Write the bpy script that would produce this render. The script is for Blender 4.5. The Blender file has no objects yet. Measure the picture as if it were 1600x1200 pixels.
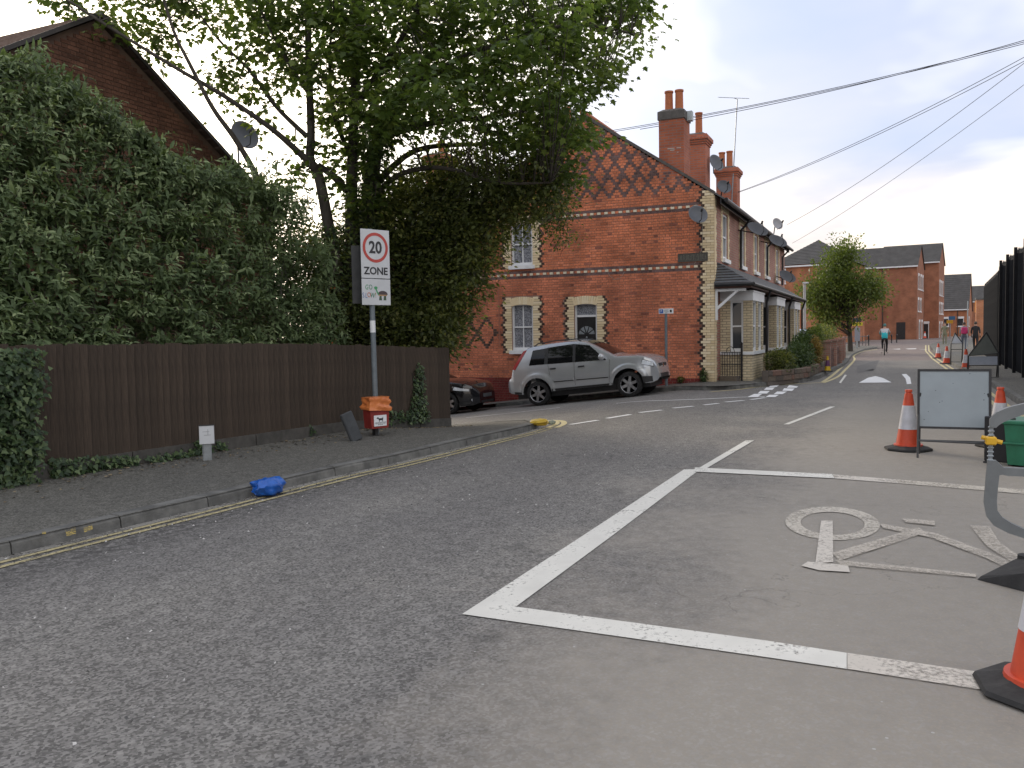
import bpy, bmesh, math, random
import numpy as np
from mathutils import Vector, Matrix
R = math.radians
rng = random.Random(7)
nr = np.random.default_rng(11)
sc = bpy.context.scene
col = sc.collection
# World frame: x runs along the main road, y to its left, z up; the corner of the brick terrace is the origin.
# ------------------------------------------------------------------ camera
CAM = np.array([-23.935, -4.555, 1.5]); FPX = 1340.0
YAW = R(24.1); PITCH = math.atan(75 / FPX); ROLL = 0.0175
_r0 = np.array([math.sin(YAW), -math.cos(YAW), 0.0])
_h = np.array([math.cos(YAW), math.sin(YAW), 0.0]); _z = np.array([0, 0, 1.0])
FWD = _h * math.cos(PITCH) - _z * math.sin(PITCH)
_u0 = _h * math.sin(PITCH) + _z * math.cos(PITCH)
RGT = math.cos(ROLL) * _r0 - math.sin(ROLL) * _u0
UPV = math.sin(ROLL) * _r0 + math.cos(ROLL) * _u0
cd = bpy.data.cameras.new('camera'); cd.sensor_width = 36; cd.lens = 36 * FPX / 1600
cd.clip_start = .05; cd.clip_end = 5000
cam = bpy.data.objects.new('camera', cd); col.objects.link(cam)
cam.matrix_world = Matrix(((RGT[0], UPV[0], -FWD[0], CAM[0]), (RGT[1], UPV[1], -FWD[1], CAM[1]), (RGT[2], UPV[2], -FWD[2], CAM[2]), (0, 0, 0, 1)))
sc.camera = cam
# ------------------------------------------------------------------ world, sun, exposure
SUN_AZ, SUN_EL = R(50), R(19)
SUN = Vector((math.cos(SUN_AZ) * math.cos(SUN_EL), math.sin(SUN_AZ) * math.cos(SUN_EL), math.sin(SUN_EL)))
w = bpy.data.worlds.new('World'); sc.world = w; w.use_nodes = True
nt = w.node_tree; nt.nodes.clear()
def N(nt, typ, **kw):
    n = nt.nodes.new(typ)
    for k, v in kw.items():
        if k.startswith('i_'):
            n.inputs[k[2:]].default_value = v
        else:
            setattr(n, k, v)
    return n
def L(nt, a, b): nt.links.new(a, b)
def math_n(nt, op, a, b=None, clamp=False):
    n = nt.nodes.new('ShaderNodeMath'); n.operation = op; n.use_clamp = clamp
    for i, v in enumerate((a, b)):
        if v is None: continue
        if isinstance(v, (int, float)): n.inputs[i].default_value = v
        else: nt.links.new(v, n.inputs[i])
    return n.outputs[0]
def mixc(nt, fac, a, b, typ='MIX'):
    n = nt.nodes.new('ShaderNodeMixRGB'); n.blend_type = typ
    for i, v in zip((0, 1, 2), (fac, a, b)):
        if isinstance(v, (int, float)): n.inputs[i].default_value = v
        elif isinstance(v, tuple): n.inputs[i].default_value = (*v[:3], 1)
        else: nt.links.new(v, n.inputs[i])
    return n.outputs[0]
def ramp(nt, fac, stops):
    n = nt.nodes.new('ShaderNodeValToRGB'); r = n.color_ramp
    while len(r.elements) < len(stops): r.elements.new(.5)
    for e, (p, c) in zip(r.elements, stops):
        e.position = p; e.color = (c, c, c, 1) if isinstance(c, (int, float)) else (*c[:3], 1)
    nt.links.new(fac, n.inputs[0]); return n.outputs[0]
sky = N(nt, 'ShaderNodeTexSky', sky_type='NISHITA'); sky.sun_disc = False
sky.sun_elevation = SUN_EL; sky.sun_rotation = math.pi / 2 - SUN_AZ; sky.air_density = 1.0; sky.dust_density = 2.0
tc = N(nt, 'ShaderNodeTexCoord')
sep = N(nt, 'ShaderNodeSeparateXYZ'); L(nt, tc.outputs['Generated'], sep.inputs[0])
dot = N(nt, 'ShaderNodeVectorMath', operation='DOT_PRODUCT'); L(nt, tc.outputs['Generated'], dot.inputs[0]); dot.inputs[1].default_value = SUN
dp = math_n(nt, 'MAXIMUM', dot.outputs['Value'], 0.0)
glow = math_n(nt, 'POWER', dp, 13.0)
zc = math_n(nt, 'MAXIMUM', sep.outputs['Z'], 0.0)
# clouds lie on a flat layer high above: project the view direction on to it
den = math_n(nt, 'ADD', zc, 0.14)
cu = math_n(nt, 'DIVIDE', sep.outputs['X'], den); cv = math_n(nt, 'DIVIDE', sep.outputs['Y'], den)
cmb = N(nt, 'ShaderNodeCombineXYZ'); L(nt, cu, cmb.inputs[0]); L(nt, cv, cmb.inputs[1]); cmb.inputs[2].default_value = 3.7
n1 = N(nt, 'ShaderNodeTexNoise', i_Scale=.55, i_Detail=5.0, i_Roughness=.48, i_Distortion=.3); L(nt, cmb.outputs[0], n1.inputs['Vector'])
n2 = N(nt, 'ShaderNodeTexNoise', i_Scale=1.0, i_Detail=5.0, i_Roughness=.5); L(nt, cmb.outputs[0], n2.inputs['Vector'])
f = math_n(nt, 'ADD', n1.outputs['Fac'], math_n(nt, 'MULTIPLY', glow, .32))
cf = ramp(nt, f, [(.47, 0.0), (.66, 1.0)])
thin = mixc(nt, ramp(nt, n2.outputs['Fac'], [(.35, 0.0), (.65, 1.0)]), (.325, .38, .52), (.43, .445, .52))
cl = mixc(nt, cf, thin, (1.08, 1.01, .90))
hz = ramp(nt, zc, [(.0, 1.0), (.09, .95), (.19, 0.0)])
hcol = mixc(nt, ramp(nt, n2.outputs['Fac'], [(.42, 0.0), (.56, 1.0)]), (.44, .40, .40), (.80, .67, .55))
cl = mixc(nt, math_n(nt, 'MULTIPLY', hz, .85), cl, hcol)
gl = mixc(nt, 1.0, cl, mixc(nt, 1.0, (1.3, 1.13, .85), glow, 'MULTIPLY'), 'ADD')
ten = mixc(nt, 1.0, gl, (10., 10., 10.), 'MULTIPLY')
fin = mixc(nt, .9, sky.outputs[0], ten)
bg = N(nt, 'ShaderNodeBackground', i_Strength=.1); L(nt, fin, bg.inputs['Color'])
wo = N(nt, 'ShaderNodeOutputWorld'); L(nt, bg.outputs[0], wo.inputs['Surface'])
sl = bpy.data.lights.new('sun', 'SUN'); sl.energy = 1.0; sl.angle = R(14); sl.color = (1, .86, .68)
so = bpy.data.objects.new('sun', sl); col.objects.link(so)
so.rotation_euler = (-SUN).to_track_quat('-Z', 'Y').to_euler(); so.location = SUN * 200
sc.view_settings.view_transform = 'Standard'; sc.view_settings.look = 'None'
sc.view_settings.exposure = 0.95; sc.view_settings.gamma = 1.0; sc.view_settings.use_curve_mapping = False
sc.cycles.max_bounces = 6; sc.cycles.transparent_max_bounces = 8
# ------------------------------------------------------------------ measuring helpers (photo pixel -> metres on a plane)
def ray(px, py): return FWD + RGT * (px - 800) / FPX - UPV * (py - 600) / FPX
def on_z(px, py, z=0.0):
    d = ray(px, py); return CAM + d * ((z - CAM[2]) / d[2])
def on_x(px, py, s):
    d = ray(px, py); return CAM + d * ((s - CAM[0]) / d[0])
def on_y(px, py, t):
    d = ray(px, py); return CAM + d * ((t - CAM[1]) / d[1])
def at(px, py, Z): return CAM + ray(px, py) * Z
def sst(a, b, x):
    x = min(1, max(0, (x - a) / (b - a))); return x * x * (3 - 2 * x)
def gz(s, t):
    d = t
    if d <= 0: dr = 0.0
    elif d < 1.0: dr = .105 * d * d / 2
    else: dr = .105 * (d - .5)
    if d > 24: dr = .105 * 23.5
    dr *= sst(-13.5, -10.2, s) * (1 - sst(2, 9, s))
    return -dr + .38 * sst(38, 66, s)
def on_ground(px, py, off=0.0):
    z = off
    for _ in range(12):
        p = on_z(px, py, z); z = gz(p[0], p[1]) + off
    return p
# ------------------------------------------------------------------ object helpers
def tag(o, label=None, cat=None, group=None, kind=None):
    if label: o['label'] = label
    if cat: o['category'] = cat
    if group: o['group'] = group
    if kind: o['kind'] = kind
    return o
def thing(name, label, cat, loc=(0, 0, 0), rz=0.0, group=None):
    o = bpy.data.objects.new(name, None); col.objects.link(o); o.empty_display_size = .2
    o.location = loc; o.rotation_euler = (0, 0, rz)
    return tag(o, label, cat, group)
def copy_tree(o, parent=None):
    c = o.copy(); col.objects.link(c); c.parent = parent
    for ch in o.children: copy_tree(ch, c)
    return c
class MB:
    def __init__(s): s.v = []; s.f = []; s.m = []; s.c = []; s.mi = 0; s.col = None
    def add(s, vs, fs):
        b = len(s.v); s.v += [tuple(map(float, v)) for v in vs]
        for f in fs:
            s.f.append(tuple(b + i for i in f)); s.m.append(s.mi); s.c.append(s.col)
        return s
    def box(s, x0, x1, y0, y1, z0, z1, M=None):
        vs = [(x, y, z) for x in (x0, x1) for y in (y0, y1) for z in (z0, z1)]
        if M is not None: vs = [tuple(M @ Vector(v)) for v in vs]
        return s.add(vs, [(0, 1, 3, 2), (4, 6, 7, 5), (0, 4, 5, 1), (2, 3, 7, 6), (0, 2, 6, 4), (1, 5, 7, 3)])
    def bbox(s, x0, x1, y0, y1, z0, z1, b=.01, M=None):
        """box with chamfered edges"""
        bm = bmesh.new(); bmesh.ops.create_cube(bm, size=1)
        for v in bm.verts: v.co = Vector(((x0 + x1) / 2 + v.co.x * (x1 - x0), (y0 + y1) / 2 + v.co.y * (y1 - y0), (z0 + z1) / 2 + v.co.z * (z1 - z0)))
        bmesh.ops.bevel(bm, geom=bm.edges[:], offset=b, segments=1, affect='EDGES')
        return s.bm(bm, M)
    def bm(s, bm, M=None):
        bm.verts.index_update()
        vs = [(M @ v.co if M is not None else v.co)[:] for v in bm.verts]
        s.add(vs, [tuple(v.index for v in f.verts) for f in bm.faces]); bm.free(); return s
    def prism(s, poly, d0, d1, axis='y'):
        """polygon in the other two axes pushed along axis from d0 to d1"""
        n = len(poly)
        def p(a, b, d): return {'y': (a, d, b), 'x': (d, a, b), 'z': (a, b, d)}[axis]
        vs = [p(a, b, d0) for a, b in poly] + [p(a, b, d1) for a, b in poly]
        return s.add(vs, [tuple(range(n - 1, -1, -1)), tuple(range(n, 2 * n))] + [(i, (i + 1) % n, n + (i + 1) % n, n + i) for i in range(n)])
    def tube(s, pts, r, n=8, cap=True):
        pts = [Vector(p) for p in pts]; rs = r if isinstance(r, (list, tuple)) else [r] * len(pts)
        b = len(s.v); vs = []; prev = None
        for i, p in enumerate(pts):
            d = (pts[min(i + 1, len(pts) - 1)] - pts[max(i - 1, 0)])
            d = d.normalized() if d.length > 1e-9 else Vector((0, 0, 1))
            if prev is None:
                a = d.cross(Vector((0, 0, 1)) if abs(d.z) < .9 else Vector((1, 0, 0))).normalized()
            else:
                a = prev - d * prev.dot(d); a.normalize()
            prev = a; c = d.cross(a)
            for k in range(n):
                an = 2 * math.pi * k / n; vs.append(p + (a * math.cos(an) + c * math.sin(an)) * rs[i])
        fs = []
        for i in range(len(pts) - 1):
            for k in range(n):
                fs.append((i * n + k, i * n + (k + 1) % n, (i + 1) * n + (k + 1) % n, (i + 1) * n + k))
        if cap:
            fs.append(tuple(range(n - 1, -1, -1))); fs.append(tuple((len(pts) - 1) * n + k for k in range(n)))
        return s.add([v[:] for v in vs], fs)
    def lathe(s, prof, n=20, c=(0, 0, 0), axis='z', M=None):
        vs = []
        for r, h in prof:
            for k in range(n):
                a = 2 * math.pi * k / n; x, y = r * math.cos(a), r * math.sin(a)
                v = {'z': (x, y, h), 'y': (x, h, y), 'x': (h, x, y)}[axis]
                v = Vector((v[0] + c[0], v[1] + c[1], v[2] + c[2])); vs.append((M @ v if M is not None else v)[:])
        fs = []
        for i in range(len(prof) - 1):
            for k in range(n): fs.append((i * n + k, i * n + (k + 1) % n, (i + 1) * n + (k + 1) % n, (i + 1) * n + k))
        if prof[0][0] > 1e-6: fs.append(tuple(range(n - 1, -1, -1)))
        if prof[-1][0] > 1e-6: fs.append(tuple((len(prof) - 1) * n + k for k in range(n)))
        return s.add(vs, fs)
    def grid(s, G):
        """rows x cols of points"""
        a, b = len(G), len(G[0])
        return s.add([p for r in G for p in r], [(i * b + j, i * b + j + 1, (i + 1) * b + j + 1, (i + 1) * b + j) for i in range(a - 1) for j in range(b - 1)])
    def build(s, name, mats, parent=None, smooth=False, ang=40, fix=True):
        me = bpy.data.meshes.new(name); me.from_pydata(s.v, [], s.f)
        if not isinstance(mats, (list, tuple)): mats = [mats]
        for m in mats: me.materials.append(m)
        if len(mats) > 1: me.polygons.foreach_set('material_index', s.m)
        if any(c is not None for c in s.c):
            at_ = me.attributes.new('Col', 'FLOAT_COLOR', 'FACE')
            at_.data.foreach_set('color', [x for c in s.c for x in ((c[0], c[1], c[2], 1) if c is not None else (.5, .5, .5, 1))])
        if fix:
            bm = bmesh.new(); bm.from_mesh(me); bmesh.ops.recalc_face_normals(bm, faces=bm.faces); bm.to_mesh(me); bm.free()
        if smooth:
            me.polygons.foreach_set('use_smooth', [True] * len(me.polygons))
            if hasattr(me, 'set_sharp_from_angle'): me.set_sharp_from_angle(angle=R(ang))
        me.update()
        o = bpy.data.objects.new(name, me); col.objects.link(o); o.parent = parent
        return o
def text_obj(name, txt, size, mat, parent, M, ext=.002, ax='CENTER', sx=1.0, bold=0.0):
    cu_ = bpy.data.curves.new(name, 'FONT'); cu_.body = txt; cu_.size = size; cu_.align_x = ax; cu_.align_y = 'CENTER'; cu_.extrude = ext; cu_.offset = bold; cu_.resolution_u = 3
    o = bpy.data.objects.new(name, cu_); me = bpy.data.meshes.new_from_object(o); bpy.data.objects.remove(o); bpy.data.curves.remove(cu_)
    me.transform(M @ Matrix.Diagonal((sx, 1, 1, 1))); me.materials.append(mat); me.name = name
    o = bpy.data.objects.new(name, me); col.objects.link(o); o.parent = parent; return o
# ------------------------------------------------------------------ materials
MATS = {}
def pm(name, c1, c2=None, scale=8.0, rough=.7, bump=0.0, bscale=None, metal=0.0, detail=5.0, stretch=(1, 1, 1), spec=.5, coat=0.0, transl=None, contrast=(.35, .65)):
    if name in MATS: return MATS[name]
    m = bpy.data.materials.new(name); m.use_nodes = True; t = m.node_tree
    b = t.nodes['Principled BSDF']; b.inputs['Roughness'].default_value = rough; b.inputs['Metallic'].default_value = metal
    b.inputs['Specular IOR Level'].default_value = spec; b.inputs['Coat Weight'].default_value = coat
    tcn = N(t, 'ShaderNodeTexCoord'); mp = N(t, 'ShaderNodeMapping'); mp.inputs['Scale'].default_value = stretch
    L(t, tcn.outputs['Object'], mp.inputs[0])
    if c2 is None: c2 = tuple(x * .82 for x in c1)
    n = N(t, 'ShaderNodeTexNoise', i_Scale=scale, i_Detail=detail, i_Roughness=.6); L(t, mp.outputs[0], n.inputs['Vector'])
    c = mixc(t, ramp(t, n.outputs['Fac'], [(contrast[0], 0.0), (contrast[1], 1.0)]), c1, c2)
    L(t, c, b.inputs['Base Color'])
    if bump:
        n_ = N(t, 'ShaderNodeTexNoise', i_Scale=bscale or scale * 4, i_Detail=4.0); L(t, mp.outputs[0], n_.inputs['Vector'])
        bp = N(t, 'ShaderNodeBump', i_Strength=bump, i_Distance=.01); L(t, n_.outputs['Fac'], bp.inputs['Height']); L(t, bp.outputs[0], b.inputs['Normal'])
    if transl:
        tr = N(t, 'ShaderNodeBsdfTranslucent'); L(t, c, tr.inputs['Color']); mx = N(t, 'ShaderNodeMixShader'); mx.inputs[0].default_value = transl
        L(t, b.outputs[0], mx.inputs[1]); L(t, tr.outputs[0], mx.inputs[2]); L(t, mx.outputs[0], t.nodes['Material Output'].inputs[0])
    MATS[name] = m; return m
def leaf_mat(name, c1, c2, c3, transl=.35, rough=.5):
    """colour mixes by each leaf's own random value"""
    m = bpy.data.materials.new(name); m.use_nodes = True; t = m.node_tree; b = t.nodes['Principled BSDF']
    a = N(t, 'ShaderNodeAttribute', attribute_name='lv')
    rp = t.nodes.new('ShaderNodeValToRGB'); rp.color_ramp.elements.new(.5)
    for e, (p, c) in zip(rp.color_ramp.elements, ((0, c1), (.55, c2), (1, c3))): e.position = p; e.color = (*c, 1)
    L(t, a.outputs['Fac'], rp.inputs[0])
    L(t, rp.outputs[0], b.inputs['Base Color']); b.inputs['Roughness'].default_value = rough; b.inputs['Specular IOR Level'].default_value = .35
    tr = N(t, 'ShaderNodeBsdfTranslucent'); c = mixc(t, 1.0, rp.outputs[0], (1.5, 1.5, .8), 'MULTIPLY'); L(t, c, tr.inputs['Color'])
    mx = N(t, 'ShaderNodeMixShader'); mx.inputs[0].default_value = transl
    L(t, b.outputs[0], mx.inputs[1]); L(t, tr.outputs[0], mx.inputs[2]); L(t, mx.outputs[0], t.nodes['Material Output'].inputs[0])
    return m
def attr_mat(name, rough=.85, nscale=30.0, bump=.3, var=.25):
    """base colour from each face's own colour, with grain"""
    m = bpy.data.materials.new(name); m.use_nodes = True; t = m.node_tree; b = t.nodes['Principled BSDF']; b.inputs['Roughness'].default_value = rough
    b.inputs['Specular IOR Level'].default_value = .25
    a = N(t, 'ShaderNodeAttribute', attribute_name='Col'); tcn = N(t, 'ShaderNodeTexCoord')
    n = N(t, 'ShaderNodeTexNoise', i_Scale=nscale, i_Detail=5.0); L(t, tcn.outputs['Object'], n.inputs['Vector'])
    n2_ = N(t, 'ShaderNodeTexNoise', i_Scale=1.3, i_Detail=4.0); L(t, tcn.outputs['Object'], n2_.inputs['Vector'])
    k = mixc(t, ramp(t, n.outputs['Fac'], [(.3, 0.0), (.7, 1.0)]), (1 - var,) * 3, (1 + var,) * 3)
    k2 = mixc(t, ramp(t, n2_.outputs['Fac'], [(.35, 0.0), (.65, 1.0)]), (.70, .68, .68), (1.14, 1.13, 1.12))
    c = mixc(t, 1.0, mixc(t, 1.0, a.outputs['Color'], k, 'MULTIPLY'), k2, 'MULTIPLY'); L(t, c, b.inputs['Base Color'])
    if bump:
        bp = N(t, 'ShaderNodeBump', i_Strength=bump, i_Distance=.006); L(t, n.outputs['Fac'], bp.inputs['Height']); L(t, bp.outputs[0], b.inputs['Normal'])
    MATS[name] = m; return m
def brick_mat(name, c1, c2, mortar, bw=.225, rh=.075, axis='x', rough=.85, ms=.012):
    """courses for walls too far or too steep to the view to tell bricks apart"""
    m = bpy.data.materials.new(name); m.use_nodes = True; t = m.node_tree; b = t.nodes['Principled BSDF']; b.inputs['Roughness'].default_value = rough
    b.inputs['Specular IOR Level'].default_value = .25
    tcn = N(t, 'ShaderNodeTexCoord'); sp = N(t, 'ShaderNodeSeparateXYZ'); L(t, tcn.outputs['Object'], sp.inputs[0])
    cb = N(t, 'ShaderNodeCombineXYZ')
    geo = N(t, 'ShaderNodeNewGeometry'); 
    if axis == 'xy':
        u = math_n(t, 'ADD', sp.outputs['X'], sp.outputs['Y'])
    else: u = sp.outputs['X' if axis == 'x' else 'Y']
    L(t, u, cb.inputs[0]); L(t, sp.outputs['Z'], cb.inputs[1])
    br = N(t, 'ShaderNodeTexBrick', i_Scale=1.0, i_Bias=0.0); br.inputs['Mortar Size'].default_value = ms; br.inputs['Mortar Smooth'].default_value = .1
    br.inputs['Brick Width'].default_value = bw; br.inputs['Row Height'].default_value = rh
    br.inputs['Color1'].default_value = (*c1, 1); br.inputs['Color2'].default_value = (*c2, 1); br.inputs['Mortar'].default_value = (*mortar, 1)
    L(t, cb.outputs[0], br.inputs['Vector'])
    n = N(t, 'ShaderNodeTexNoise', i_Scale=1.2, i_Detail=6.0); L(t, tcn.outputs['Object'], n.inputs['Vector'])
    c = mixc(t, 1.0, br.outputs['Color'], mixc(t, ramp(t, n.outputs['Fac'], [(.35, 0.0), (.65, 1.0)]), (.78,) * 3, (1.12,) * 3), 'MULTIPLY')
    L(t, c, b.inputs['Base Color'])
    bp = N(t, 'ShaderNodeBump', i_Strength=.4, i_Distance=.006); bp.invert = True; L(t, br.outputs['Fac'], bp.inputs['Height']); L(t, bp.outputs[0], b.inputs['Normal'])
    MATS[name] = m; return m
def glass_mat(name, c=(.02, .025, .03), rough=.04, spec=.5):
    return pm(name, c, c, rough=rough, spec=spec)
M_white = pm('white_paint', (.74, .76, .78), (.66, .68, .70), 5, .45, .05)
M_black = pm('black_paint', (.012, .012, .014), (.02, .02, .022), 6, .4)
M_dark = pm('dark_plastic', (.02, .021, .023), (.03, .03, .032), 9, .55)
M_rub = pm('black_rubber', (.018, .018, .019), (.035, .035, .035), 14, .85, .2)
M_galv = pm('galvanised_steel', (.30, .33, .35), (.22, .25, .27), 14, .45, metal=.35)
M_grey = pm('grey_paint', (.26, .29, .31), (.2, .225, .24), 8, .5)
M_glass = glass_mat('window_glass', (.03, .035, .042))
M_car_glass = pm('car_glass', (.006, .007, .008), (.010, .011, .012), 3, .03, spec=.35)
M_red = pm('red_plastic', (.52, .055, .025), (.42, .04, .02), 7, .45, .05)
M_orange = pm('cone_orange', (.66, .085, .03), (.52, .06, .025), 9, .5, .05)
M_refl = pm('cone_white', (.62, .62, .66), (.5, .5, .52), 9, .4)
# ------------------------------------------------------------------ ground surfaces
def asphalt_mat(name, dark, light, dusty, road=True):
    m = bpy.data.materials.new(name); m.use_nodes = True; t = m.node_tree; b = t.nodes['Principled BSDF']
    b.inputs['Specular IOR Level'].default_value = .3
    tcn = N(t, 'ShaderNodeTexCoord'); P = tcn.outputs['Object']
    sp = N(t, 'ShaderNodeSeparateXYZ'); L(t, P, sp.inputs[0])
    def noise(s, d=5.0, r=.6):
        n = N(t, 'ShaderNodeTexNoise', i_Scale=s, i_Detail=d, i_Roughness=r); L(t, P, n.inputs['Vector']); return n.outputs['Fac']
    fine = noise(75.0, 3.0, .75); med = noise(9.0); big = noise(.55, 6.0)
    vor = N(t, 'ShaderNodeTexVoronoi', i_Scale=78.0); L(t, P, vor.inputs['Vector'])
    vs_ = N(t, 'ShaderNodeSeparateColor'); L(t, vor.outputs['Color'], vs_.inputs[0])
    agg = math_n(t, 'ADD', math_n(t, 'MULTIPLY', vs_.outputs[0], .55), math_n(t, 'MULTIPLY', fine, .45))
    c = mixc(t, ramp(t, agg, [(.28, 0.0), (.72, 1.0)]), dark, light)
    c = mixc(t, 1.0, c, mixc(t, ramp(t, med, [(.3, 0.0), (.7, 1.0)]), (.80,) * 3, (1.18,) * 3), 'MULTIPLY')
    c = mixc(t, 1.0, c, mixc(t, ramp(t, big, [(.3, 0.0), (.7, 1.0)]), (.88, .88, .89), (1.08, 1.07, 1.05)), 'MULTIPLY')
    if road:
        # wheel tracks worn along the lanes, old stains, hairline cracks, and a broken dirty channel by the left kerb
        wv = N(t, 'ShaderNodeMath', operation='SINE'); L(t, math_n(t, 'MULTIPLY_ADD' if False else 'MULTIPLY', math_n(t, 'ADD', sp.outputs['Y'], math_n(t, 'MULTIPLY', noise(.12, 2.0), 1.6)), 3.6), wv.inputs[0])
        c = mixc(t, 1.0, c, mixc(t, ramp(t, wv.outputs[0], [(.0, 0.0), (1.0, 1.0)]), (.95, .95, .955), (1.04, 1.04, 1.035)), 'MULTIPLY')
        c = mixc(t, math_n(t, 'MULTIPLY', ramp(t, noise(1.7, 3.0, .5), [(.66, 0.0), (.74, 1.0)]), .35), c, (.05, .05, .05))
        cr = N(t, 'ShaderNodeTexVoronoi', feature='DISTANCE_TO_EDGE', i_Scale=.42); wp = N(t, 'ShaderNodeTexNoise', i_Scale=2.2, i_Detail=5.0); L(t, P, wp.inputs['Vector'])
        va = N(t, 'ShaderNodeVectorMath', operation='ADD'); L(t, P, va.inputs[0]); L(t, wp.outputs['Color'], va.inputs[1]); L(t, va.outputs[0], cr.inputs['Vector'])
        crk = math_n(t, 'MULTIPLY', math_n(t, 'LESS_THAN', cr.outputs['Distance'], .0035), ramp(t, noise(.31, 2.0), [(.50, 0.0), (.56, 1.0)]))
        c = mixc(t, math_n(t, 'MULTIPLY', crk, .6), c, (.035, .035, .035))
        ch = N(t, 'ShaderNodeMapRange'); ch.inputs['From Min'].default_value = .25; ch.inputs['From Max'].default_value = .7; L(t, math_n(t, 'ADD', sp.outputs['Y'], math_n(t, 'MULTIPLY', math_n(t, 'SUBTRACT', med, .5), .5)), ch.inputs['Value'])
        nr_ = N(t, 'ShaderNodeMapRange'); nr_.inputs['From Min'].default_value = -11; nr_.inputs['From Max'].default_value = -14; L(t, sp.outputs['X'], nr_.inputs['Value'])
        c = mixc(t, math_n(t, 'MULTIPLY', math_n(t, 'MULTIPLY', ch.outputs[0], nr_.outputs[0]), ramp(t, noise(14.0, 4.0), [(.42, .0), (.58, .75)])), c, (.045, .043, .042))
        # dried dust from the works lies on the right-hand lane
        e = math_n(t, 'ADD', math_n(t, 'MULTIPLY', sp.outputs['Y'], -.40), math_n(t, 'MULTIPLY', big, 1.5))
        e = math_n(t, 'ADD', e, math_n(t, 'MULTIPLY', med, .45))
        dm = ramp(t, math_n(t, 'MULTIPLY', e, .4), [(.74, 0.0), (1.26, 1.0)])
        near = N(t, 'ShaderNodeMapRange'); near.inputs['From Min'].default_value = -8; near.inputs['From Max'].default_value = -1
        near.inputs['To Min'].default_value = 1; near.inputs['To Max'].default_value = .12; L(t, sp.outputs['X'], near.inputs['Value'])
        dm = math_n(t, 'MULTIPLY', dm, near.outputs[0])
        dgr = ramp(t, agg, [(.25, .78), (.75, .34)])
        c = mixc(t, math_n(t, 'MULTIPLY', dm, dgr), c, dusty)
        # reddish surfacing on the far raised table
        tb = N(t, 'ShaderNodeMapRange'); tb.inputs['From Min'].default_value = 20; tb.inputs['From Max'].default_value = 23; L(t, sp.outputs['X'], tb.inputs['Value'])
        c = mixc(t, math_n(t, 'MULTIPLY', tb.outputs[0], .5), c, (.17, .115, .105))
        # pale chippings
        v2 = N(t, 'ShaderNodeTexVoronoi', i_Scale=9.0); L(t, P, v2.inputs['Vector'])
        chip = math_n(t, 'LESS_THAN', v2.outputs['Distance'], .06)
        v2s = N(t, 'ShaderNodeSeparateColor'); L(t, v2.outputs['Color'], v2s.inputs[0])
        chip = math_n(t, 'MULTIPLY', chip, math_n(t, 'GREATER_THAN', v2s.outputs[0], .78))
        c = mixc(t, math_n(t, 'MULTIPLY', chip, .7), c, (.42, .42, .41))
    L(t, c, b.inputs['Base Color'])
    L(t, ramp(t, fine, [(.3, .72), (.7, .95)]), b.inputs['Roughness'])
    bp = N(t, 'ShaderNodeBump', i_Strength=.55, i_Distance=.006); L(t, agg, bp.inputs['Height']); L(t, bp.outputs[0], b.inputs['Normal'])
    return m
M_road = asphalt_mat('road_asphalt', (.094, .091, .087), (.240, .233, .222), (.325, .295, .252))
M_pave = asphalt_mat('footway_asphalt', (.066, .065, .058), (.155, .152, .138), None, False)
M_kerb = pm('kerb_concrete', (.18, .18, .17), (.09, .09, .086), 5, .92, .4, 60, contrast=(.3, .6))
def paint_mat(name, c, wear, soft=.05):
    m = bpy.data.materials.new(name); m.use_nodes = True; t = m.node_tree; b = t.nodes['Principled BSDF']; b.inputs['Roughness'].default_value = .7
    tcn = N(t, 'ShaderNodeTexCoord'); P = tcn.outputs['Object']
    n = N(t, 'ShaderNodeTexNoise', i_Scale=38.0, i_Detail=6.0, i_Roughness=.75); L(t, P, n.inputs['Vector'])
    n2_ = N(t, 'ShaderNodeTexNoise', i_Scale=3.2, i_Detail=3.0); L(t, P, n2_.inputs['Vector'])
    k = math_n(t, 'ADD', math_n(t, 'MULTIPLY', n.outputs['Fac'], .62), math_n(t, 'MULTIPLY', n2_.outputs['Fac'], .38))
    msk = ramp(t, k, [(wear - soft, 0.0), (wear + soft, 1.0)])
    L(t, mixc(t, ramp(t, n2_.outputs['Fac'], [(.3, 0.0), (.7, 1.0)]), c, tuple(x * .84 for x in c)), b.inputs['Base Color'])
    tr = N(t, 'ShaderNodeBsdfTransparent'); mx = N(t, 'ShaderNodeMixShader'); L(t, msk, mx.inputs[0]); L(t, tr.outputs[0], mx.inputs[1]); L(t, b.outputs[0], mx.inputs[2])
    L(t, mx.outputs[0], t.nodes['Material Output'].inputs[0]); return m
M_line = paint_mat('white_road_paint', (.68, .67, .62), .40, .06)
M_line_new = paint_mat('fresh_white_road_paint', (.78, .79, .80), .26)
M_line_worn = paint_mat('worn_white_road_paint', (.54, .50, .43), .45, .11)
M_line_faint = paint_mat('faint_white_road_paint', (.50, .455, .39), .465, .12)
M_line_mid = paint_mat('dusty_white_road_paint', (.58, .54, .48), .41, .10)
M_grit = paint_mat('dry_grit', (.27, .26, .24), .46)
M_yel = paint_mat('worn_yellow_road_paint', (.46, .40, .22), .44, .08)
M_yel2 = paint_mat('yellow_road_paint', (.52, .45, .24), .36)

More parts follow.
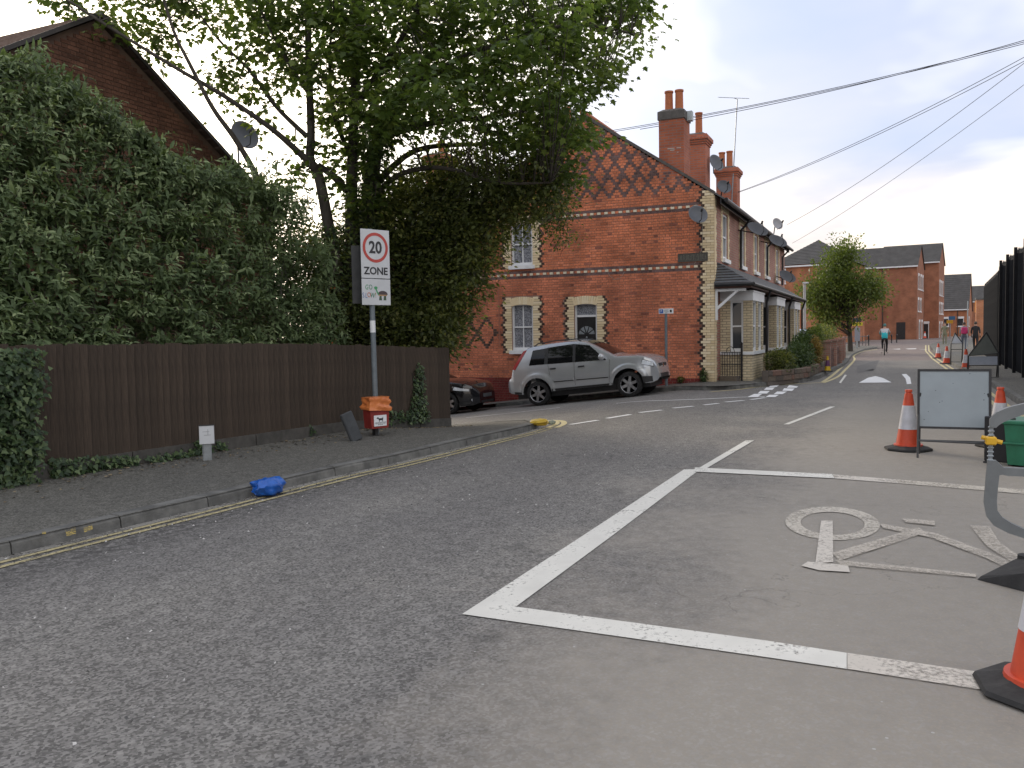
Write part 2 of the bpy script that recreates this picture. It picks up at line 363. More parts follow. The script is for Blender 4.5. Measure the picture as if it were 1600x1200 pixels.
xs = [-2500, -500, -120, -60, -40] + [-34 + i for i in range(12)] + [-22 + .4 * i for i in range(86)] + [13 + i for i in range(60)] + [80, 100, 200, 600, 2500]
ys = [-2500, -400, -80, -30, -14] + [-10 + i for i in range(10)] + [.1 + .3 * i for i in range(20)] + [6.5 + i for i in range(24)] + [40, 80, 400, 2500]
mb = MB(); mb.grid([[(x, y, gz(x, y)) for y in ys] for x in xs])
road = tag(mb.build('road', M_road, smooth=True), kind='structure')
def mark(name, px, mat, off=.006):
    P = [on_ground(*p) for p in px]
    mb = MB(); mb.add([(p[0], p[1], gz(p[0], p[1]) + off) for p in P], [tuple(range(len(P)))])
    return mb.build(name, mat, road)
def strip(name, path, wd, mat, off=.006, par=None, step=.3):
    pts = []
    for a, b in zip(path[:-1], path[1:]):
        n = max(1, int(math.hypot(b[0] - a[0], b[1] - a[1]) / step))
        pts += [(a[0] + (b[0] - a[0]) * i / n, a[1] + (b[1] - a[1]) * i / n) for i in range(n)]
    pts.append(path[-1]); l = []; r = []
    for i, p in enumerate(pts):
        q0, q1 = pts[max(0, i - 1)], pts[min(len(pts) - 1, i + 1)]
        d = Vector((q1[0] - q0[0], q1[1] - q0[1])).normalized(); n_ = (-d.y, d.x)
        for sgn, lst in ((1, l), (-1, r)):
            x, y = p[0] + n_[0] * wd / 2 * sgn, p[1] + n_[1] * wd / 2 * sgn; lst.append((x, y, gz(x, y) + off))
    mb = MB(); mb.grid([l, r]); return mb.build(name, mat, par or road)
def smooth_path(P, n=8):
    P = [np.array(p, float) for p in P]; out = []
    for i in range(len(P) - 1):
        p0, p1, p2, p3 = P[max(0, i - 1)], P[i], P[i + 1], P[min(len(P) - 1, i + 2)]
        for k in range(n):
            u = k / n
            out.append(tuple(.5 * (2 * p1 + (p2 - p0) * u + (2 * p0 - 5 * p1 + 4 * p2 - p3) * u * u + (3 * p1 - p0 - 3 * p2 + p3) * u ** 3)))
    out.append(tuple(P[-1])); return out
def px_path(P): return [tuple(on_ground(*p)[:2]) for p in P]
def tagp(o, label): o['label'] = label; return o
# advanced stop box, centre line
tagp(mark('bike_box_line', [(722, 961), (900, 845), (1069, 734), (1094, 734), (950, 843), (806, 949.5), (1200, 1003), (1323, 1022), (1323, 1047), (1200, 1029), (812, 974)], M_line), 'thick white angled line of the cycle box')
mark('bike_box_line', [(1324, 1022), (1517, 1050), (1720, 1079), (1720, 1106), (1517, 1077), (1324, 1047)], M_line_mid)
mark('lane_line', [(1082, 738), (1165, 689), (1178, 689), (1095, 738)], M_line, .0075)
mark('stop_line', [(1086, 731.5), (1300, 742), (1304, 748.5), (1084, 738)], M_line, .009)
mark('stop_line', [(1301, 742), (1400, 750), (1404, 756), (1305, 748.5)], M_line_mid)
mark('stop_line', [(1401, 750), (1640, 769), (1640, 776), (1405, 756)], M_line_worn)
mark('lane_line', [(1224, 663.6), (1233, 663.6), (1305, 635.7), (1297, 635.7)], M_line)
# faded bicycle symbol
def ring_px(cx, cy, rx, ry, ix, iy, n=40, a0=0, a1=2 * math.pi, sk=0):
    o, i = [], []
    for k in range(n + 1):
        a = a0 + (a1 - a0) * k / n
        for lst, X, Y in ((o, rx, ry), (i, ix, iy)):
            p = on_ground(cx + X * math.cos(a), cy + Y * math.sin(a) + sk * X * math.cos(a)); lst.append((p[0], p[1], .0065))
    return [o, i]
mb = MB(); mb.grid(ring_px(1301, 819, 74, 26, 50, 18, sk=.04)); mb.build('bicycle_symbol', M_line_worn, road)
for j_, poly in enumerate(([(1283, 815), (1301, 815), (1302, 880), (1274, 882)], [(1252, 886), (1262, 879.5), (1325, 885), (1328, 896), (1280, 893)])):
    mark('bicycle_symbol', poly, M_line_mid, .0085 + j_ * .0004)
for j_, poly in enumerate(([(1300, 866), (1435, 826), (1447, 834), (1312, 878)], [(1305, 876.5), (1525, 899), (1525, 904), (1312, 885)],
             [(1375, 820), (1462, 835), (1465, 844), (1380, 827)], [(1462, 835), (1552, 868), (1548, 877), (1460, 844)], [(1552, 868), (1600, 890), (1592, 898), (1546, 877)],
             [(1515, 823), (1546, 824), (1562, 850), (1596, 874), (1580, 880), (1542, 856)], [(1410, 812), (1460, 816), (1461, 823), (1415, 818)])):
    mark('bicycle_symbol', poly, M_line_faint, .0095 + j_ * .0004)
# side street edge dashes, bay lines, entry blocks
for a, b in (((891.6, 663.6), (934, 657)), ((948.5, 654), (985, 648)), ((999, 645), (1034, 641)), ((1051.7, 638), (1083, 635)), ((1100, 633), (1122.7, 630.6)), ((1134, 628.5), (1162, 626)), ((1173, 624.7), (1195, 621.7))):
    strip('edge_dash', px_path([a, b]), .10, M_line_new)
strip('parking_bay_line', px_path([(728, 653), (800, 645.5), (875, 637)]), .07, M_line_new)
strip('parking_bay_line', px_path([(963, 630.5), (1040, 626), (1108, 623.4), (1153, 621), (1195, 620)]), .08, M_line_new)
for q in ([(765, 160), (855, 160), (825, 183), (735, 183)], [(710, 188), (805, 188), (775, 217), (680, 215)], [(640, 228), (748, 228), (715, 258), (608, 258)], [(570, 262), (660, 262), (610, 297), (490, 298)],
          [(970, 160), (1070, 178), (1050, 192), (940, 192)], [(910, 197), (1030, 200), (1000, 228), (890, 226)], [(830, 235), (945, 235), (890, 265), (790, 265)], [(740, 272), (850, 272), (810, 298), (700, 298)]):
    mark('entry_block', [(1100 + u / 7.27, 580 + v / 7.27) for u, v in q], M_line_new, .009)
tagp(mark('hump_triangle', [(1342, 598.3), (1356, 590.5), (1368, 587.8), (1380, 591), (1393, 597.8)], M_line_new), 'white triangle painted on the road hump')
mark('hump_triangle', [(1409, 585), (1416, 584.5), (1422, 590), (1424, 600), (1417, 600.5), (1415, 592)], M_line_new)
mark('lane_line', [(1311, 598), (1320, 585.5), (1323, 586.5), (1314, 599)], M_line)
for q in ([(1387, 546), (1392, 542.5), (1407, 542), (1406, 545)], [(1414, 545), (1420, 542), (1431, 542), (1432, 544.5)], [(1435, 546), (1446, 541), (1450, 541), (1440, 546)]):
    mark('crossing_block', q, M_line_new, .01)
# darker reinstatement patches
M_patch = pm('patch_asphalt', (.10, .098, .097), (.13, .128, .126), 40, .9, .4, 90)
for q in ([(1340, 572), (1374, 562), (1368, 576), (1365, 579), (1338, 579)], [(1338, 580.5), (1366, 577), (1364, 579.5), (1340, 583)]):
    mark('road_patch', q, M_patch, .004)
# ------------------------------------------------------------------ footways and kerbs
def footway(name, kpath, ipath, hk=.10, stone=.915, smax=60, slope=.02, vis=None):
    K = [np.array(p, float) for p in kpath]; I = [np.array(p, float) for p in ipath]
    G = []; nn = 8
    for k, i in zip(K, I):
        row = []
        for j in range(nn + 1):
            p = k + (i - k) * j / nn; row.append((p[0], p[1], gz(*p) + hk + slope * np.linalg.norm(p - k)))
        G.append(row)
    mb = MB(); mb.grid(G); pv = tag(mb.build(name, M_pave, smooth=True), kind='structure')
    # kerb stones along kpath
    d = [0]
    for a, b in zip(K[:-1], K[1:]): d.append(d[-1] + np.linalg.norm(b - a))
    def at_d(x):
        x = min(max(x, 0), d[-1]); j = max(0, min(len(d) - 2, int(np.searchsorted(d, x)) - 1)); return K[j] + (K[j + 1] - K[j]) * (x - d[j]) / (d[j + 1] - d[j] + 1e-9)
    x = 0; cen = np.mean(I, axis=0)
    while x < d[-1] - .2:
        ln = stone; a, b = at_d(x), at_d(min(x + ln, d[-1])); x += ln
        if vis and not vis(a): continue
        t_ = (b - a) / (np.linalg.norm(b - a) + 1e-9); n_ = np.array([-t_[1], t_[0]])
        j = int(np.searchsorted(d, x - ln / 2)) - 1; j = max(0, min(len(I) - 1, j))
        if np.dot(I[j] - K[j], n_) < 0: n_ = -n_
        g = .006; a_, b_ = a + t_ * g, b - t_ * g; dz = rng.uniform(-.004, .004); w_ = .135
        prof = [(-.012, -.08), (-.010, .0), (-.002, hk - .022), (.012, hk - .004), (.02, hk + .006), (w_, hk + .006), (w_, -.08)]
        mb = MB(); vs = []
        for e in (a_, b_):
            for o_, z_ in prof: p = e + n_ * o_; vs.append((p[0], p[1], gz(*e) + z_ + dz))
        n = len(prof); mb.add(vs, [tuple(range(n)), tuple(range(2 * n - 1, n - 1, -1))] + [(i, (i + 1) % n, n + (i + 1) % n, n + i) for i in range(n)])
        mb.build('kerb_stone', M_kerb, pv)
    return pv
LK = smooth_path([(-40, 1.7), (-26, 1.42), (-19.95, 1.21), (-18.2, 1.12), (-16.2, 1.04), (-15.2, .92), (-13, .80), (-11.6, .76), (-10.7, .9), (-10.0, 1.3), (-9.6, 1.95), (-9.5, 3), (-9.5, 6), (-9.5, 20)], 8)
LI = smooth_path([(-40, 4.6), (-26, 4.3), (-20.5, 4.1), (-18.6, 3.95), (-16.8, 3.8), (-15.5, 3.7), (-13.5, 3.6), (-12, 3.5), (-11.2, 3.5), (-10.95, 3.6), (-10.9, 3.8), (-10.9, 4.5), (-10.9, 7), (-10.9, 20)], 8)
pave_left = footway('pavement_left', LK, LI, vis=lambda a: a[0] > -23 and a[1] < 4)
HK = smooth_path([(-.95, 20), (-.95, 8), (-.98, 3), (-1.05, 1.6), (-1.35, .6), (-1.55, -.2), (-.9, -.8), (.53, -1.42), (2.16, -2.08), (4.2, -2.38), (7.2, -2.45), (15.9, -2.6), (29.8, -2.3), (40.8, -2.45), (44, -2.8), (47.5, -3.7)], 8)
HI = smooth_path([(.05, 20), (.05, 8), (.05, 3), (.05, 1.6), (.1, .6), (.2, .3), (.4, .25), (.9, .2), (2.3, .2), (4.3, .2), (7.3, .2), (16, .2), (29.8, .3), (41, .3), (45, .2), (50, 0)], 8)
pave_house = footway('pavement_corner', HK, HI, .11, slope=.02, vis=lambda a: a[1] < 7 and a[0] < 46)
RK = [(-30, -6.75), (-12, -6.75), (-6, -6.74), (1, -6.8), (10.8, -6.72), (24, -6.68), (40, -6.85), (52, -7.2), (62, -9)]
RI = [(-30, -9.6), (-12, -9.6), (-6, -9.6), (1, -9.6), (10.8, -9.6), (24, -9.8), (40, -10.5), (52, -11.5), (62, -13)]
pave_right = footway('pavement_right', smooth_path(RK, 6), smooth_path(RI, 6), .11, vis=lambda a: -24 < a[0] < 40)
# yellow lines
def off_path(P, o):
    out = []
    for i, p in enumerate(P):
        q0, q1 = P[max(0, i - 1)], P[min(len(P) - 1, i + 1)]; d = Vector((q1[0] - q0[0], q1[1] - q0[1])).normalized(); out.append((p[0] + d.y * o, p[1] - d.x * o))
    return out
seg = [p for p in LK if p[0] > -24 and p[1] < 1.0 or (p[0] <= -19 and p[0] > -24)]
seg = [p for p in LK if -24 < p[0] < -10.9 and p[1] < 1.6]
strip('grit_line', off_path(seg, .055), .10, M_grit, .004)
for o in (.15, .27):
    strip('yellow_line', off_path(seg, o), .055, M_yel)
for o in (.17, .33):
    nose = [(-10.9, .82 - o), (-10.2, .92 - o * .9), (-9.6 + o * .4, 1.15 - o * .5), (-9.25 + o * .7, 1.55), (-9.2 + o * .8, 2.1)]
    strip('yellow_line', smooth_path(nose, 6), .10, M_yel2)
Z4 = lambda u, v: (1260 + u / 8, 500 + v / 8)
strip('yellow_line', smooth_path(px_path([(1110, 612.5), (1150, 609.2), (1180, 605.5), (1205, 602.8), (1235, 600.5), (1260, 599.2), Z4(200, 783)]), 5), .09, M_yel2)
strip('yellow_line', smooth_path(px_path([Z4(200, 780), Z4(330, 690), Z4(430, 600), Z4(530, 500), Z4(525, 450), Z4(570, 412), Z4(700, 387), Z4(880, 366)]), 5), .10, M_yel2)
strip('yellow_line', smooth_path(px_path([Z4(210, 788), Z4(390, 712), Z4(480, 630), Z4(600, 500), Z4(590, 455), Z4(640, 418), Z4(720, 393), Z4(890, 370)]), 5), .10, M_yel2)
for o in (.22, .42):
    strip('yellow_line', [(x, y + o) for x, y in RK if -13 < x < 55], .09, M_yel2)
# loose litter and dead leaves against the fence foot
def scatter_bits(name, label, cat, pts, size, mats, par=None):
    mb = MB()
    for p in pts:
        a = rng.uniform(0, 6.28); s_ = size * rng.uniform(.5, 1.4); e = rng.uniform(.4, .9); c, q = math.cos(a) * s_, math.sin(a) * s_
        z = p[2]; mb.mi = rng.randrange(len(mats))
        mb.add([(p[0] + c, p[1] + q, z + rng.uniform(0, .012)), (p[0] - q * e, p[1] + c * e, z + .004), (p[0] - c, p[1] - q, z + rng.uniform(0, .012)), (p[0] + q * e, p[1] - c * e, z + .012)], [(0, 1, 2, 3)])
    return tag(mb.build(name, mats, par), label, cat, kind='stuff')
def pz(s, t):
    """height of the left footway"""
    return gz(s, t) + .10 + .02 * max(0, t - 1.0)
pts = []
for _ in range(700):
    s_ = rng.uniform(-21.5, -10.8); k = abs(rng.gauss(0, .33)); t_ = 3.3 - (s_ + 18.2) * .088 - .06 - k
    if t_ > 1.3: pts.append((s_, t_, pz(s_, t_) + .004))
scatter_bits('leaf_litter', 'dead leaves and twigs along the foot of the dark fence', 'litter', pts, .022, [pm('dead_leaf', (.16, .12, .07), (.09, .07, .045), 30, .9), pm('dead_leaf_pale', (.27, .22, .14), (.2, .16, .1), 30, .9), pm('dead_leaf_dark', (.05, .04, .03), (.07, .06, .04), 30, .9)])
pts = []
for _ in range(420):
    s_ = rng.uniform(-23, -11); t_ = np.interp(s_, [p[0] for p in LK if p[0] < -11], [p[1] for p in LK if p[0] < -11]) - abs(rng.gauss(.02, .25)) - .03
    pts.append((s_, t_, .007))
for _ in range(500):
    s_ = rng.uniform(-23, -13); pts.append((s_, rng.uniform(-2, .9), .007))
scatter_bits('stone_chippings', 'pale loose chippings strewn beside the double yellow lines', 'chippings', pts, .008, [pm('chip_pale', (.55, .54, .52), (.42, .41, .4), 40, .9), pm('chip_dark', (.06, .06, .06), (.1, .1, .1), 40, .9)])

# sprayed utility marks on the kerb and a paler reinstatement in the footway
M_spray = paint_mat('yellow_spray', (.42, .31, .07), .48)
for q in ([(102, 829), (118, 824), (119, 834), (104, 838)], [(130, 824), (144, 820), (145, 827), (132, 832)], [(66, 831), (72, 830), (72, 834), (66, 835)]):
    P_ = [on_z(x, y, .112) for x, y in q]; mb = MB(); mb.add([(p[0], p[1], .113) for p in P_], [(0, 1, 2, 3)]); mb.build('spray_mark', M_spray, pave_left)
# ------------------------------------------------------------------ brickwork
M_brick = attr_mat('brick_faces', .88, 26.0, .35, .22)
M_mortar = pm('lime_mortar', (.33, .21, .165), (.26, .16, .125), 3, .95, .3, 80)
YEL = [pm('yellow_brick', (.76, .63, .41), (.67, .545, .345), 22, .85, .2), pm('yellow_brick_pale', (.80, .70, .50), (.72, .61, .42), 22, .85, .2), pm('yellow_brick_dull', (.68, .555, .35), (.58, .47, .29), 22, .85, .2)]
M_dent = pm('cream_brick', (.74, .67, .53), (.66, .59, .45), 22, .85, .2)
UB = []
def unit_bricks(mats, nm):
    out = []
    for m in mats:
        mb = MB(); mb.bbox(-.5, .5, -.5, .5, -.5, .5, .06); me_o = mb.build(nm, m); out.append(me_o.data); bpy.data.objects.remove(me_o)
    return out
UB = unit_bricks(YEL, 'brick'); UD = unit_bricks([M_dent], 'dentil')
def brick_obj(name, me, parent, x, y, z, sx, sy, sz, ry=0.0, rx=0.0):
    o = bpy.data.objects.new(name, me); col.objects.link(o); o.parent = parent; o.location = (x, y, z); o.scale = (sx, sy, sz)
    if rx: o.rotation_euler = (rx, 0, 0)
    return o
def red(u, v):
    k = rng.gauss(1, .095); b = rng.random()
    c = (.58, .20, .105)
    if v < 3.2: c = (.53, .19, .11)
    if b < .045: c = (.30, .115, .08)
    elif b < .22: c = (.56, .205, .115)
    return tuple(max(.02, x * k) for x in c)
def blue(): k = rng.gauss(1, .15); return (.15 * k, .10 * k, .098 * k)
def dk(): k = rng.gauss(1, .15); return (.085 * k, .058 * k, .048 * k)
CH = .075; GB = .010
def one_brick(mb, u0, u1, v0, v1, c, d=.007):
    d = d + rng.uniform(-.002, .002); mb.col = c
    mb.add([(.004, u0, v0), (.004, u1, v0), (.004, u1, v1), (.004, u0, v1), (-d, u0 + .003, v0 + .003), (-d, u1 - .003, v0 + .003), (-d, u1 - .003, v1 - .003), (-d, u0 + .003, v1 - .003)],
           [(4, 7, 6, 5), (0, 4, 5, 1), (1, 5, 6, 2), (2, 6, 7, 3), (3, 7, 4, 0)])
def sub_iv(iv, cut):
    out = []
    for a, b in iv:
        segs = [(a, b)]
        for c0, c1 in cut:
            ns = []
            for p, q in segs:
                if c1 <= p or c0 >= q: ns.append((p, q))
                else:
                    if c0 > p: ns.append((p, c0))
                    if c1 < q: ns.append((c1, q))
            segs = ns
        out += segs
    return out
def lay(mb, u0, u1, ci, colf, header=False, off=0.0):
    """one course of Flemish bond between u0 and u1"""
    v0 = ci * CH + GB / 2; v1 = (ci + 1) * CH - GB / 2
    P = .1125 if header else .3375
    o = (ci % 2) * P / 2 + off
    u = math.floor((u0 - o) / P) * P + o
    while u < u1:
        for a, b in (((u, u + P),) if header else ((u, u + .225), (u + .225, u + P))):
            a_, b_ = max(a, u0) + GB / 2, min(b, u1) - GB / 2
            if b_ - a_ > .02: one_brick(mb, a_, b_, v0, v1, colf((a_ + b_) / 2, (v0 + v1) / 2))
        u += P
# ------------------------------------------------------------------ the end terrace with its patterned gable
M_slate = pm('roof_slate', (.060, .064, .072), (.10, .103, .11), 6, .6, .25, 40)
M_terra = pm('terracotta', (.43, .145, .06), (.34, .11, .05), 12, .85, .15)
M_lead = pm('lead_flashing', (.065, .06, .055), (.10, .092, .085), 9, .7)
M_redbrick = brick_mat('red_brick_courses', (.36, .10, .055), (.27, .075, .045), (.24, .16, .13), axis='y')
M_stack = brick_mat('stack_brick_courses', (.44, .13, .065), (.34, .10, .055), (.28, .16, .13), axis='xy')
M_facade = brick_mat('pink_brick_courses', (.42, .19, .145), (.35, .15, .115), (.34, .27, .22), axis='x')
M_facade_y = brick_mat('yellow_brick_courses', (.66, .57, .39), (.56, .47, .31), (.33, .28, .21), axis='xy')
M_lace = pm('lace_curtain', (.30, .31, .34), (.10, .11, .13), 34, .9, detail=2.0, contrast=(.42, .58))
M_reveal = pm('yellow_reveal', (.47, .41, .27), (.38, .33, .21), 12, .9)
EAVE, APEX_T, APEX_Z = 5.28, 3.76, 7.85
SL = (APEX_Z - EAVE) / APEX_T
h1 = thing('terraced_house', 'red brick end terrace house with patterned gable and cream corner bricks', 'house', (0, 0, 0))
def roofz(t): return EAVE + SL * (APEX_T - abs(t - APEX_T))
LW = (5.42, 6.12, 1.06, 2.47); DR = (3.40, 4.10, -.25, 2.43); UW = (5.40, 6.10, 3.62, 4.90)
TW = [.28, .22, .17, .22]
CQ = [.38, .32, .26, .32]
joined = MB(); mort = MB(); nb = 0
for ci in range(-14, 106):
    v0, v1 = ci * CH, (ci + 1) * CH; vm = (v0 + v1) / 2
    if v1 <= EAVE: iv = [(0.0, 7.52)]
    else:
        a = (v1 - EAVE) / SL; iv = [(a, 7.52 - a)] if a < 3.7 else []
    if v1 < 4.5: iv = [(0.0, 11.0)]
    if not iv: continue
    holes = []; ycut = []; dcut = []
    for (a, b, z0, z1) in (LW, DR, UW):
        if z0 < vm < z1: holes.append((a, b))
        if z0 - .1 < vm < z1 + .2:
            wl = TW[ci % 4]; topz = z1
            if vm < z1 - .02:
                ycut += [(a - wl, a, 1), (b, b + wl, 1)]
            else:
                ycut += [(a - wl, b + wl, 0)]
            dcut += [(a - wl - .095, a - wl), (b + wl, b + wl + .095)]
    if v0 < EAVE + .05:
        wl = CQ[ci % 4]; ycut.append((0, wl, 2)); dcut.append((wl, wl + .10))
    # dentil bands
    for band, off in ((66, 0.05), (44, .1)):
        if ci == band and iv:
            u = .45
            while u < 7.4:
                if not any(p - .02 < u + .11 and q + .02 > u for p, q, _ in ycut): dcut.append((-9, -8)); ycut.append((u, u + .108, 3))
                u += .215
    full = sub_iv(iv, holes)
    for a, b in full: mort.add([(.004, a, v0), (.004, b, v0), (.004, b, v1), (.004, a, v1)], [(0, 3, 2, 1)])
    cuts = [(p, q) for p, q, _ in ycut] + dcut
    fill = sub_iv(full, cuts)
    darkc = ci in (65, 67, 43, 45)
    pat = ci >= 72
    def cf(u, v):
        if darkc: return blue()
        if v < .22: k = rng.gauss(1, .06); return (.20 * k, .038 * k, .034 * k)
        if pat:
            d = abs(((u - .08) / .45) % 1 - .5) * 2; e = abs(((v - 5.42) / .675) % 1 - .5) * 2
            if abs(d + e - 1) < .27 and v > 5.42: return blue()
        elif u > 6.62 and 1.1 < v < 2.1:
            dx = abs(((u - 6.98) / .68 + .5) % 1 - .5) * 2; dz = abs(v - 1.6) / .47
            if abs(dx + dz - 1) < .15: return dk()
        return red(u, v)
    for a, b in fill:
        if 1.1 < vm < 2.1 and b > 6.75:
            if 6.75 - a > .03: lay(joined, a, 6.75, ci, cf)
            lay(joined, max(a, 6.75), b, ci, cf, True)
        elif b - a > .03: lay(joined, a, b, ci, cf, pat)
    for a, b in sub_iv([(max(p, iv[0][0]), min(q, iv[0][1])) for p, q in dcut if q > 0], [(p, q) for p, q, _ in ycut] + holes):
        if b - a > .02 and vm > .2: one_brick(joined, a + .004, b - .004, v0 + .005, v1 - .005, dk())
    for p, q, kind in ycut:
        if kind == 0: continue
        if kind == 3: brick_obj('dentil', UD[0], h1, -.008, (p + q) / 2, vm, .03, q - p - GB, CH - GB); continue
        segs = [(p, q)]
        if kind == 2: segs = [(0, .215), (.215, q)] if ci % 2 else [(0, .10), (.10, q)]
        for a, b in segs:
            if b - a > .03: brick_obj('brick', UB[rng.randrange(3)], h1, -.003, (a + b) / 2, vm, .03, b - a - GB, CH - GB)
joined.build('brickwork', M_brick, h1)['kind'] = 'stuff'
# arches of upright yellow bricks
for (a, b, z0, z1) in (LW, DR, UW):
    n = 11; cx = (a + b) / 2; rad = 1.15; wd = (b - a) + .06
    for k in range(n):
        u = (k + .5) / n - .5; ang = u * .62
        brick_obj('arch_brick', UB[rng.randrange(2)], h1, -.004, cx + math.sin(ang) * (rad + .1), z1 - .03 + .12 + (math.cos(ang) - 1) * rad, .034, wd / n - .004, .235, rx=-ang)
    # blocks that fill the corners beside the arch
    for sgn in (-1, 1):
        for j in range(3):
            wl = TW[(int(z1 / CH) + j) % 4]
            brick_obj('brick', UB[rng.randrange(3)], h1, -.003, (a - wl / 2 - .01) if sgn < 0 else (b + wl / 2 + .01), z1 + .012 + j * CH, .03, wl, CH - GB)
    # mortar behind arch and reveals
    mort.add([(.003, a - .25, z1), (.003, b + .25, z1), (.003, b + .25, z1 + .24), (.003, a - .25, z1 + .24)], [(0, 3, 2, 1)])
    mort.add([(0, a, z0), (.12, a, z0), (.12, a, z1), (0, a, z1)], [(0, 1, 2, 3)]); mort.add([(0, b, z0), (.12, b, z0), (.12, b, z1), (0, b, z1)], [(0, 1, 2, 3)])
    mort.add([(0, a, z1), (.12, a, z1), (.12, b, z1), (0, b, z1)], [(0, 1, 2, 3)])
mort.build('mortar_face', M_mortar, h1)
# solid body of the house behind the brick skin
def carcass(h, x0, x1, name='wall', gable0=True):
    mb = MB()
    prof = [(.0, -1.2), (7.52, -1.2), (7.52, EAVE), (APEX_T, APEX_Z - .02), (.0, EAVE)]
    if not gable0: mb.prism(prof, x0, x1, 'x')
    return mb
def sash(h, name, x, u0, u1, z0, z1, axis='x', depth=.09, sill=True, lace=True, bars=(1, 1), sgn=1):
    """white sash window set in a wall; axis 'x' faces -x, axis 'y' faces -y"""
    def bx(mb, d0, d1, a, b, c, d):
        if axis == 'x': mb.box(x + d0, x + d1, a, b, c, d)
        else: mb.box(a, b, x + d0, x + d1, c, d)
    f = .055; mb = MB()
    bx(mb, depth - .04, depth + .03, u0 + .001, u0 + f, z0, z1); bx(mb, depth - .04, depth + .03, u1 - f, u1 - .001, z0, z1)
    bx(mb, depth - .039, depth + .029, u0 + f, u1 - f, z0, z0 + f * 1.6); bx(mb, depth - .039, depth + .029, u0 + f, u1 - f, z1 - f, z1)
    win = mb.build(name, M_white, h)
    um = (u0 + u1) / 2; zm = (z0 + z1) / 2; mb = MB(); bx(mb, depth - .03, depth + .01, u0 + f, u1 - f, zm - .022, zm + .022)
    if bars[0]:
        bx(mb, depth - .02, depth + .009, um - .015, um + .015, z0 + f * 1.6, zm - .022); bx(mb, depth - .02, depth + .009, um - .015, um + .015, zm + .022, z1 - f)
    mb.build('glazing_bar', M_white, win)
    for a, b in ((z0 + f * 1.6, zm - .022), (zm + .022, z1 - f)):
        mb = MB(); bx(mb, depth + .012, depth + .017, u0 + f, u1 - f, a, b); mb.build('pane', M_lace if lace else M_glass, win)
    if sill:
        mb = MB(); bx(mb, -.09, depth + .02, u0 - .07, u1 + .07, z0 - .11, z0 - .001); mb.build('sill', M_white, win)
    return win
sash(h1, 'window', 0, *LW); sash(h1, 'window', 0, *UW)
# side door
a, b, z0, z1 = DR; mb = MB()
mb.box(.06, .14, b - .055, b - .001, z0, z1 - .001); mb.box(.06, .14, a + .001, a + .055, z0, z1 - .001); mb.box(.061, .139, a + .055, b - .055, z1 - .05, z1 - .002); mb.box(.061, .139, a + .055, b - .055, 2.02, 2.08)
dfr = mb.build('door_frame', M_white, h1)
mb = MB(); mb.box(.11, .115, a + .055, b - .055, 2.08, z1 - .05); mb.build('transom_pane', M_lace, dfr)
mb = MB(); mb.box(.09, .13, a + .056, b - .056, z0, 2.019)
for (p, q, r_, s_) in ((a + .1, (a + b) / 2 - .03, .1, .9), ((a + b) / 2 + .03, b - .1, .1, .9), (a + .1, b - .1, 1.0, 1.35)): mb.bbox(.078, .1, p, q, r_, s_, .008)
door = mb.build('door', M_black, h1)
mb = MB(); cx = (a + b) / 2
for k in range(5):
    a0, a1 = math.pi * k / 5 + .06, math.pi * (k + 1) / 5 - .06
    pts = [(.06 * math.cos((a0 + a1) / 2), .06 * math.sin((a0 + a1) / 2))] + [(.25 * math.cos(a0 + (a1 - a0) * j / 4), .25 * math.sin(a0 + (a1 - a0) * j / 4)) for j in range(5)]
    mb.prism([(cx + p, 1.5 + q) for p, q in pts], .083, .09, 'x')
mb.build('fanlight', pm('frosted_glass', (.30, .33, .35), (.18, .2, .22), 25, .15), door)
mb = MB(); mb.lathe([(.0, -.02), (.025, -.015), (.03, 0)], 12, (.085, cx, 1.42), 'x'); mb.build('door_knocker', M_galv, door)
# cast street name plate, letters too weathered to read
mb = MB(); mb.bbox(-.025, .0, .17, 1.0, 3.47, 3.71, .006); mb.bbox(-.032, -.024, .17, 1.0, 3.69, 3.71, .003); mb.bbox(-.032, -.024, .17, 1.0, 3.47, 3.49, .003)
npl = mb.build('name_plate', pm('weathered_iron', (.055, .052, .045), (.10, .095, .08), 30, .8, .3), h1)
mb = MB(); u = .93
for k in range(11):
    if k in (6,): u -= .07; continue
    wd = .045; mb.box(-.030, -.0249, u - wd, u - wd + .014, 3.52, 3.66)
    if k % 2: mb.box(-.030, -.0249, u - wd + .014, u, 3.645, 3.66)
    if k % 3 == 0: mb.box(-.030, -.0249, u - .014, u, 3.52, 3.645)
    if k % 3 == 1: mb.box(-.030, -.0249, u - wd + .014, u, 3.52, 3.535)
    u -= .065
mb.build('lettering', pm('weathered_letters', (.17, .165, .14), (.10, .1, .085), 40, .9), npl)
# a stretch of loose aerial lead on the gable
mb = MB(); mb.tube([tuple(on_x(px, py, -.015)) for px, py in ((1098, 350), (1098, 375), (1096, 392), (1090, 402), (1085, 413))], .006, 5); mb.build('cable', pm('pale_cable', (.4, .36, .3)), h1)
mb = MB(); mb.tube([tuple(on_x(px, py, -.012)) for px, py in ((948, 419), (952, 430), (960, 437), (970, 434), (976, 424))], .005, 5); mb.build('cable', MATS['pale_cable'], h1)
mb = MB(); p0 = on_x(779, 432, -.01); mb.box(-.02, -.002, p0[1] - .012, p0[1] + .012, 1.2, p0[2] - .1); mb.build('joint_strip', pm('faded_joint', (.34, .15, .10), (.28, .12, .08), 8), h1)
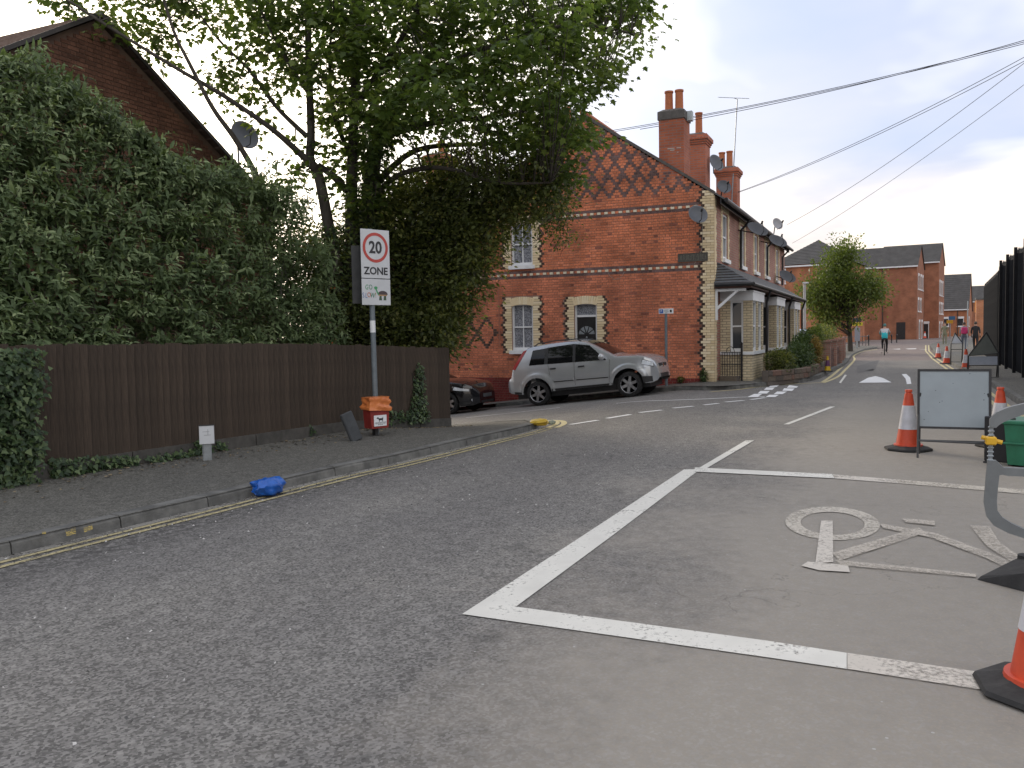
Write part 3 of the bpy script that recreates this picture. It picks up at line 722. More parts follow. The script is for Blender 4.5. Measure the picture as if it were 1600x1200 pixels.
# -------- the three houses' front walls, roofs, bays
DIV = [0, 5.7, 11.3, 16.4]
UWX = [[1.65, 4.75], [7.75, 10.55], [13.75]]
BAY = [(.85, 3.1), (6.2, 8.5), (11.75, 14.0)]
h2 = thing('terraced_house', 'middle house of the brick terrace, downpipe beside its bay', 'house', (0, 0, 0), group='houses of the brick terrace')
h3 = thing('terraced_house', 'farthest house of the brick terrace, behind the garden shrubs', 'house', (0, 0, 0), group='houses of the brick terrace')
h1['group'] = 'houses of the brick terrace'
def rect_with_holes(mb, x0, x1, z0, z1, holes, y):
    zs_ = sorted({z0, z1} | {h[2] for h in holes} | {h[3] for h in holes})
    for za, zb in zip(zs_[:-1], zs_[1:]):
        for a, b in sub_iv([(x0, x1)], [(h[0], h[1]) for h in holes if h[2] <= za and h[3] >= zb]):
            mb.add([(a, y, za), (b, y, za), (b, y, zb), (a, y, zb)], [(0, 1, 2, 3)])
def bar_box(mb, x0, x1, y0, y1, z0, z1): mb.box(x0, x1, y0, y1, z0, z1)
for k, h in enumerate((h1, h2, h3)):
    x0, x1 = DIV[k] + (.004 if k == 0 else 0), DIV[k + 1]
    holes = [(c - .42, c + .42, 3.62, 4.92) for c in UWX[k]]; bx0, bx1 = BAY[k]
    door_x = (bx1 + .5, bx1 + 1.35)
    holes.append((door_x[0], door_x[1], .1, 2.3))
    mb = MB(); rect_with_holes(mb, x0, x1, -.3, EAVE, holes, 0.0)
    for (a, b, c, d) in holes:
        mb.add([(a, 0, c), (a, .14, c), (a, .14, d), (a, 0, d)], [(0, 1, 2, 3)]); mb.add([(b, 0, c), (b, .14, c), (b, .14, d), (b, 0, d)], [(0, 1, 2, 3)]); mb.add([(a, 0, d), (b, 0, d), (b, .14, d), (a, .14, d)], [(0, 1, 2, 3)])
        mb.add([(a, .135, c), (b, .135, c), (b, .135, d), (a, .135, d)], [(0, 1, 2, 3)])
    if k == 2: mb.add([(x1, 0, -.3), (x1, 7.52, -.3), (x1, 7.52, EAVE), (x1, APEX_T, APEX_Z), (x1, 0, EAVE)], [(0, 1, 2, 3, 4)])
    mb.build('front_wall', M_facade, h, fix=False)
    mb = MB(); mb.add([(x0, 7.52, -1.2), (x1, 7.52, -1.2), (x1, 7.52, EAVE), (x0, 7.52, EAVE)], [(0, 1, 2, 3)]); mb.build('back_wall', M_facade, h, fix=False)
    # yellow brick quoins: at the corner and round every upper window
    def teeth(spans, nm='quoin'):
        mb = MB()
        for ci in range(0, 70):
            z_ = ci * CH
            for a_, b_ in spans(z_, ci): mb.box(a_, b_, -.013, -.001, z_ + .004, z_ + CH - .004)
        mb.build(nm, YEL[0], h)['kind'] = 'stuff'
    if k == 0: teeth(lambda z_, ci: [(.001, CQ[ci % 4] * .85)])
    for c in UWX[k]:
        teeth(lambda z_, ci: ([(c - .42 - TW[ci % 4], c - .42), (c + .42, c + .42 + TW[ci % 4])] if z_ < 4.9 else [(c - .42 - TW[ci % 4], c + .42 + TW[ci % 4])]) if 3.45 < z_ < 5.1 else [])
    for c in UWX[k]: sash(h, 'window', 0.0, c - .42, c + .42, 3.62, 4.92, 'y', .07, True, False)
    # bay with side and front windows
    zt = 2.62; yb = -.88
    mb = MB(); pz0, pz1 = .95, 2.38
    mb.box(bx0, bx0 + .22, yb, -.64, -.2, pz1); mb.box(bx0 + .001, bx0 + .22, -.28, -.001, -.2, pz1); mb.box(bx0 + .002, bx0 + .22, -.64, -.28, -.2, pz0)
    mb.box(bx1 - .22, bx1, yb, -.64, -.2, pz1); mb.box(bx1 - .22, bx1 - .001, -.28, -.001, -.2, pz1); mb.box(bx1 - .22, bx1 - .002, -.64, -.28, -.2, pz0)
    mb.box(bx0 + .22, bx1 - .22, yb + .002, yb + .22, -.2, pz0)
    xm = (bx0 + bx1) / 2; mb.box(xm - .13, xm + .13, yb + .003, yb + .22, pz0, pz1)
    bay = mb.build('bay', M_facade_y, h)
    mb = MB(); mb.box(bx0 - .03, bx1 + .03, yb - .03, -.002, pz1 + .001, zt); mb.box(bx0 - .05, bx1 + .05, yb - .05, -.003, zt, zt + .045); mb.build('lintel', M_white, bay)
    mb = MB(); mb.box(bx0 - .05, bx1 + .05, yb - .05, -.004, pz0 - .09, pz0 - .001); mb.build('sill', M_white, bay)
    sash(bay, 'window', bx0, -.64, -.28, pz0, pz1, 'x', .08, False, False, (0, 1))
    sash(bay, 'window', yb, bx0 + .22, xm - .13, pz0, pz1, 'y', .08, False, False, (0, 1)); sash(bay, 'window', yb, xm + .13, bx1 - .22, pz0, pz1, 'y', .08, False, False, (0, 1))
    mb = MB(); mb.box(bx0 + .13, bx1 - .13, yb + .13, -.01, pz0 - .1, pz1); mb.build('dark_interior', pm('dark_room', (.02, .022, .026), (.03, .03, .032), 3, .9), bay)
    mb = MB(); mb.box(door_x[0], door_x[1], .08, .12, .1, 2.3); mb.build('door', pm('blue_door', (.05, .07, .12)), h)
    # canopy roof in slate courses
    cx0, cx1 = (x0 - .05 if k == 0 else x0), (x1 if k < 2 else 14.75)
    cy, cz0, cz1 = -1.0, 2.84, 3.46; n = 8; mb = MB()
    for j in range(n):
        f0, f1 = j / n, (j + 1) / n
        y0_, y1_ = cy * (1 - f0), cy * (1 - f1); za, zb = cz0 + (cz1 - cz0) * f0, cz0 + (cz1 - cz0) * f1
        hip = .5 if k == 0 else 0; hipr = .5 if k == 2 else 0
        xa, xb = cx0 + hip * f0, cx1 - hipr * f0; xa1, xb1 = cx0 + hip * f1, cx1 - hipr * f1
        mb.add([(xa, y0_, za + .018), (xb, y0_, za + .018), (xb1, y1_, zb), (xa1, y1_, zb)], [(0, 1, 2, 3)]); mb.add([(xa, y0_, za), (xb, y0_, za), (xb, y0_, za + .018), (xa, y0_, za + .018)], [(0, 1, 2, 3)])
        if k == 0: mb.add([(xa, 0, za + .018), (xa, y0_, za + .018), (xa1, y1_, zb), (xa1, 0, zb)], [(0, 1, 2, 3)])
        if k == 2: mb.add([(xb, 0, za + .018), (xb, y0_, za + .018), (xb1, y1_, zb), (xb1, 0, zb)], [(0, 1, 2, 3)])
    can = mb.build('canopy_roof', M_slate, h)
    mb = MB(); mb.box(cx0, cx1, cy, cy + .03, 2.70, 2.84); mb.box(cx0 + (.0 if k == 0 else .001), cx0 + .03, cy + .03, -.005, 2.70, 2.838) if k == 0 else None
    mb.add([(cx0, cy, 2.72), (cx1, cy, 2.72), (cx1, 0, 2.72), (cx0, 0, 2.72)], [(0, 1, 2, 3)])
    mb.build('fascia', pm('brown_timber', (.09, .04, .03), (.06, .03, .024), 6, .7), can)
    mb = MB(); mb.tube([(cx0, cy - .05, 2.80), (cx1, cy - .05, 2.80)], .05, 8)
    if k == 0: mb.tube([(cx0 - .05, cy - .05, 2.80), (cx0 - .05, -.02, 2.80)], .05, 8)
    mb.build('gutter', M_black, can)
    # main roof
    mb = MB(); t_ = .05
    xr0, xr1 = (x0 - .03 if k == 0 else x0), (x1 if k < 2 else x1 + .1)
    for (ya, za, yb_, zb_) in ((-.28, EAVE - SL * .28 + .02, APEX_T, APEX_Z + .02), (7.8, EAVE - SL * .28 + .02, APEX_T, APEX_Z + .02)):
        mb.add([(xr0, ya, za), (xr1, ya, za), (xr1, yb_, zb_), (xr0, yb_, zb_), (xr0, ya, za + t_), (xr1, ya, za + t_), (xr1, yb_, zb_ + t_), (xr0, yb_, zb_ + t_)], [(0, 3, 2, 1), (4, 5, 6, 7), (0, 1, 5, 4), (1, 2, 6, 5), (3, 0, 4, 7)])
    rf = mb.build('roof', M_slate, h)
    mb = MB(); mb.tube([(xr0, APEX_T, APEX_Z + .08), (xr1, APEX_T, APEX_Z + .08)], .09, 8); mb.build('ridge_tile', M_terra, rf)
    mb = MB(); mb.box(xr0, xr1, -.2, -.17, EAVE - .28, EAVE - .13); mb.tube([(xr0, -.33, EAVE - .18), (xr1, -.33, EAVE - .18)], .06, 8); mb.build('gutter', M_black, rf)
    # downpipe
    dpx = [4.16, 10.35, 15.2][k]
    mb = MB(); mb.tube([(dpx, -.33, EAVE - .2), (dpx, -.3, EAVE - .3), (dpx, -.06, EAVE - .55), (dpx, -.05, 3.5)], .04, 8); mb.tube([(dpx - .6, -1.05, 2.78), (dpx - .6, -1.0, 2.65), (dpx - .6, -.92, 2.4), (dpx - .6, -.92, 0)], .04, 8); mb.build('downpipe', M_black, h)
# white gallows bracket under the canopy end
mb = MB(); mb.box(.03, .11, -.075, -.015, 1.84, 2.70); mb.box(.031, .109, -.84, -.075, 2.62, 2.695)
mb.add([(x, y, z) for x in (.032, .108) for y, z in ((-.075, 2.12), (-.075, 2.22), (-.55, 2.62), (-.64, 2.62))], [(0, 1, 2, 3), (4, 7, 6, 5), (0, 3, 7, 4), (1, 5, 6, 2)])
mb.build('bracket', M_white, h1)
# verge: dark mortar fillet under the gable slates
mb = MB()
for sgn in (0, 1):
    y0_ = -.05 if sgn == 0 else 7.57
    mb.add([(-.035, y0_, roofz(max(0, min(7.52, y0_))) - .03), (-.035, APEX_T, APEX_Z - .03), (-.035, APEX_T, APEX_Z + .07), (-.035, y0_, roofz(max(0, min(7.52, y0_))) + .06)], [(0, 1, 2, 3)])
mb.build('verge', M_lead, h1)
# chimneys
def chimney(h, x0, x1, y0, y1, zb, zt, pots, corbel=True, name='chimney'):
    mb = MB(); mb.box(x0, x1, y0, y1, zb, zt - (.32 if corbel else 0))
    if corbel:
        for j, (o, a, b) in enumerate(((.03, .32, .25), (.06, .25, .18), (.10, .18, .05), (.06, .05, 0))): mb.box(x0 - o, x1 + o, y0 - o, y1 + o, zt - a, zt - b)
        for j in range(int((y1 - y0 + .2) / .11)): mb.box(x0 - .125, x0 - .1001, y0 - .09 + j * .11, y0 - .04 + j * .11, zt - .17, zt - .11)
    st = mb.build(name, M_stack, h)
    mb = MB(); o = .03 if not corbel else .02
    if not corbel: mb.box(x0 - .03, x1 + .03, y0 - .03, y1 + .03, zt - .22, zt)
    mb.add([(x0 - o, y0 - o, zt + .001), (x1 + o, y0 - o, zt + .001), (x1 + o, y1 + o, zt + .001), (x0 - o, y1 + o, zt + .001), (x0 + .1, y0 + .1, zt + .08), (x1 - .1, y0 + .1, zt + .08), (x1 - .1, y1 - .1, zt + .08), (x0 + .1, y1 - .1, zt + .08)], [(0, 1, 5, 4), (1, 2, 6, 5), (2, 3, 7, 6), (3, 0, 4, 7), (4, 5, 6, 7)])
    mb.build('flaunching', M_lead, st)
    for (px_, py_, hh, r_) in pots:
        mb = MB(); mb.lathe([(r_ * 1.12, zt), (r_, zt + .08), (r_ * .92, zt + hh - .05), (r_ * 1.08, zt + hh - .05), (r_ * 1.08, zt + hh), (r_ * .8, zt + hh), (r_ * .75, zt + hh - .2)], 14, (px_, py_, 0)); mb.build('chimney_pot', M_terra, st, True)
    return st
c1 = chimney(h1, -.006, .75, .82, 1.52, 5.6, 7.66, [(.3, 1.30, .62, .115), (.3, 1.01, .62, .115)], False)
mb = MB(); mb.box(.3, .5, .66, .81, 7.42, 7.68); mb.build('aerial_box', pm('pale_box', (.45, .5, .52)), c1)
mb = MB()
for (y_, z_, ln) in ((1.28, 6.62, .2), (1.2, 6.57, .12), (1.02, 6.62, .12), (1.0, 6.50, .03)): mb.box(-.0125, -.0065, y_ - ln, y_, z_, z_ + .02)
mb.build('mortar_smear', pm('white_mortar', (.5, .48, .45)), c1)
p2 = on_x(1102, 250, 5.3)
c2 = chimney(h2, 5.3, 6.1, p2[1], p2[1] + .95, 5.6, on_x(1090, 210, 5.3)[2], [(5.6, on_x(1091, 200, 5.5)[1], .78, .12)])
p3 = on_x(1151, 290, 10.9); p4 = on_x(1119, 290, 10.9)
c3 = chimney(h3, 10.9, 11.7, p3[1], p4[1], 5.6, on_x(1140, 262, 10.9)[2], [(11.2, on_x(1128, 250, 11.2)[1], .68, .125), (11.2, on_x(1140, 250, 11.2)[1], .7, .125)])
pr = on_x(868, 190, .7); chimney(h1, .35, 1.1, pr[1] - .75, pr[1] + .35, 6.2, on_x(876, 200, .6)[2], [(.7, on_x(868, 180, .7)[1], .62, .12), (.7, on_x(886, 180, .7)[1], .62, .12)])
pr = on_x(697, 300, 1.2); chimney(h1, 1.2, 2.0, pr[1], pr[1] + .75, 4.0, on_x(690, 240, 1.2)[2], [(1.6, pr[1] + .35, .5, .12)])
# rear extension roof behind the gable
mb = MB(); mb.add([(-.05, 7.5, 5.1), (4, 7.5, 5.1), (4, 11.1, 4.45), (-.05, 11.1, 4.45), (-.05, 7.5, 5.2), (4, 7.5, 5.2), (4, 11.1, 4.55), (-.05, 11.1, 4.55)], [(0, 3, 2, 1), (4, 5, 6, 7), (0, 1, 5, 4), (1, 2, 6, 5), (2, 3, 7, 6), (3, 0, 4, 7)])
mb.build('rear_roof', M_slate, h1)
mb = MB(); mb.box(.02, 3.9, 7.53, 11.0, -2.5, 4.46); mb.build('rear_wall', M_redbrick, h1)
# ------------------------------------------------------------------ satellite dishes, aerial
M_dish = pm('dish_grey', (.10, .11, .13), (.08, .09, .105), 4, .5)
def dish(label, loc, az, el=20, r=.26, pale=False, bracket=(0, 0, 0), dark=False):
    d = thing('satellite_dish', label, 'satellite dish', loc, 0, 'satellite dishes on the terrace')
    M = Matrix.Rotation(az, 4, 'Z') @ Matrix.Rotation(R(-el), 4, 'Y')
    m = pm('dish_pale', (.34, .34, .36), (.28, .28, .3), 4, .5) if pale else (pm('dish_dark', (.035, .038, .046), (.05, .054, .062), 4, .6) if dark else M_dish)
    mb = MB(); prof = [(0.0001, 0)] + [(r * k / 6, .09 * (k / 6) ** 2) for k in range(1, 7)]
    mb.lathe(prof + [(r * 1.02, .088)] + [(r * k / 6, .09 * (k / 6) ** 2 - .012) for k in range(6, 0, -1)], 24, (0, 0, 0), 'x', M); mb.build('reflector', m, d, True, 60)
    mb = MB(); mb.tube([M @ Vector((-.02, 0, -r * .8)), M @ Vector((.22, 0, -r * .9)), M @ Vector((.36, 0, -.06))], .012, 6); mb.build('arm', M_dark, d)
    mb = MB(); mb.tube([M @ Vector((.30, 0, -.05)), M @ Vector((.40, 0, -.03))], .03, 8); mb.build('receiver', M_dark, d)
    mb = MB(); mb.tube([M @ Vector((-.02, 0, 0)), M @ Vector((-.08, 0, 0)), Vector(bracket)], .02, 6); mb.build('mount', M_dark, d)
    return d
SOUTH = R(195)
def dpos(px, py, s=None, t=None):
    return tuple(on_x(px, py, s)) if s is not None else tuple(on_y(px, py, t))
dish('grey satellite dish on the gable beside the top of the cream corner bricks', dpos(1089, 337, -.3), R(215), 24, .27, bracket=(.29, 0, -.1))
dish('grey satellite dish on the roof between the two chimney stacks, the highest dish', dpos(1117, 256, 5.9), R(235), 20, .30, bracket=(.3, .1, -.25))
dish('small grey satellite dish just above the eaves in front of the twin-pot chimney', dpos(1130, 294, 2.6), R(215), 24, .22, bracket=(.1, .1, -.3))
dish('dark satellite dish under the eaves near the first downpipe', dpos(1182, 361, None, -.62), R(225), 46, .33, bracket=(.3, .6, .1), dark=True)
dish('pale satellite dish standing above the far eaves against the sky', dpos(1213, 351, None, -.25), R(230), 20, .24, True, bracket=(.05, .1, -.35))
dish('dark satellite dish at the far end of the terrace eaves', dpos(1214, 379, None, -.62), R(225), 46, .34, bracket=(.3, .6, .1), dark=True)
dish('dark satellite dish low on the far end wall above the canopy', dpos(1229, 434, None, -.45), R(225), 44, .36, bracket=(.3, .45, .1), dark=True)
ae = thing('television_aerial', 'tall thin television aerial strapped to the twin-pot chimney', 'aerial', tuple(on_x(1143, 316, 10.86)))
b0 = np.array(ae.location); tp = on_x(1152, 155, 10.86) - b0; mb = MB(); mb.tube([(0, 0, -.2), tuple(tp)], .022, 6); mb.build('mast', M_galv, ae)
l_, r_ = on_x(1122, 152, 10.4) - b0, on_x(1170, 154, 11.3) - b0; mb = MB(); mb.tube([tuple(l_), tuple(r_)], .012, 5)
for k in range(9):
    c_ = l_ + (r_ - l_) * k / 8; mb.tube([tuple(c_ + np.array([.16, .05, .05])), tuple(c_ + np.array([-.16, -.05, -.05]))], .006, 4)
mb.tube([tuple(tp), tuple((l_ + r_) / 2 + np.array([0, 0, 0]))], .012, 5); mb.build('boom', M_galv, ae)
# ------------------------------------------------------------------ brown brick house behind the shrubs
TB = 8.0
bh = thing('brick_house', 'dark brown brick house with a steep tiled gable behind the shrubs', 'house', (0, 0, 0))
ap = on_y(150, 28, TB); er = on_y(385, 286, TB); PB = (ap[2] - er[2]) / (er[0] - ap[0]); HWB = 4.4
mj = MB(); mm = MB(); bz = -.5
zE = ap[2] - PB * HWB
for ci in range(int(2.2 / CH), int(ap[2] / CH) + 1):
    v1 = (ci + 1) * CH; hw = min(HWB, max(0, (ap[2] - v1 - .1) / PB))
    a, b = ap[0] - hw, ap[0] + hw
    if b - a < .2: continue
    def cfb(u, v): k = rng.gauss(1, .14); return (.15 * k, .075 * k, .050 * k)
    lay(mj, a, b, ci, cfb)
# the layer lays bricks on the x=0 plane facing -x: turn it on to the plane y = TB facing -y
def turn(m): m.v = [(y, x + TB, z) for x, y, z in m.v]
turn(mj); mj.build('brickwork', M_brick, bh)['kind'] = 'stuff'
mb = MB(); mb.prism([(ap[0] - HWB, -1), (ap[0] + HWB, -1), (ap[0] + HWB, zE), (ap[0], ap[2] - .03), (ap[0] - HWB, zE)], TB + .004, TB + 9, 'y'); mb.build('wall', pm('brown_mortar', (.13, .085, .06), (.10, .065, .05), 6, .95), bh)
M_tile = pm('clay_roof_tile', (.13, .085, .065), (.19, .14, .115), 9, .85, .3, 50)
mb = MB(); n = 22
for sgn in (-1, 1):
    for j in range(n):
        f0, f1 = j / n, (j + 1) / n; ho = HWB + .35
        xa, xb = ap[0] + sgn * ho * f0, ap[0] + sgn * ho * f1; za, zb = ap[2] + .06 - PB * ho * f0, ap[2] + .06 - PB * ho * f1
        mb.add([(xa, TB - .12, za), (xb, TB - .12, zb + .03), (xb, TB + 9.2, zb + .03), (xa, TB + 9.2, za)], [(0, 1, 2, 3)]); mb.add([(xb, TB - .12, zb), (xb, TB - .12, zb + .03), (xb, TB + 9.2, zb + .03), (xb, TB + 9.2, zb)], [(0, 1, 2, 3)])
rf = mb.build('roof', M_tile, bh)
mb = MB()
for sgn in (-1, 1):
    ho = HWB + .35; x_ = ap[0] + sgn * ho
    mb.add([(ap[0], TB - .14, ap[2] + .09), (x_, TB - .14, ap[2] + .09 - PB * ho), (x_, TB - .14, ap[2] + .01 - PB * ho), (ap[0], TB - .14, ap[2] + .01), (ap[0], TB - .11, ap[2] + .09), (x_, TB - .11, ap[2] + .09 - PB * ho), (x_, TB - .11, ap[2] + .01 - PB * ho), (ap[0], TB - .11, ap[2] + .01)], [(0, 1, 2, 3), (4, 7, 6, 5), (0, 4, 5, 1), (2, 6, 7, 3)])
mb.build('bargeboard', pm('dark_bargeboard', (.035, .03, .03), (.05, .045, .04), 6, .6), rf)
d = dish('grey satellite dish on a pole above the end of the brown house', dpos(380, 213, None, 9.0), R(250), 15, .33, bracket=(.1, .25, -.25)); d['group'] = 'satellite dishes'
mb = MB(); mb.tube([(0.1, .25, -.2), (.25, .3, -3.2)], .025, 6); mb.build('pole', M_galv, d)
# ------------------------------------------------------------------ close-boarded fence
FA, FB = (-22.5, 3.68), (-10.62, 2.62)
fdir = Vector((FB[0] - FA[0], FB[1] - FA[1], 0)); flen = fdir.length; fang = math.atan2(fdir.y, fdir.x)
fence = thing('boarded_fence', 'dark brown upright board fence along the footway', 'fence', (FA[0], FA[1], 0), fang)
M_board = []
for k in range(4):
    b_ = (.064, .046, .033); f_ = (1.0, .88, 1.15, .94)[k]
    M_board.append(pm('fence_board_%d' % k, tuple(x * f_ for x in b_), tuple(x * f_ * .6 for x in b_), 14, .9, .5, 40, stretch=(6, 6, .5)))
def ftop(u):
    s_ = FA[0] + math.cos(fang) * u; return np.interp(s_, [-22.5, -18.4, -16.5, -13.7, -10.7], [1.52, 1.50, 1.48, 1.43, 1.31])
def fbase(u):
    s_, t_ = FA[0] + math.cos(fang) * u, FA[1] + math.sin(fang) * u; return pz(s_, t_ - .05)
u = 0.0; UBM = []
for m in M_board:
    mb = MB(); mb.v = []; mb.add([(-.05, .012, 0), (.052, .012, 0), (.052, -.026, 0), (.046, -.030, 0), (-.05, 0.004, 0), (-.05, .012, 1), (.052, .012, 1), (.052, -.026, 1), (.046, -.030, 1), (-.05, .004, 1)], [(4, 3, 2, 1, 0), (5, 6, 7, 8, 9), (0, 1, 6, 5), (1, 2, 7, 6), (2, 3, 8, 7), (3, 4, 9, 8), (4, 0, 5, 9)])
    o = mb.build('board', m); UBM.append(o.data); bpy.data.objects.remove(o)
while u < flen:
    o = bpy.data.objects.new('board', UBM[rng.randrange(4)]); col.objects.link(o); o.parent = fence
    zb = fbase(u) + .13; zt = ftop(u) + rng.uniform(-.014, .012); o.location = (u, rng.uniform(-.004, .004), zb); o.scale = (rng.uniform(.93, 1.05), 1, zt - zb)
    o.rotation_euler = (0, rng.gauss(0, .006), rng.gauss(0, .02)); u += .092
M_gravel = pm('gravel_board', (.085, .08, .072), (.05, .048, .043), 8, .95, .4, 60)
u = 0.0; k = 0
while u < flen - .1:
    l = min(1.83, flen - u); za, zb = fbase(u), fbase(u + l); mb = MB()
    mb.add([(x, y, z) for x, z0 in ((u + .008, za), (u + l - .008, zb)) for y in (-.045, .02) for z in (z0 - .06, z0 + .15)], [(0, 1, 3, 2), (4, 6, 7, 5), (0, 4, 5, 1), (2, 3, 7, 6), (0, 2, 6, 4), (1, 5, 7, 3)])
    mb.build('gravel_board', M_gravel, fence); u += l
mb = MB()
for k in range(8):
    u = min(k * 1.83, flen - .06)
    if k == 7: continue
    mb.box(u - .05, u + .05, .02, .12, -.2, ftop(min(u, flen)) - .03)
for z in (.45, .9, 1.25): mb.box(0, flen, .015, .06, z, z + .07)
mb.build('rail_frame', M_board[1], fence)
# return of the fence down the side street
f2 = thing('boarded_fence', 'short return of the board fence turning down the side street', 'fence', (FB[0] + .02, FB[1] + .03, 0), R(88))
u = 0.0
while u < 9:
    s_, t_ = FB[0], FB[1] + u; zb = gz(s_, t_) + .15; o = bpy.data.objects.new('board', UBM[rng.randrange(4)]); col.objects.link(o); o.parent = f2; o.location = (u + .06, 0, zb); o.scale = (1, 1, 1.22); u += .092
# ------------------------------------------------------------------ tall black palisade on the right
bf = thing('palisade_fence', 'tall black steel fence with jagged top beside the right pavement', 'fence', (0, 0, 0))
M_bf = pm('black_steel', (.022, .023, .026), (.034, .036, .039), 8, .8, .1, spec=.2)
BF0, BF1 = np.array([-13.5, -6.97 - .4]), np.array([13.2, -8.1]); bl = np.linalg.norm(BF1 - BF0); bd = (BF1 - BF0) / bl; ba = math.atan2(bd[1], bd[0])
mb = MB(); mb.add([(x, y, z) for x in (-.034, .034) for y in (-.012, .012) for z in (0, .95)] + [(0, 0, 1.0)], [(0, 1, 3, 2), (4, 6, 7, 5), (0, 4, 5, 1), (2, 3, 7, 6), (1, 5, 8), (5, 7, 8), (7, 3, 8), (3, 1, 8)]); mb.add([(-.034, .012, 0), (-.05, .03, 0), (-.05, .03, .95), (-.034, .012, .95)], [(0, 1, 2, 3)]); mb.add([(.034, .012, 0), (.05, .03, 0), (.05, .03, .95), (.034, .012, .95)], [(0, 1, 2, 3)])
o = mb.build('pale', M_bf); UP = o.data; bpy.data.objects.remove(o)
u = 0.0; k = 0
while u < bl:
    p = BF0 + bd * u; ph = (u % 2.75) / 2.75; hh = 3.72 + .10 * (abs(ph - .5) * 2) ** 2
    o = bpy.data.objects.new('pale', UP); col.objects.link(o); o.parent = bf; o.location = (p[0], p[1], .18); o.rotation_euler = (0, 0, ba); o.scale = (1.15, 1, hh - .1); u += .112; k += 1
for j in range(int(bl / 2.75) + 1):
    p = BF0 + bd * (j * 2.75); mb = MB(); M = Matrix.Translation((p[0], p[1], 0)) @ Matrix.Rotation(ba, 4, 'Z'); mb.box(-.06, .06, .035, .12, .05, 3.88, M); mb.build('post', pm('dark_post', (.012, .012, .014), (.018, .018, .02), 8, .8, spec=.2), bf)
for z in (.6, 2.0, 3.4):
    mb = MB(); M = Matrix.Translation((BF0[0], BF0[1], 0)) @ Matrix.Rotation(ba, 4, 'Z'); mb.box(0, bl, -.03, -.012, z, z + .06, M); mb.build('rail', M_bf, bf)
mb = MB(); M = Matrix.Translation((BF0[0], BF0[1], 0)) @ Matrix.Rotation(ba, 4, 'Z'); mb.box(0, bl, -.145, -.135, .3, 3.6, M); mb.build('privacy_mesh', pm('mesh_sheet', (.010, .010, .011), (.035, .035, .037), 16, .95, .4, 30, contrast=(.55, .8), spec=.1), bf)
bf2 = thing('palisade_fence', 'lower black fence continuing behind the tall black fence', 'fence', (0, 0, 0))
u = 0.0
while u < 12:
    o = bpy.data.objects.new('pale', UP); col.objects.link(o); o.parent = bf2; o.location = (13.6 + u, -8.15 - u * .042, .16); o.rotation_euler = (0, 0, ba); o.scale = (1.3, 1, 3.55); u += .16
# ------------------------------------------------------------------ far buildings
M_ob = brick_mat('orange_brick_far', (.42, .155, .07), (.35, .125, .06), (.34, .19, .12), axis='xy')
M_ob2 = brick_mat('brown_brick_far', (.34, .13, .068), (.28, .105, .057), (.28, .16, .11), axis='xy')
M_gtile = pm('grey_roof_tile', (.062, .060, .058), (.085, .082, .08), 1.5, .85, .3, 20)
def roof_rows(mb, A, B, C_, D_, n):
    """stepped tile courses on the quad A-B (eave) to D-C (ridge)"""
    A, B, C_, D_ = map(lambda v: np.array(v, float), (A, B, C_, D_))
    for j in range(n):
        f0, f1 = j / n, (j + 1) / n; a0, b0 = A + (D_ - A) * f0, B + (C_ - B) * f0; a1, b1 = A + (D_ - A) * f1, B + (C_ - B) * f1; up = np.array([0, 0, .035])
        mb.add([tuple(a0 + up), tuple(b0 + up), tuple(b1), tuple(a1)], [(0, 1, 2, 3)]); mb.add([tuple(a0), tuple(b0), tuple(b0 + up), tuple(a0 + up)], [(0, 1, 2, 3)])
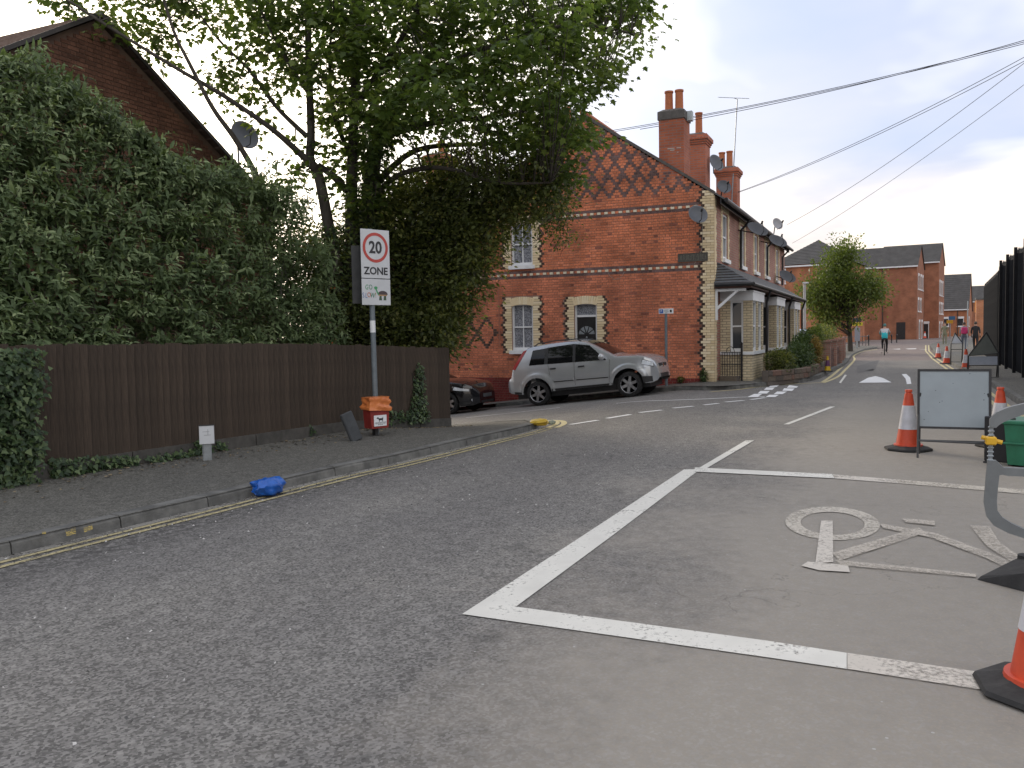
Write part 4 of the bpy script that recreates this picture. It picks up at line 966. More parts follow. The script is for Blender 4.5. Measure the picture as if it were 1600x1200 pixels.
def far_block(label, p_corner, ang, depth, width, z0, ze, zr, wins, front, mat, hip=False, doors=(), group=None):
    """local x: along the road away from us; local y: to the left; the gable looks to -y, the long wall to -x"""
    h = thing('apartment_block' if zr > 9 else 'far_house', label, 'building', (p_corner[0], p_corner[1], z0), ang, group)
    H, Rr = ze - z0, zr - z0
    mb = MB()
    if hip: mb.box(0, depth, 0, width, -.5, H)
    else: mb.prism([(0, -.5), (depth, -.5), (depth, H), (depth / 2, Rr - .02), (0, H)], 0, width, 'y')
    mb.build('wall', mat, h)
    mb = MB(); o = .25
    if hip:
        A = (-o, -o, H); B = (depth + o, -o, H); C_ = (depth + o, width + o, H); D_ = (-o, width + o, H); r0 = (depth / 2, depth / 2, Rr); r1 = (depth / 2, width - depth / 2, Rr)
        roof_rows(mb, D_, A, r0, r1, 16); roof_rows(mb, A, B, r0, r0, 16); roof_rows(mb, B, C_, r1, r0, 6); roof_rows(mb, C_, D_, r1, r1, 16)
    else:
        dz = (Rr - H) / (depth / 2) * o
        roof_rows(mb, (-o, width, H - dz), (-o, -.12, H - dz), (depth / 2, -.12, Rr), (depth / 2, width, Rr), 18); roof_rows(mb, (depth + o, width, H - dz), (depth + o, -.12, H - dz), (depth / 2, -.12, Rr), (depth / 2, width, Rr), 6)
    rf = mb.build('roof', M_gtile, h)
    mb = MB(); mb.box(-o - .03, -o, -.1, width, H - .22, H - .08); mb.build('fascia', M_white, rf)
    def win(axis, u0, u1, za, zb, nm='window', m=None, arch=False):
        mb = MB(); d = .05
        def bx(a, b, c, d_, e0, e1):
            if axis == 'y': mb.box(a, b, e0, e1, c, d_)
            else: mb.box(e0, e1, a, b, c, d_)
        t_ = .07
        for (a, b, c, d_) in ((u0, u0 + t_, za, zb), (u1 - t_, u1, za, zb), (u0 + t_, u1 - t_, za, za + t_), (u0 + t_, u1 - t_, zb - t_, zb)): bx(a, b, c, d_, -.04, .0)
        if nm == 'window': bx(u0 - .06, u1 + .06, za - .09, za, -.09, .0)
        if arch: bx(u0 - .04, u1 + .04, zb + .001, zb + .22, -.05, 0)
        w_ = mb.build(nm, M_white, h); mb = MB(); bx(u0 + t_, u1 - t_, za + t_, zb - t_, -.02, -.005); mb.build('pane' if nm == 'window' else 'door_leaf', m or M_glass, w_)
        return w_
    for (axis, u0, u1, za, zb) in wins: win(axis, u0, u1, za, zb, arch=True)
    for (axis, u0, u1, za, zb, fr) in doors:
        if fr: win(axis, u0, u1, za, zb, 'door', M_black, True)
        else:
            mb = MB()
            (mb.box(-.03, 0, u0, u1, za, zb) if axis == 'x' else mb.box(u0, u1, -.03, 0, za, zb)); mb.build('door', M_black, h)
    mb = MB(); mb.tube([(-.12, width * .25, -.2), (-.12, width * .25, H - .2)], .06, 6); mb.build('downpipe', pm('brown_pipe', (.05, .035, .03)), h)
    return h
ANG = R(-7.0)
pc = at(1432, 530, 92); gW = pc[2]
far_block('long brown brick apartment block with grey roof and white gable windows', pc, ANG, 7.0, 13.5, pc[2], at(1432, 414, 92)[2], at(1441, 382, 93.5)[2],
          [('y', 1.0, 2.0, 5.4, 6.9), ('y', 3.2, 4.2, 5.4, 6.9), ('y', 1.0, 2.0, 3.0, 4.3), ('y', 3.2, 4.2, 3.0, 4.3), ('y', 5.2, 6.0, 5.4, 6.9)], True, M_ob2, doors=(('x', 1.1, 2.0, 0, 1.85, False), ('y', 2.2, 3.2, 0, 1.9, True), ('y', 4.6, 5.6, 0, 1.9, True)), group='far brick buildings')
pc2 = at(1466, 530, 101)
far_block('second brown brick apartment block with three white gable windows beyond the first', pc2, ANG, 7.5, 6.5, pc2[2], at(1466, 408, 101)[2], at(1484, 380, 104)[2],
          [('y', .8, 1.7, 5.2, 6.8), ('y', 2.6, 3.5, 5.2, 6.8), ('y', 4.6, 5.5, 5.2, 6.8), ('y', .8, 1.7, 3.0, 4.2), ('y', 3.0, 3.9, 3.0, 4.2), ('y', 5.0, 5.8, 3.0, 4.2)], True, M_ob2, doors=(('y', 1.0, 2.0, 0, 1.9, True), ('y', 4.0, 5.0, 0, 1.9, True), ('x', 1.0, 1.8, 0, 1.9, True)), group='far brick buildings')
pc0 = at(1330, 540, 80)
far_block('orange brick block with a hipped grey roof behind the street tree', (pc0[0], pc0[1], 0), ANG, 7.5, 7.4, .1, at(1240, 411, 80)[2], at(1282, 372, 83)[2],
          [('x', 6.0, 6.6, 6.0, 7.2)], True, M_ob, True, group='far brick buildings')
pc3 = at(1512, 535, 116)
o_ = far_block('far brick house with a large plain dark roof and small dormer', pc3, ANG, 9, 5.0, pc3[2], at(1505, 482, 116)[2], at(1520, 428, 120)[2],
          [('x', 2.3, 3.7, 2.2, 3.3), ('y', 1.5, 2.4, 2.2, 3.3), ('x', .5, 1.3, 2.2, 3.3)], True, M_ob, group='far brick buildings')
mb = MB(); mb.box(1.2, 3.0, 3.2, 4.3, 4.6, 6.0); mb.build('dormer', M_white, o_)
pc4 = at(1545, 535, 150)
far_block('farthest slate-roofed house glimpsed beside the black fence', pc4, ANG, 9, 7.0, pc4[2], at(1530, 470, 150)[2], at(1530, 446, 153)[2], [('x', 4.0, 5.4, 1.6, 3.0)], True, M_ob2, group='far brick buildings')
# orange brick flank seen just past the tall fence, with an orange banner
pw = on_y(1532, 540, -9.3); w1 = thing('brick_wall_end', 'narrow orange brick wall end beside the tall black fence', 'wall', (pw[0], pw[1], gz(pw[0], pw[1])))
mb = MB(); mb.box(0, .5, -.8, .25, -.1, 3.2); mb.build('wall', brick_mat('bright_orange_brick', (.52, .20, .09), (.44, .165, .075), (.4, .25, .17), axis='xy'), w1)
mb = MB(); mb.box(-.04, .54, -.84, .29, 3.2, 3.32); mb.build('coping', M_kerb, w1)
bn = thing('hanging_banner', 'orange vertical banner sign beside the far brick wall end', 'sign', (pw[0] + 9, pw[1] - .1, 0))
q0 = on_x(1527, 470, pw[0] + 9); q1 = on_x(1531, 488, pw[0] + 9)
mb = MB(); mb.box(-.03, .03, q1[1] - pw[1], q0[1] - pw[1] + .25, q1[2], q0[2]); mb.build('panel', pm('orange_sheet', (.62, .25, .03), (.55, .2, .03), 3, .6), bn)
mb = MB(); mb.tube([(0, .2, 0), (0, .2, q0[2])], .04, 6); mb.build('pole', M_grey, bn)
# ------------------------------------------------------------------ overhead cables
M_cab = pm('cable_black', (.03, .03, .033))
def cable(label, a, b, sag, r=.009):
    a, b = np.array(a), np.array(b); n = 24
    pts = [tuple(a + (b - a) * k / n - np.array([0, 0, sag * 4 * (k / n) * (1 - k / n)])) for k in range(n + 1)]
    mb = MB(); mb.tube(pts, r, 4); tag(mb.build('overhead_cable', M_cab), label, 'cable', 'overhead cables')
e1 = at(1760, 14, 22); e2 = at(1760, 22, 22); e3 = at(1760, 26, 22.3)
cable('topmost overhead wire crossing the sky to the tall chimney', on_x(1000, 202, .6), e1, .25)
cable('second overhead wire crossing the sky behind the aerial', on_x(955, 204, 2.0), e2, .22)
cable('third overhead wire crossing the sky just above the lower pair', on_x(958, 206, 3.0), e3, .2)
cable('upper of the paired wires rising from the twin-pot chimney', on_x(1153, 300, 10.9), at(1760, 0, 20), .3)
cable('lower of the paired wires rising from the twin-pot chimney', on_x(1153, 301, 10.9), at(1760, 8, 20), .3)
cable('steep wire rising from the far eaves dish', on_y(1230, 351, -.2), at(1760, -28, 19), .35)
cable('lowest faint wire rising from behind the terrace end', on_y(1238, 380, .5), at(1760, 10, 21), .3)

# ------------------------------------------------------------------ vegetation
def norm(a): return a / (np.linalg.norm(a, axis=-1, keepdims=True) + 1e-9)
T_LANCE = (np.array([(0, 0, 0), (.16, .38, .03), (-.16, .38, .03), (0, .42, -.02), (.13, .72, .0), (-.13, .72, .0), (0, .72, -.05), (0, 1.0, -.14)]), [(0, 1, 3), (0, 3, 2), (1, 4, 6, 3), (3, 6, 5, 2), (4, 7, 6), (6, 7, 5)])
T_MAPLE = (np.array([(0, 0, 0), (.42, .10, -.05), (.30, .32, .02), (.62, .55, -.08), (.28, .60, .02), (.22, .78, .0), (0, 1.08, -.1), (-.22, .78, .0), (-.28, .60, .02), (-.62, .55, -.08), (-.30, .32, .02), (-.42, .10, -.05), (0, .45, .04)]), [(0, 1, 2, 12), (12, 2, 3, 4), (12, 4, 5), (12, 5, 6, 7), (12, 7, 8), (12, 8, 9, 10), (12, 10, 11, 0)])
T_OVAL = (np.array([(0, 0, 0), (.3, .4, .04), (0, 1, -.06), (-.3, .4, .04)]), [(0, 1, 2), (0, 2, 3)])
T_IVY = (np.array([(0, 0, 0), (.45, .1, 0), (.25, .45, .02), (0, 1, -.05), (-.25, .45, .02), (-.45, .1, 0)]), [(0, 1, 2, 3), (0, 3, 4, 5)])
def leaves(name, T, P, D, Nn, S, mat, parent, lv=None, kind='stuff'):
    V, Fc = T; n = len(P); P = np.asarray(P, float); D = norm(np.asarray(D, float)); Nn = np.asarray(Nn, float)
    X = norm(np.cross(D, Nn)); Z = np.cross(X, D); S = np.asarray(S, float).reshape(n, 1, 1)
    W = P[:, None, :] + S * (V[None, :, 0:1] * X[:, None, :] + V[None, :, 1:2] * D[:, None, :] + V[None, :, 2:3] * Z[:, None, :])
    k = len(V); me = bpy.data.meshes.new(name)
    nl = sum(len(f) for f in Fc); loops = np.concatenate([np.array(f) for f in Fc]); starts = np.cumsum([0] + [len(f) for f in Fc[:-1]]); tot = np.array([len(f) for f in Fc])
    me.vertices.add(n * k); me.vertices.foreach_set('co', W.reshape(-1))
    me.loops.add(n * nl); me.loops.foreach_set('vertex_index', (np.arange(n)[:, None] * k + loops[None, :]).reshape(-1).astype(np.int32))
    me.polygons.add(n * len(Fc)); me.polygons.foreach_set('loop_start', (np.arange(n)[:, None] * nl + starts[None, :]).reshape(-1).astype(np.int32))
    if lv is None: lv = nr.random(n)
    a = me.attributes.new('lv', 'FLOAT', 'POINT'); a.data.foreach_set('value', np.repeat(np.asarray(lv, float), k))
    me.materials.append(mat); me.update(calc_edges=True); me.validate()
    o = bpy.data.objects.new(name, me); col.objects.link(o); o.parent = parent
    if kind: o['kind'] = kind
    return o
def inside(poly, x, y):
    r = False; j = len(poly) - 1
    for i in range(len(poly)):
        if (poly[i][1] > y) != (poly[j][1] > y) and x < (poly[j][0] - poly[i][0]) * (y - poly[i][1]) / (poly[j][1] - poly[i][1] + 1e-12) + poly[i][0]: r = not r
        j = i
    return r
def sample(poly, n):
    xs_ = [p[0] for p in poly]; ys_ = [p[1] for p in poly]; out = []
    while len(out) < n:
        x, y = rng.uniform(min(xs_), max(xs_)), rng.uniform(min(ys_), max(ys_))
        if inside(poly, x, y): out.append((x, y))
    return out
def rdir(n): return norm(nr.normal(size=(n, 3)))
M_bark = pm('bark', (.075, .065, .055), (.045, .038, .032), 10, .95, .6, 30, stretch=(1, 1, .3))
M_bark_dark = pm('ivy_bark', (.03, .028, .022), (.02, .02, .015), 10, .95, .6, 30)
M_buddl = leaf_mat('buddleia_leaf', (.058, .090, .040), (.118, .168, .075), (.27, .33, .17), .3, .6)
M_syc = leaf_mat('sycamore_leaf', (.046, .076, .022), (.085, .130, .036), (.16, .21, .06), .5, .45)
M_holly = leaf_mat('dark_leaf', (.044, .060, .021), (.095, .118, .040), (.20, .205, .065), .5, .5)
M_ivy = leaf_mat('ivy_leaf', (.022, .042, .018), (.05, .088, .036), (.13, .18, .075), .25, .4)
M_hedge = leaf_mat('hedge_leaf', (.03, .055, .02), (.06, .10, .035), (.11, .16, .06), .3, .5)
M_straw = leaf_mat('brown_leaf', (.17, .12, .04), (.28, .19, .06), (.36, .27, .10), .3, .6)
M_ftree = leaf_mat('street_tree_leaf', (.055, .08, .02), (.10, .14, .034), (.17, .205, .055), .45, .5)
# ---- tall shrub with lance-shaped leaves that leans over the fence
sh = thing('leafy_shrub', 'large grey-green shrub with lance-shaped leaves arching over the dark fence', 'shrub', (-17, 4.6, .2))
b0 = np.array(sh.location)
SP = [(-260, 60), (-60, 75), (0, 100), (50, 88), (95, 130), (135, 165), (190, 185), (225, 225), (260, 255), (300, 258), (345, 270), (395, 268), (440, 300), (480, 330), (515, 390), (530, 470), (545, 552), (430, 556), (300, 552), (180, 548), (75, 560), (40, 590), (-260, 600)]
def zfence(px): # depth along the view axis of the fence plane under a pixel column
    s = np.interp(px, [-300, 0, 100, 320, 560, 700], [7.2, 8.2, 8.9, 10.7, 13.6, 15.6]); return s
def shoots(n, poly, depth, ln, leaf, seed, droop=.5, npair=7):
    P, D, Nn, S, LV, stems = [], [], [], [], [], []
    for (px, py) in sample(poly, n):
        h = max(0, (552 - py) / 450); zf = zfence(px) + .28 + 1.3 * h ** 1.4
        dz = rng.random() ** 1.4 * depth; zz = zf + dz
        p = at(px, py, zz)
        out = np.array([-.25, -.75, 0]) + np.array([rng.gauss(0, .45), rng.gauss(0, .4), 0]); out = out / (np.linalg.norm(out) + 1e-9)
        up = rng.uniform(.25, 1.0) if rng.random() < .75 else rng.uniform(-.5, .3)
        d = out * .7 + np.array([0, 0, up]); d /= np.linalg.norm(d); L_ = ln * rng.uniform(.6, 1.3); pos = p - d * L_ * .6; tint = rng.gauss(.42, .16); pts = [pos.copy()]
        for k in range(npair):
            f = k / (npair - 1); d = d + np.array([0, 0, -droop * .10]); d /= np.linalg.norm(d); pos = pos + d * L_ / npair; pts.append(pos.copy())
            side = np.cross(d, np.array([0, 0, 1.0])); side /= np.linalg.norm(side) + 1e-9
            if k % 2: side = np.cross(d, side)
            for sg in (-1, 1):
                ld = side * sg * rng.uniform(.7, 1.0) + d * rng.uniform(.4, .9) + np.array([0, 0, -.25 - .25 * rng.random()]) + np.array([rng.gauss(0, .12) for _ in range(3)])
                P.append(pos); D.append(ld); Nn.append(np.array([0, 0, 1.0]) + out * .5 + np.array([rng.gauss(0, .25) for _ in range(3)]))
                S.append(leaf * rng.uniform(.75, 1.25) * (1.0 if f < .7 else .55)); LV.append(min(1, max(0, tint + rng.gauss(0, .1) + (.25 if f > .8 else 0) - .22 * min(1, dz / depth))))  # leaves deeper in the shrub tinted darker: inner shade put into the colour
        stems.append(pts)
    return P, D, Nn, S, LV, stems
TOPP = [(-100, 60), (0, 82), (50, 72), (100, 112), (140, 148), (195, 170), (230, 208), (265, 236), (340, 252), (400, 250), (440, 280), (485, 310), (470, 335), (430, 310), (345, 285), (260, 270), (190, 205), (100, 150), (50, 108), (-100, 100)]
P0_, D0_, N0_, S0_, L0_, st0_ = shoots(230, TOPP, .8, .6, .15, 2, .7, 9)
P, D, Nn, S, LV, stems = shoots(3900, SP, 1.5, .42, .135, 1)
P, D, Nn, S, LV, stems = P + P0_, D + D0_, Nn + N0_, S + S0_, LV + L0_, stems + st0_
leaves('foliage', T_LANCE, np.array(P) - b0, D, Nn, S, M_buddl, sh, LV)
mb = MB()
for pts in stems[::2]: mb.tube([tuple(p - b0) for p in pts], .004, 3, False)
for k in range(16):
    px = -40 + k * 36; f = at(px, 560, zfence(px) + 1.2); g_ = at(px + rng.uniform(-30, 30), max(250, 200 + px * .4), zfence(px) + 1.6); mb.tube([tuple(np.array([f[0], f[1], .1]) - b0), tuple((f + g_) / 2 + np.array([rng.uniform(-.2, .2)] * 3) - b0), tuple(g_ - b0)], [.03, .022, .012], 5)
mb.build('stems', pm('shrub_stem', (.10, .095, .07), (.07, .065, .05), 12, .9), sh)['kind'] = 'stuff'
# ---- sycamore with several stems
tr = thing('broadleaf_tree', 'large many-stemmed broadleaf tree rising behind the fence', 'tree', tuple(np.array([at(565, 560, 16)[0], at(565, 560, 16)[1], 0])))
b0 = np.array(tr.location)
def limb(pts, r0, r1, n=9):
    P = [at(*p) - b0 for p in pts]; P = smooth_path(P, 5); k = len(P)
    return P, [r0 + (r1 - r0) * (i / (k - 1)) ** .8 for i in range(k)]
TR = [([(568, 600, 16), (570, 430, 16), (576, 330, 16), (592, 215, 16.1), (640, 130, 16.3), (700, 50, 16.6), (760, -80, 17)], .23, .05),
      ([(556, 600, 15.9), (551, 430, 15.8), (549, 315, 15.8), (552, 210, 15.8), (557, 52, 15.8), (562, -120, 15.9)], .17, .05),
      ([(545, 600, 15.7), (528, 430, 15.6), (513, 350, 15.6), (498, 275, 15.6), (485, 250, 15.5), (486, 205, 15.5), (483, 122, 15.4), (480, 0, 15.3), (476, -100, 15.2)], .13, .045)]
BR = [([(492, 262, 15.5), (460, 232, 15.3), (420, 198, 15.1), (350, 150, 14.8), (273, 105, 14.5), (175, 45, 14.2), (90, -10, 14)], .07, .018),
      ([(478, 212, 15.5), (430, 165, 15.4), (390, 110, 15.3), (340, 60, 15.1), (290, -10, 15)], .05, .015),
      ([(418, 330, 15.2), (399, 272, 15.1), (367, 217, 14.9), (332, 168, 14.7), (297, 101, 14.5), (272, 50, 14.4), (250, -20, 14.3)], .065, .02),
      ([(546, 302, 15.8), (520, 275, 15.7), (496, 258, 15.6)], .07, .06),
      ([(592, 215, 16.1), (640, 200, 16.3), (700, 188, 16.6), (780, 182, 16.9), (860, 160, 17.2), (935, 120, 17.4)], .09, .02),
      ([(600, 195, 16.1), (650, 140, 16.0), (720, 90, 15.9), (810, 60, 15.8), (900, 38, 15.7), (1000, 55, 15.6)], .09, .018),
      ([(576, 320, 16), (620, 275, 15.8), (690, 262, 15.6), (780, 285, 15.4), (860, 285, 15.3)], .07, .018),
      ([(552, 170, 15.8), (600, 100, 15.4), (650, 20, 15), (690, -80, 14.8)], .07, .025),
      ([(576, 300, 16), (650, 235, 16.8), (760, 225, 17.5), (870, 215, 18)], .08, .02),
      ([(557, 90, 15.8), (520, 30, 15.6), (500, -60, 15.4)], .05, .02), ([(552, 250, 15.8), (525, 190, 15.3), (515, 110, 15), (520, 20, 14.8)], .05, .02),
      ([(640, 130, 16.3), (700, 110, 16.8), (780, 110, 17.3), (860, 90, 17.8)], .05, .015), ([(485, 150, 15.4), (440, 80, 15), (400, 0, 14.8)], .045, .015),
      ([(690, 60, 16.6), (780, 20, 17), (880, -20, 17.4)], .05, .015)]
for pts, r0, r1 in TR:
    P_, r_ = limb(pts, r0, r1); mb = MB(); mb.tube(P_, r_, 10); mb.build('trunk', M_bark, tr, True)
nodes = []
for pts, r0, r1 in BR:
    P_, r_ = limb(pts, r0, r1); mb = MB(); mb.tube(P_, r_, 7); mb.build('branch', M_bark, tr, True); nodes += P_[2:]
for pts, r0, r1 in TR: nodes += limb(pts, r0, r1)[0][14:]
nodes = np.array(nodes)
CP = [([(330, -70), (1005, -70), (1008, 40), (985, 85), (940, 135), (915, 170), (925, 215), (880, 245), (800, 235), (700, 225), (620, 215), (560, 235), (500, 185), (440, 115), (350, 50)], 480, 1.5),
      ([(480, -70), (960, -70), (940, 90), (880, 160), (640, 200), (560, 190)], 190, 1.9),
      ([(60, -70), (350, -70), (385, 60), (300, 50), (215, 85), (150, 50), (60, 10)], 60, .8),
      ([(300, 100), (350, 70), (470, 150), (525, 260), (490, 300), (440, 280), (390, 215)], 20, .6),
      ([(460, 140), (600, 150), (620, 300), (570, 340), (505, 280)], 34, .7), ([(820, 180), (925, 190), (915, 240), (885, 290), (835, 270)], 34, .6),
      ([(215, 60), (300, 40), (300, 90), (230, 100)], 5, .3)]
LP, LD, LN, LS, LVv = [], [], [], [], []; tw = MB()
for poly, n, sd in CP:
    for (px, py) in sample(poly, n):
        c = at(px, py, 15.7 + rng.gauss(0, sd) * .8 + max(0, (px - 560) / 400) * .7) - b0
        q = nodes[np.argmin(np.linalg.norm(nodes - c, axis=1))]; mid = (c + q) / 2 + np.array([rng.gauss(0, .08), rng.gauss(0, .08), .1 + rng.gauss(0, .06)])
        tw.tube([tuple(q), tuple(mid), tuple(c)], [.014, .009, .004], 4, False)
        k = rng.randint(26, 46); rad = rng.uniform(.22, .46); off = nr.normal(size=(k, 3)) * rad * np.array([.62, .62, .36]); tint = rng.gauss(.45, .18)
        for o in off:
            LP.append(c + o); hd = o * np.array([1, 1, .2]); hd = hd / (np.linalg.norm(hd) + 1e-6); LD.append(hd + np.array([rng.gauss(0, .4), rng.gauss(0, .4), -.45 + rng.gauss(0, .3)])); LN.append(np.array([rng.gauss(0, .45), rng.gauss(0, .45), 1.0])); LS.append(rng.uniform(.075, .14)); LVv.append(min(1, max(0, tint + rng.gauss(0, .15))))
tw.build('twigs', M_bark, tr)['kind'] = 'stuff'
leaves('crown', T_MAPLE, LP, LD, LN, LS, M_syc, tr, LVv)
# ivy on the sycamore's main trunk
P, D, Nn, S = [], [], [], []
for (pts, r0, r1), n in ((TR[0], 2600), (TR[1], 900), (TR[2], 500)):
    Pl, rr = limb(pts, r0, r1); m_ = 18 if n > 2000 else 10
    for _ in range(n):
        i = rng.randrange(0, min(m_, len(Pl) - 1)); p = np.array(Pl[i]) + (np.array(Pl[i + 1]) - np.array(Pl[i])) * rng.random(); a = rng.uniform(0, 6.28); o = np.array([math.cos(a), math.sin(a), 0]); P.append(p + o * (rr[i] + rng.uniform(0, .12))); D.append(o * .5 + np.array([rng.gauss(0, .4), rng.gauss(0, .4), -.7])); Nn.append(o + np.array([0, 0, .4])); S.append(rng.uniform(.05, .09))
leaves('ivy', T_IVY, P, D, Nn, S, M_ivy, tr)
# ---- dense dark thicket under the tree
tk = thing('evergreen_thicket', 'dense dark small-leaved thicket under the tree hiding part of the brick gable', 'shrub', tuple(np.array([at(650, 560, 16.5)[0], at(650, 560, 16.5)[1], 0])))
b0 = np.array(tk.location)
KP = [(560, 340), (600, 290), (640, 262), (700, 245), (780, 240), (860, 250), (884, 290), (876, 326), (836, 340), (796, 338), (782, 372), (762, 405), (752, 436), (728, 462), (716, 505), (700, 545), (690, 556), (560, 556), (505, 550), (500, 470), (520, 400)]
P, D, Nn, S, LVv = [], [], [], [], []; tw = MB(); root = np.array([0, 0, .3])
def thick_clusters(poly, n, z0, sd, kk, rad, sz):
    for (px, py) in sample(poly, n):
        c = at(px, py, z0 + rng.gauss(0, sd)) - b0
        tw.tube([tuple(c + np.array([rng.gauss(0, .12), rng.gauss(0, .12) + .1, -.22])), tuple(c)], [.005, .002], 3, False)
        tint = rng.gauss(.42, .2); k = rng.randint(kk // 3, kk); rad_ = rad * rng.uniform(.6, 1.35)
        for o in nr.normal(size=(k, 3)) * rad_ * np.array([.6, .6, .4]):
            P.append(c + o); D.append(o + nr.normal(size=3) * .1 + np.array([0, 0, -.05])); Nn.append(np.array([rng.gauss(0, .6), -.3 + rng.gauss(0, .6), 1.0])); S.append(sz * rng.uniform(.7, 1.3)); LVv.append(min(1, max(0, tint + rng.gauss(0, .15))))
thick_clusters(KP, 1150, 16.6, .7, 64, .36, .088)
thick_clusters([(560, 330), (700, 280), (850, 290), (780, 330), (740, 410), (705, 480), (690, 550), (520, 550), (520, 430)], 420, 17.0, .5, 64, .4, .11)
thick_clusters([(826, 335), (885, 315), (896, 372), (872, 396), (846, 376)], 30, 16.6, .3, 46, .22, .065)
thick_clusters([(730, 400), (770, 410), (775, 440), (735, 500), (715, 520)], 16, 16.4, .3, 40, .2, .06)
thick_clusters([(796, 345), (830, 345), (826, 392), (800, 385)], 5, 16.6, .2, 26, .16, .06)
thick_clusters([(395, 335), (470, 345), (530, 390), (560, 550), (400, 550)], 260, 15.6, .4, 60, .32, .085)
thick_clusters([(500, 470), (700, 480), (706, 548), (500, 552)], 190, 15.9, .35, 60, .28, .08)
leaves('foliage', T_OVAL, P, D, Nn, S, M_holly, tk, LVv)
tw.build('twigs', M_bark_dark, tk)['kind'] = 'stuff'
mb = MB()
for (x, y) in ((640, 420), (700, 400), (760, 330), (600, 420), (670, 330)): mb.tube([(0, 0, 0), tuple((at(650, 500, 16.5) - b0) * np.array([1, 1, .8])), tuple(at(x, y, 16.6) - b0)], [.09, .06, .02], 6)
mb.build('stems', M_bark_dark, tk)
P = [at(x, y, 14.6) for x, y in [(rng.uniform(505, 525), rng.uniform(440, 545)) for _ in range(26)]]
bl_ = thing('orange_blossom', 'few small orange flowers at the left edge of the dark thicket', 'flowers', tuple(P[0]))
leaves('petals', T_IVY, np.array(P) - P[0], rdir(26), rdir(26) + np.array([0, -1, .5]), [.04] * 26, pm('orange_petal', (.62, .17, .05), (.5, .12, .04)), bl_)
# ---- ivy on the fence
def ivy_patch(label, polys, dens, tmax=.10, size=.05, grp='ivy on the fence'):
    cx = np.mean([p[0] for p in polys[0]]); cyy = max(p[1] for p in polys[0])
    def fence_hit(px, py):
        d = ray(px, py); n_ = np.array([-math.sin(fang), math.cos(fang), 0]); k = np.dot(np.array([FA[0], FA[1], 0]) - CAM, n_) / np.dot(d, n_); return CAM + d * k
    base = fence_hit(cx, cyy - 5); o = thing('ivy', label, 'ivy', (base[0], base[1], pz(base[0], base[1])), 0, grp); bb = np.array(o.location); P, D, Nn, S = [], [], [], []
    for poly, n in zip(polys, dens):
        for (px, py) in sample(poly, n):
            p = fence_hit(px, py); n_ = np.array([math.sin(fang), -math.cos(fang), 0]); p = p + n_ * (.03 + rng.random() ** 2 * tmax)
            if p[2] < pz(p[0], p[1]): p[2] = pz(p[0], p[1]) + .02 + rng.random() * .08
            P.append(p - bb); D.append(np.array([rng.gauss(0, .6), rng.gauss(-.3, .3), -.6 + rng.gauss(0, .35)])); Nn.append(n_ + np.array([rng.gauss(0, .4), rng.gauss(0, .4), .5])); S.append(size * rng.uniform(.45, 1.45))
    leaves('foliage', T_IVY, P, D, Nn, S, M_ivy, o)
    mb = MB()
    for k in range(5):
        px, py = cx + rng.uniform(-12, 12), min(p[1] for p in polys[0]) + 20; a_, b_ = fence_hit(cx, cyy - 10), fence_hit(px, py); n_ = np.array([math.sin(fang), -math.cos(fang), 0]) * .03
        mb.tube([tuple(a_ + n_ - bb), tuple((a_ + b_) / 2 + n_ - bb + np.array([rng.gauss(0, .05), 0, 0])), tuple(b_ + n_ - bb)], .006, 4)
    mb.build('stems', M_bark_dark, o)
ivy_patch('thick ivy covering the left end of the fence down to the pavement', [[(-120, 540), (52, 545), (60, 600), (46, 640), (60, 690), (48, 730), (40, 758), (20, 772), (-120, 785)]], [4600], .22, .055)
ivy_patch('narrow ivy strand climbing the fence to the right of the sign post', [[(650, 562), (658, 575), (660, 620), (668, 650), (662, 660), (632, 660), (640, 620), (644, 580)], [(600, 640), (665, 640), (668, 658), (600, 662)]], [620, 260], .08, .05)
ivy_patch('low ivy and weeds along the fence foot below the big shrub', [[(70, 715), (200, 710), (210, 735), (150, 742), (75, 758)], [(215, 712), (320, 700), (322, 716), (230, 728)], [(298, 690), (318, 680), (322, 714), (300, 716)]], [520, 230, 240], .12, .05)
ivy_patch('small yellow-green weed at the fence foot beside the marker post', [[(330, 690), (350, 688), (350, 706), (332, 706)], [(478, 665), (488, 664), (488, 680), (480, 680)]], [60, 26], .06, .045)
# ---- shrubs in the terrace front gardens
def bush(label, cat, c, r, n, mat, sz, T=T_OVAL, grp=None, name='garden_shrub', two=None):
    o = thing(name, label, cat, (c[0], c[1], c[2]), 0, grp); P, D, Nn, S = [], [], [], []
    lobes = [(np.array([rng.uniform(-.5, .5) * r[0], rng.uniform(-.5, .5) * r[1], rng.uniform(.35, .8) * r[2] * 1.2]), rng.uniform(.35, .6)) for _ in range(9)]
    for _ in range(n):
        lc, lr = lobes[rng.randrange(9)]; d = rdir(1)[0]; p = lc + d * np.array(r) * lr * (1 - .45 * rng.random() ** 2)
        if p[2] < .02: p[2] = rng.uniform(.02, .15)
        P.append(p); D.append(d + rdir(1)[0] * .7); Nn.append(d * .5 + np.array([0, 0, 1.0])); S.append(sz * rng.uniform(.6, 1.4))
    leaves('foliage', T, P, D, Nn, S, mat, o)
    mb = MB()
    for lc, lr in lobes: mb.tube([(0, 0, 0), tuple(lc * .5 + np.array([0, 0, .05])), tuple(lc)], [.03, .02, .01], 5)
    mb.build('stems', M_bark, o); return o
def gpos(px, py, z=.12): p = on_z(px, py, z); return (p[0], p[1], z)
bush('low dark green bush beside the front garden gate', 'shrub', (2.0, -1.5, .12), (1.1, .55, .62), 3000, M_holly, .07, grp='front garden shrubs')
bush('rounded green bush in front of the first bay', 'shrub', (4.2, -1.8, .12), (1.5, .6, .75), 4000, M_hedge, .07, grp='front garden shrubs')
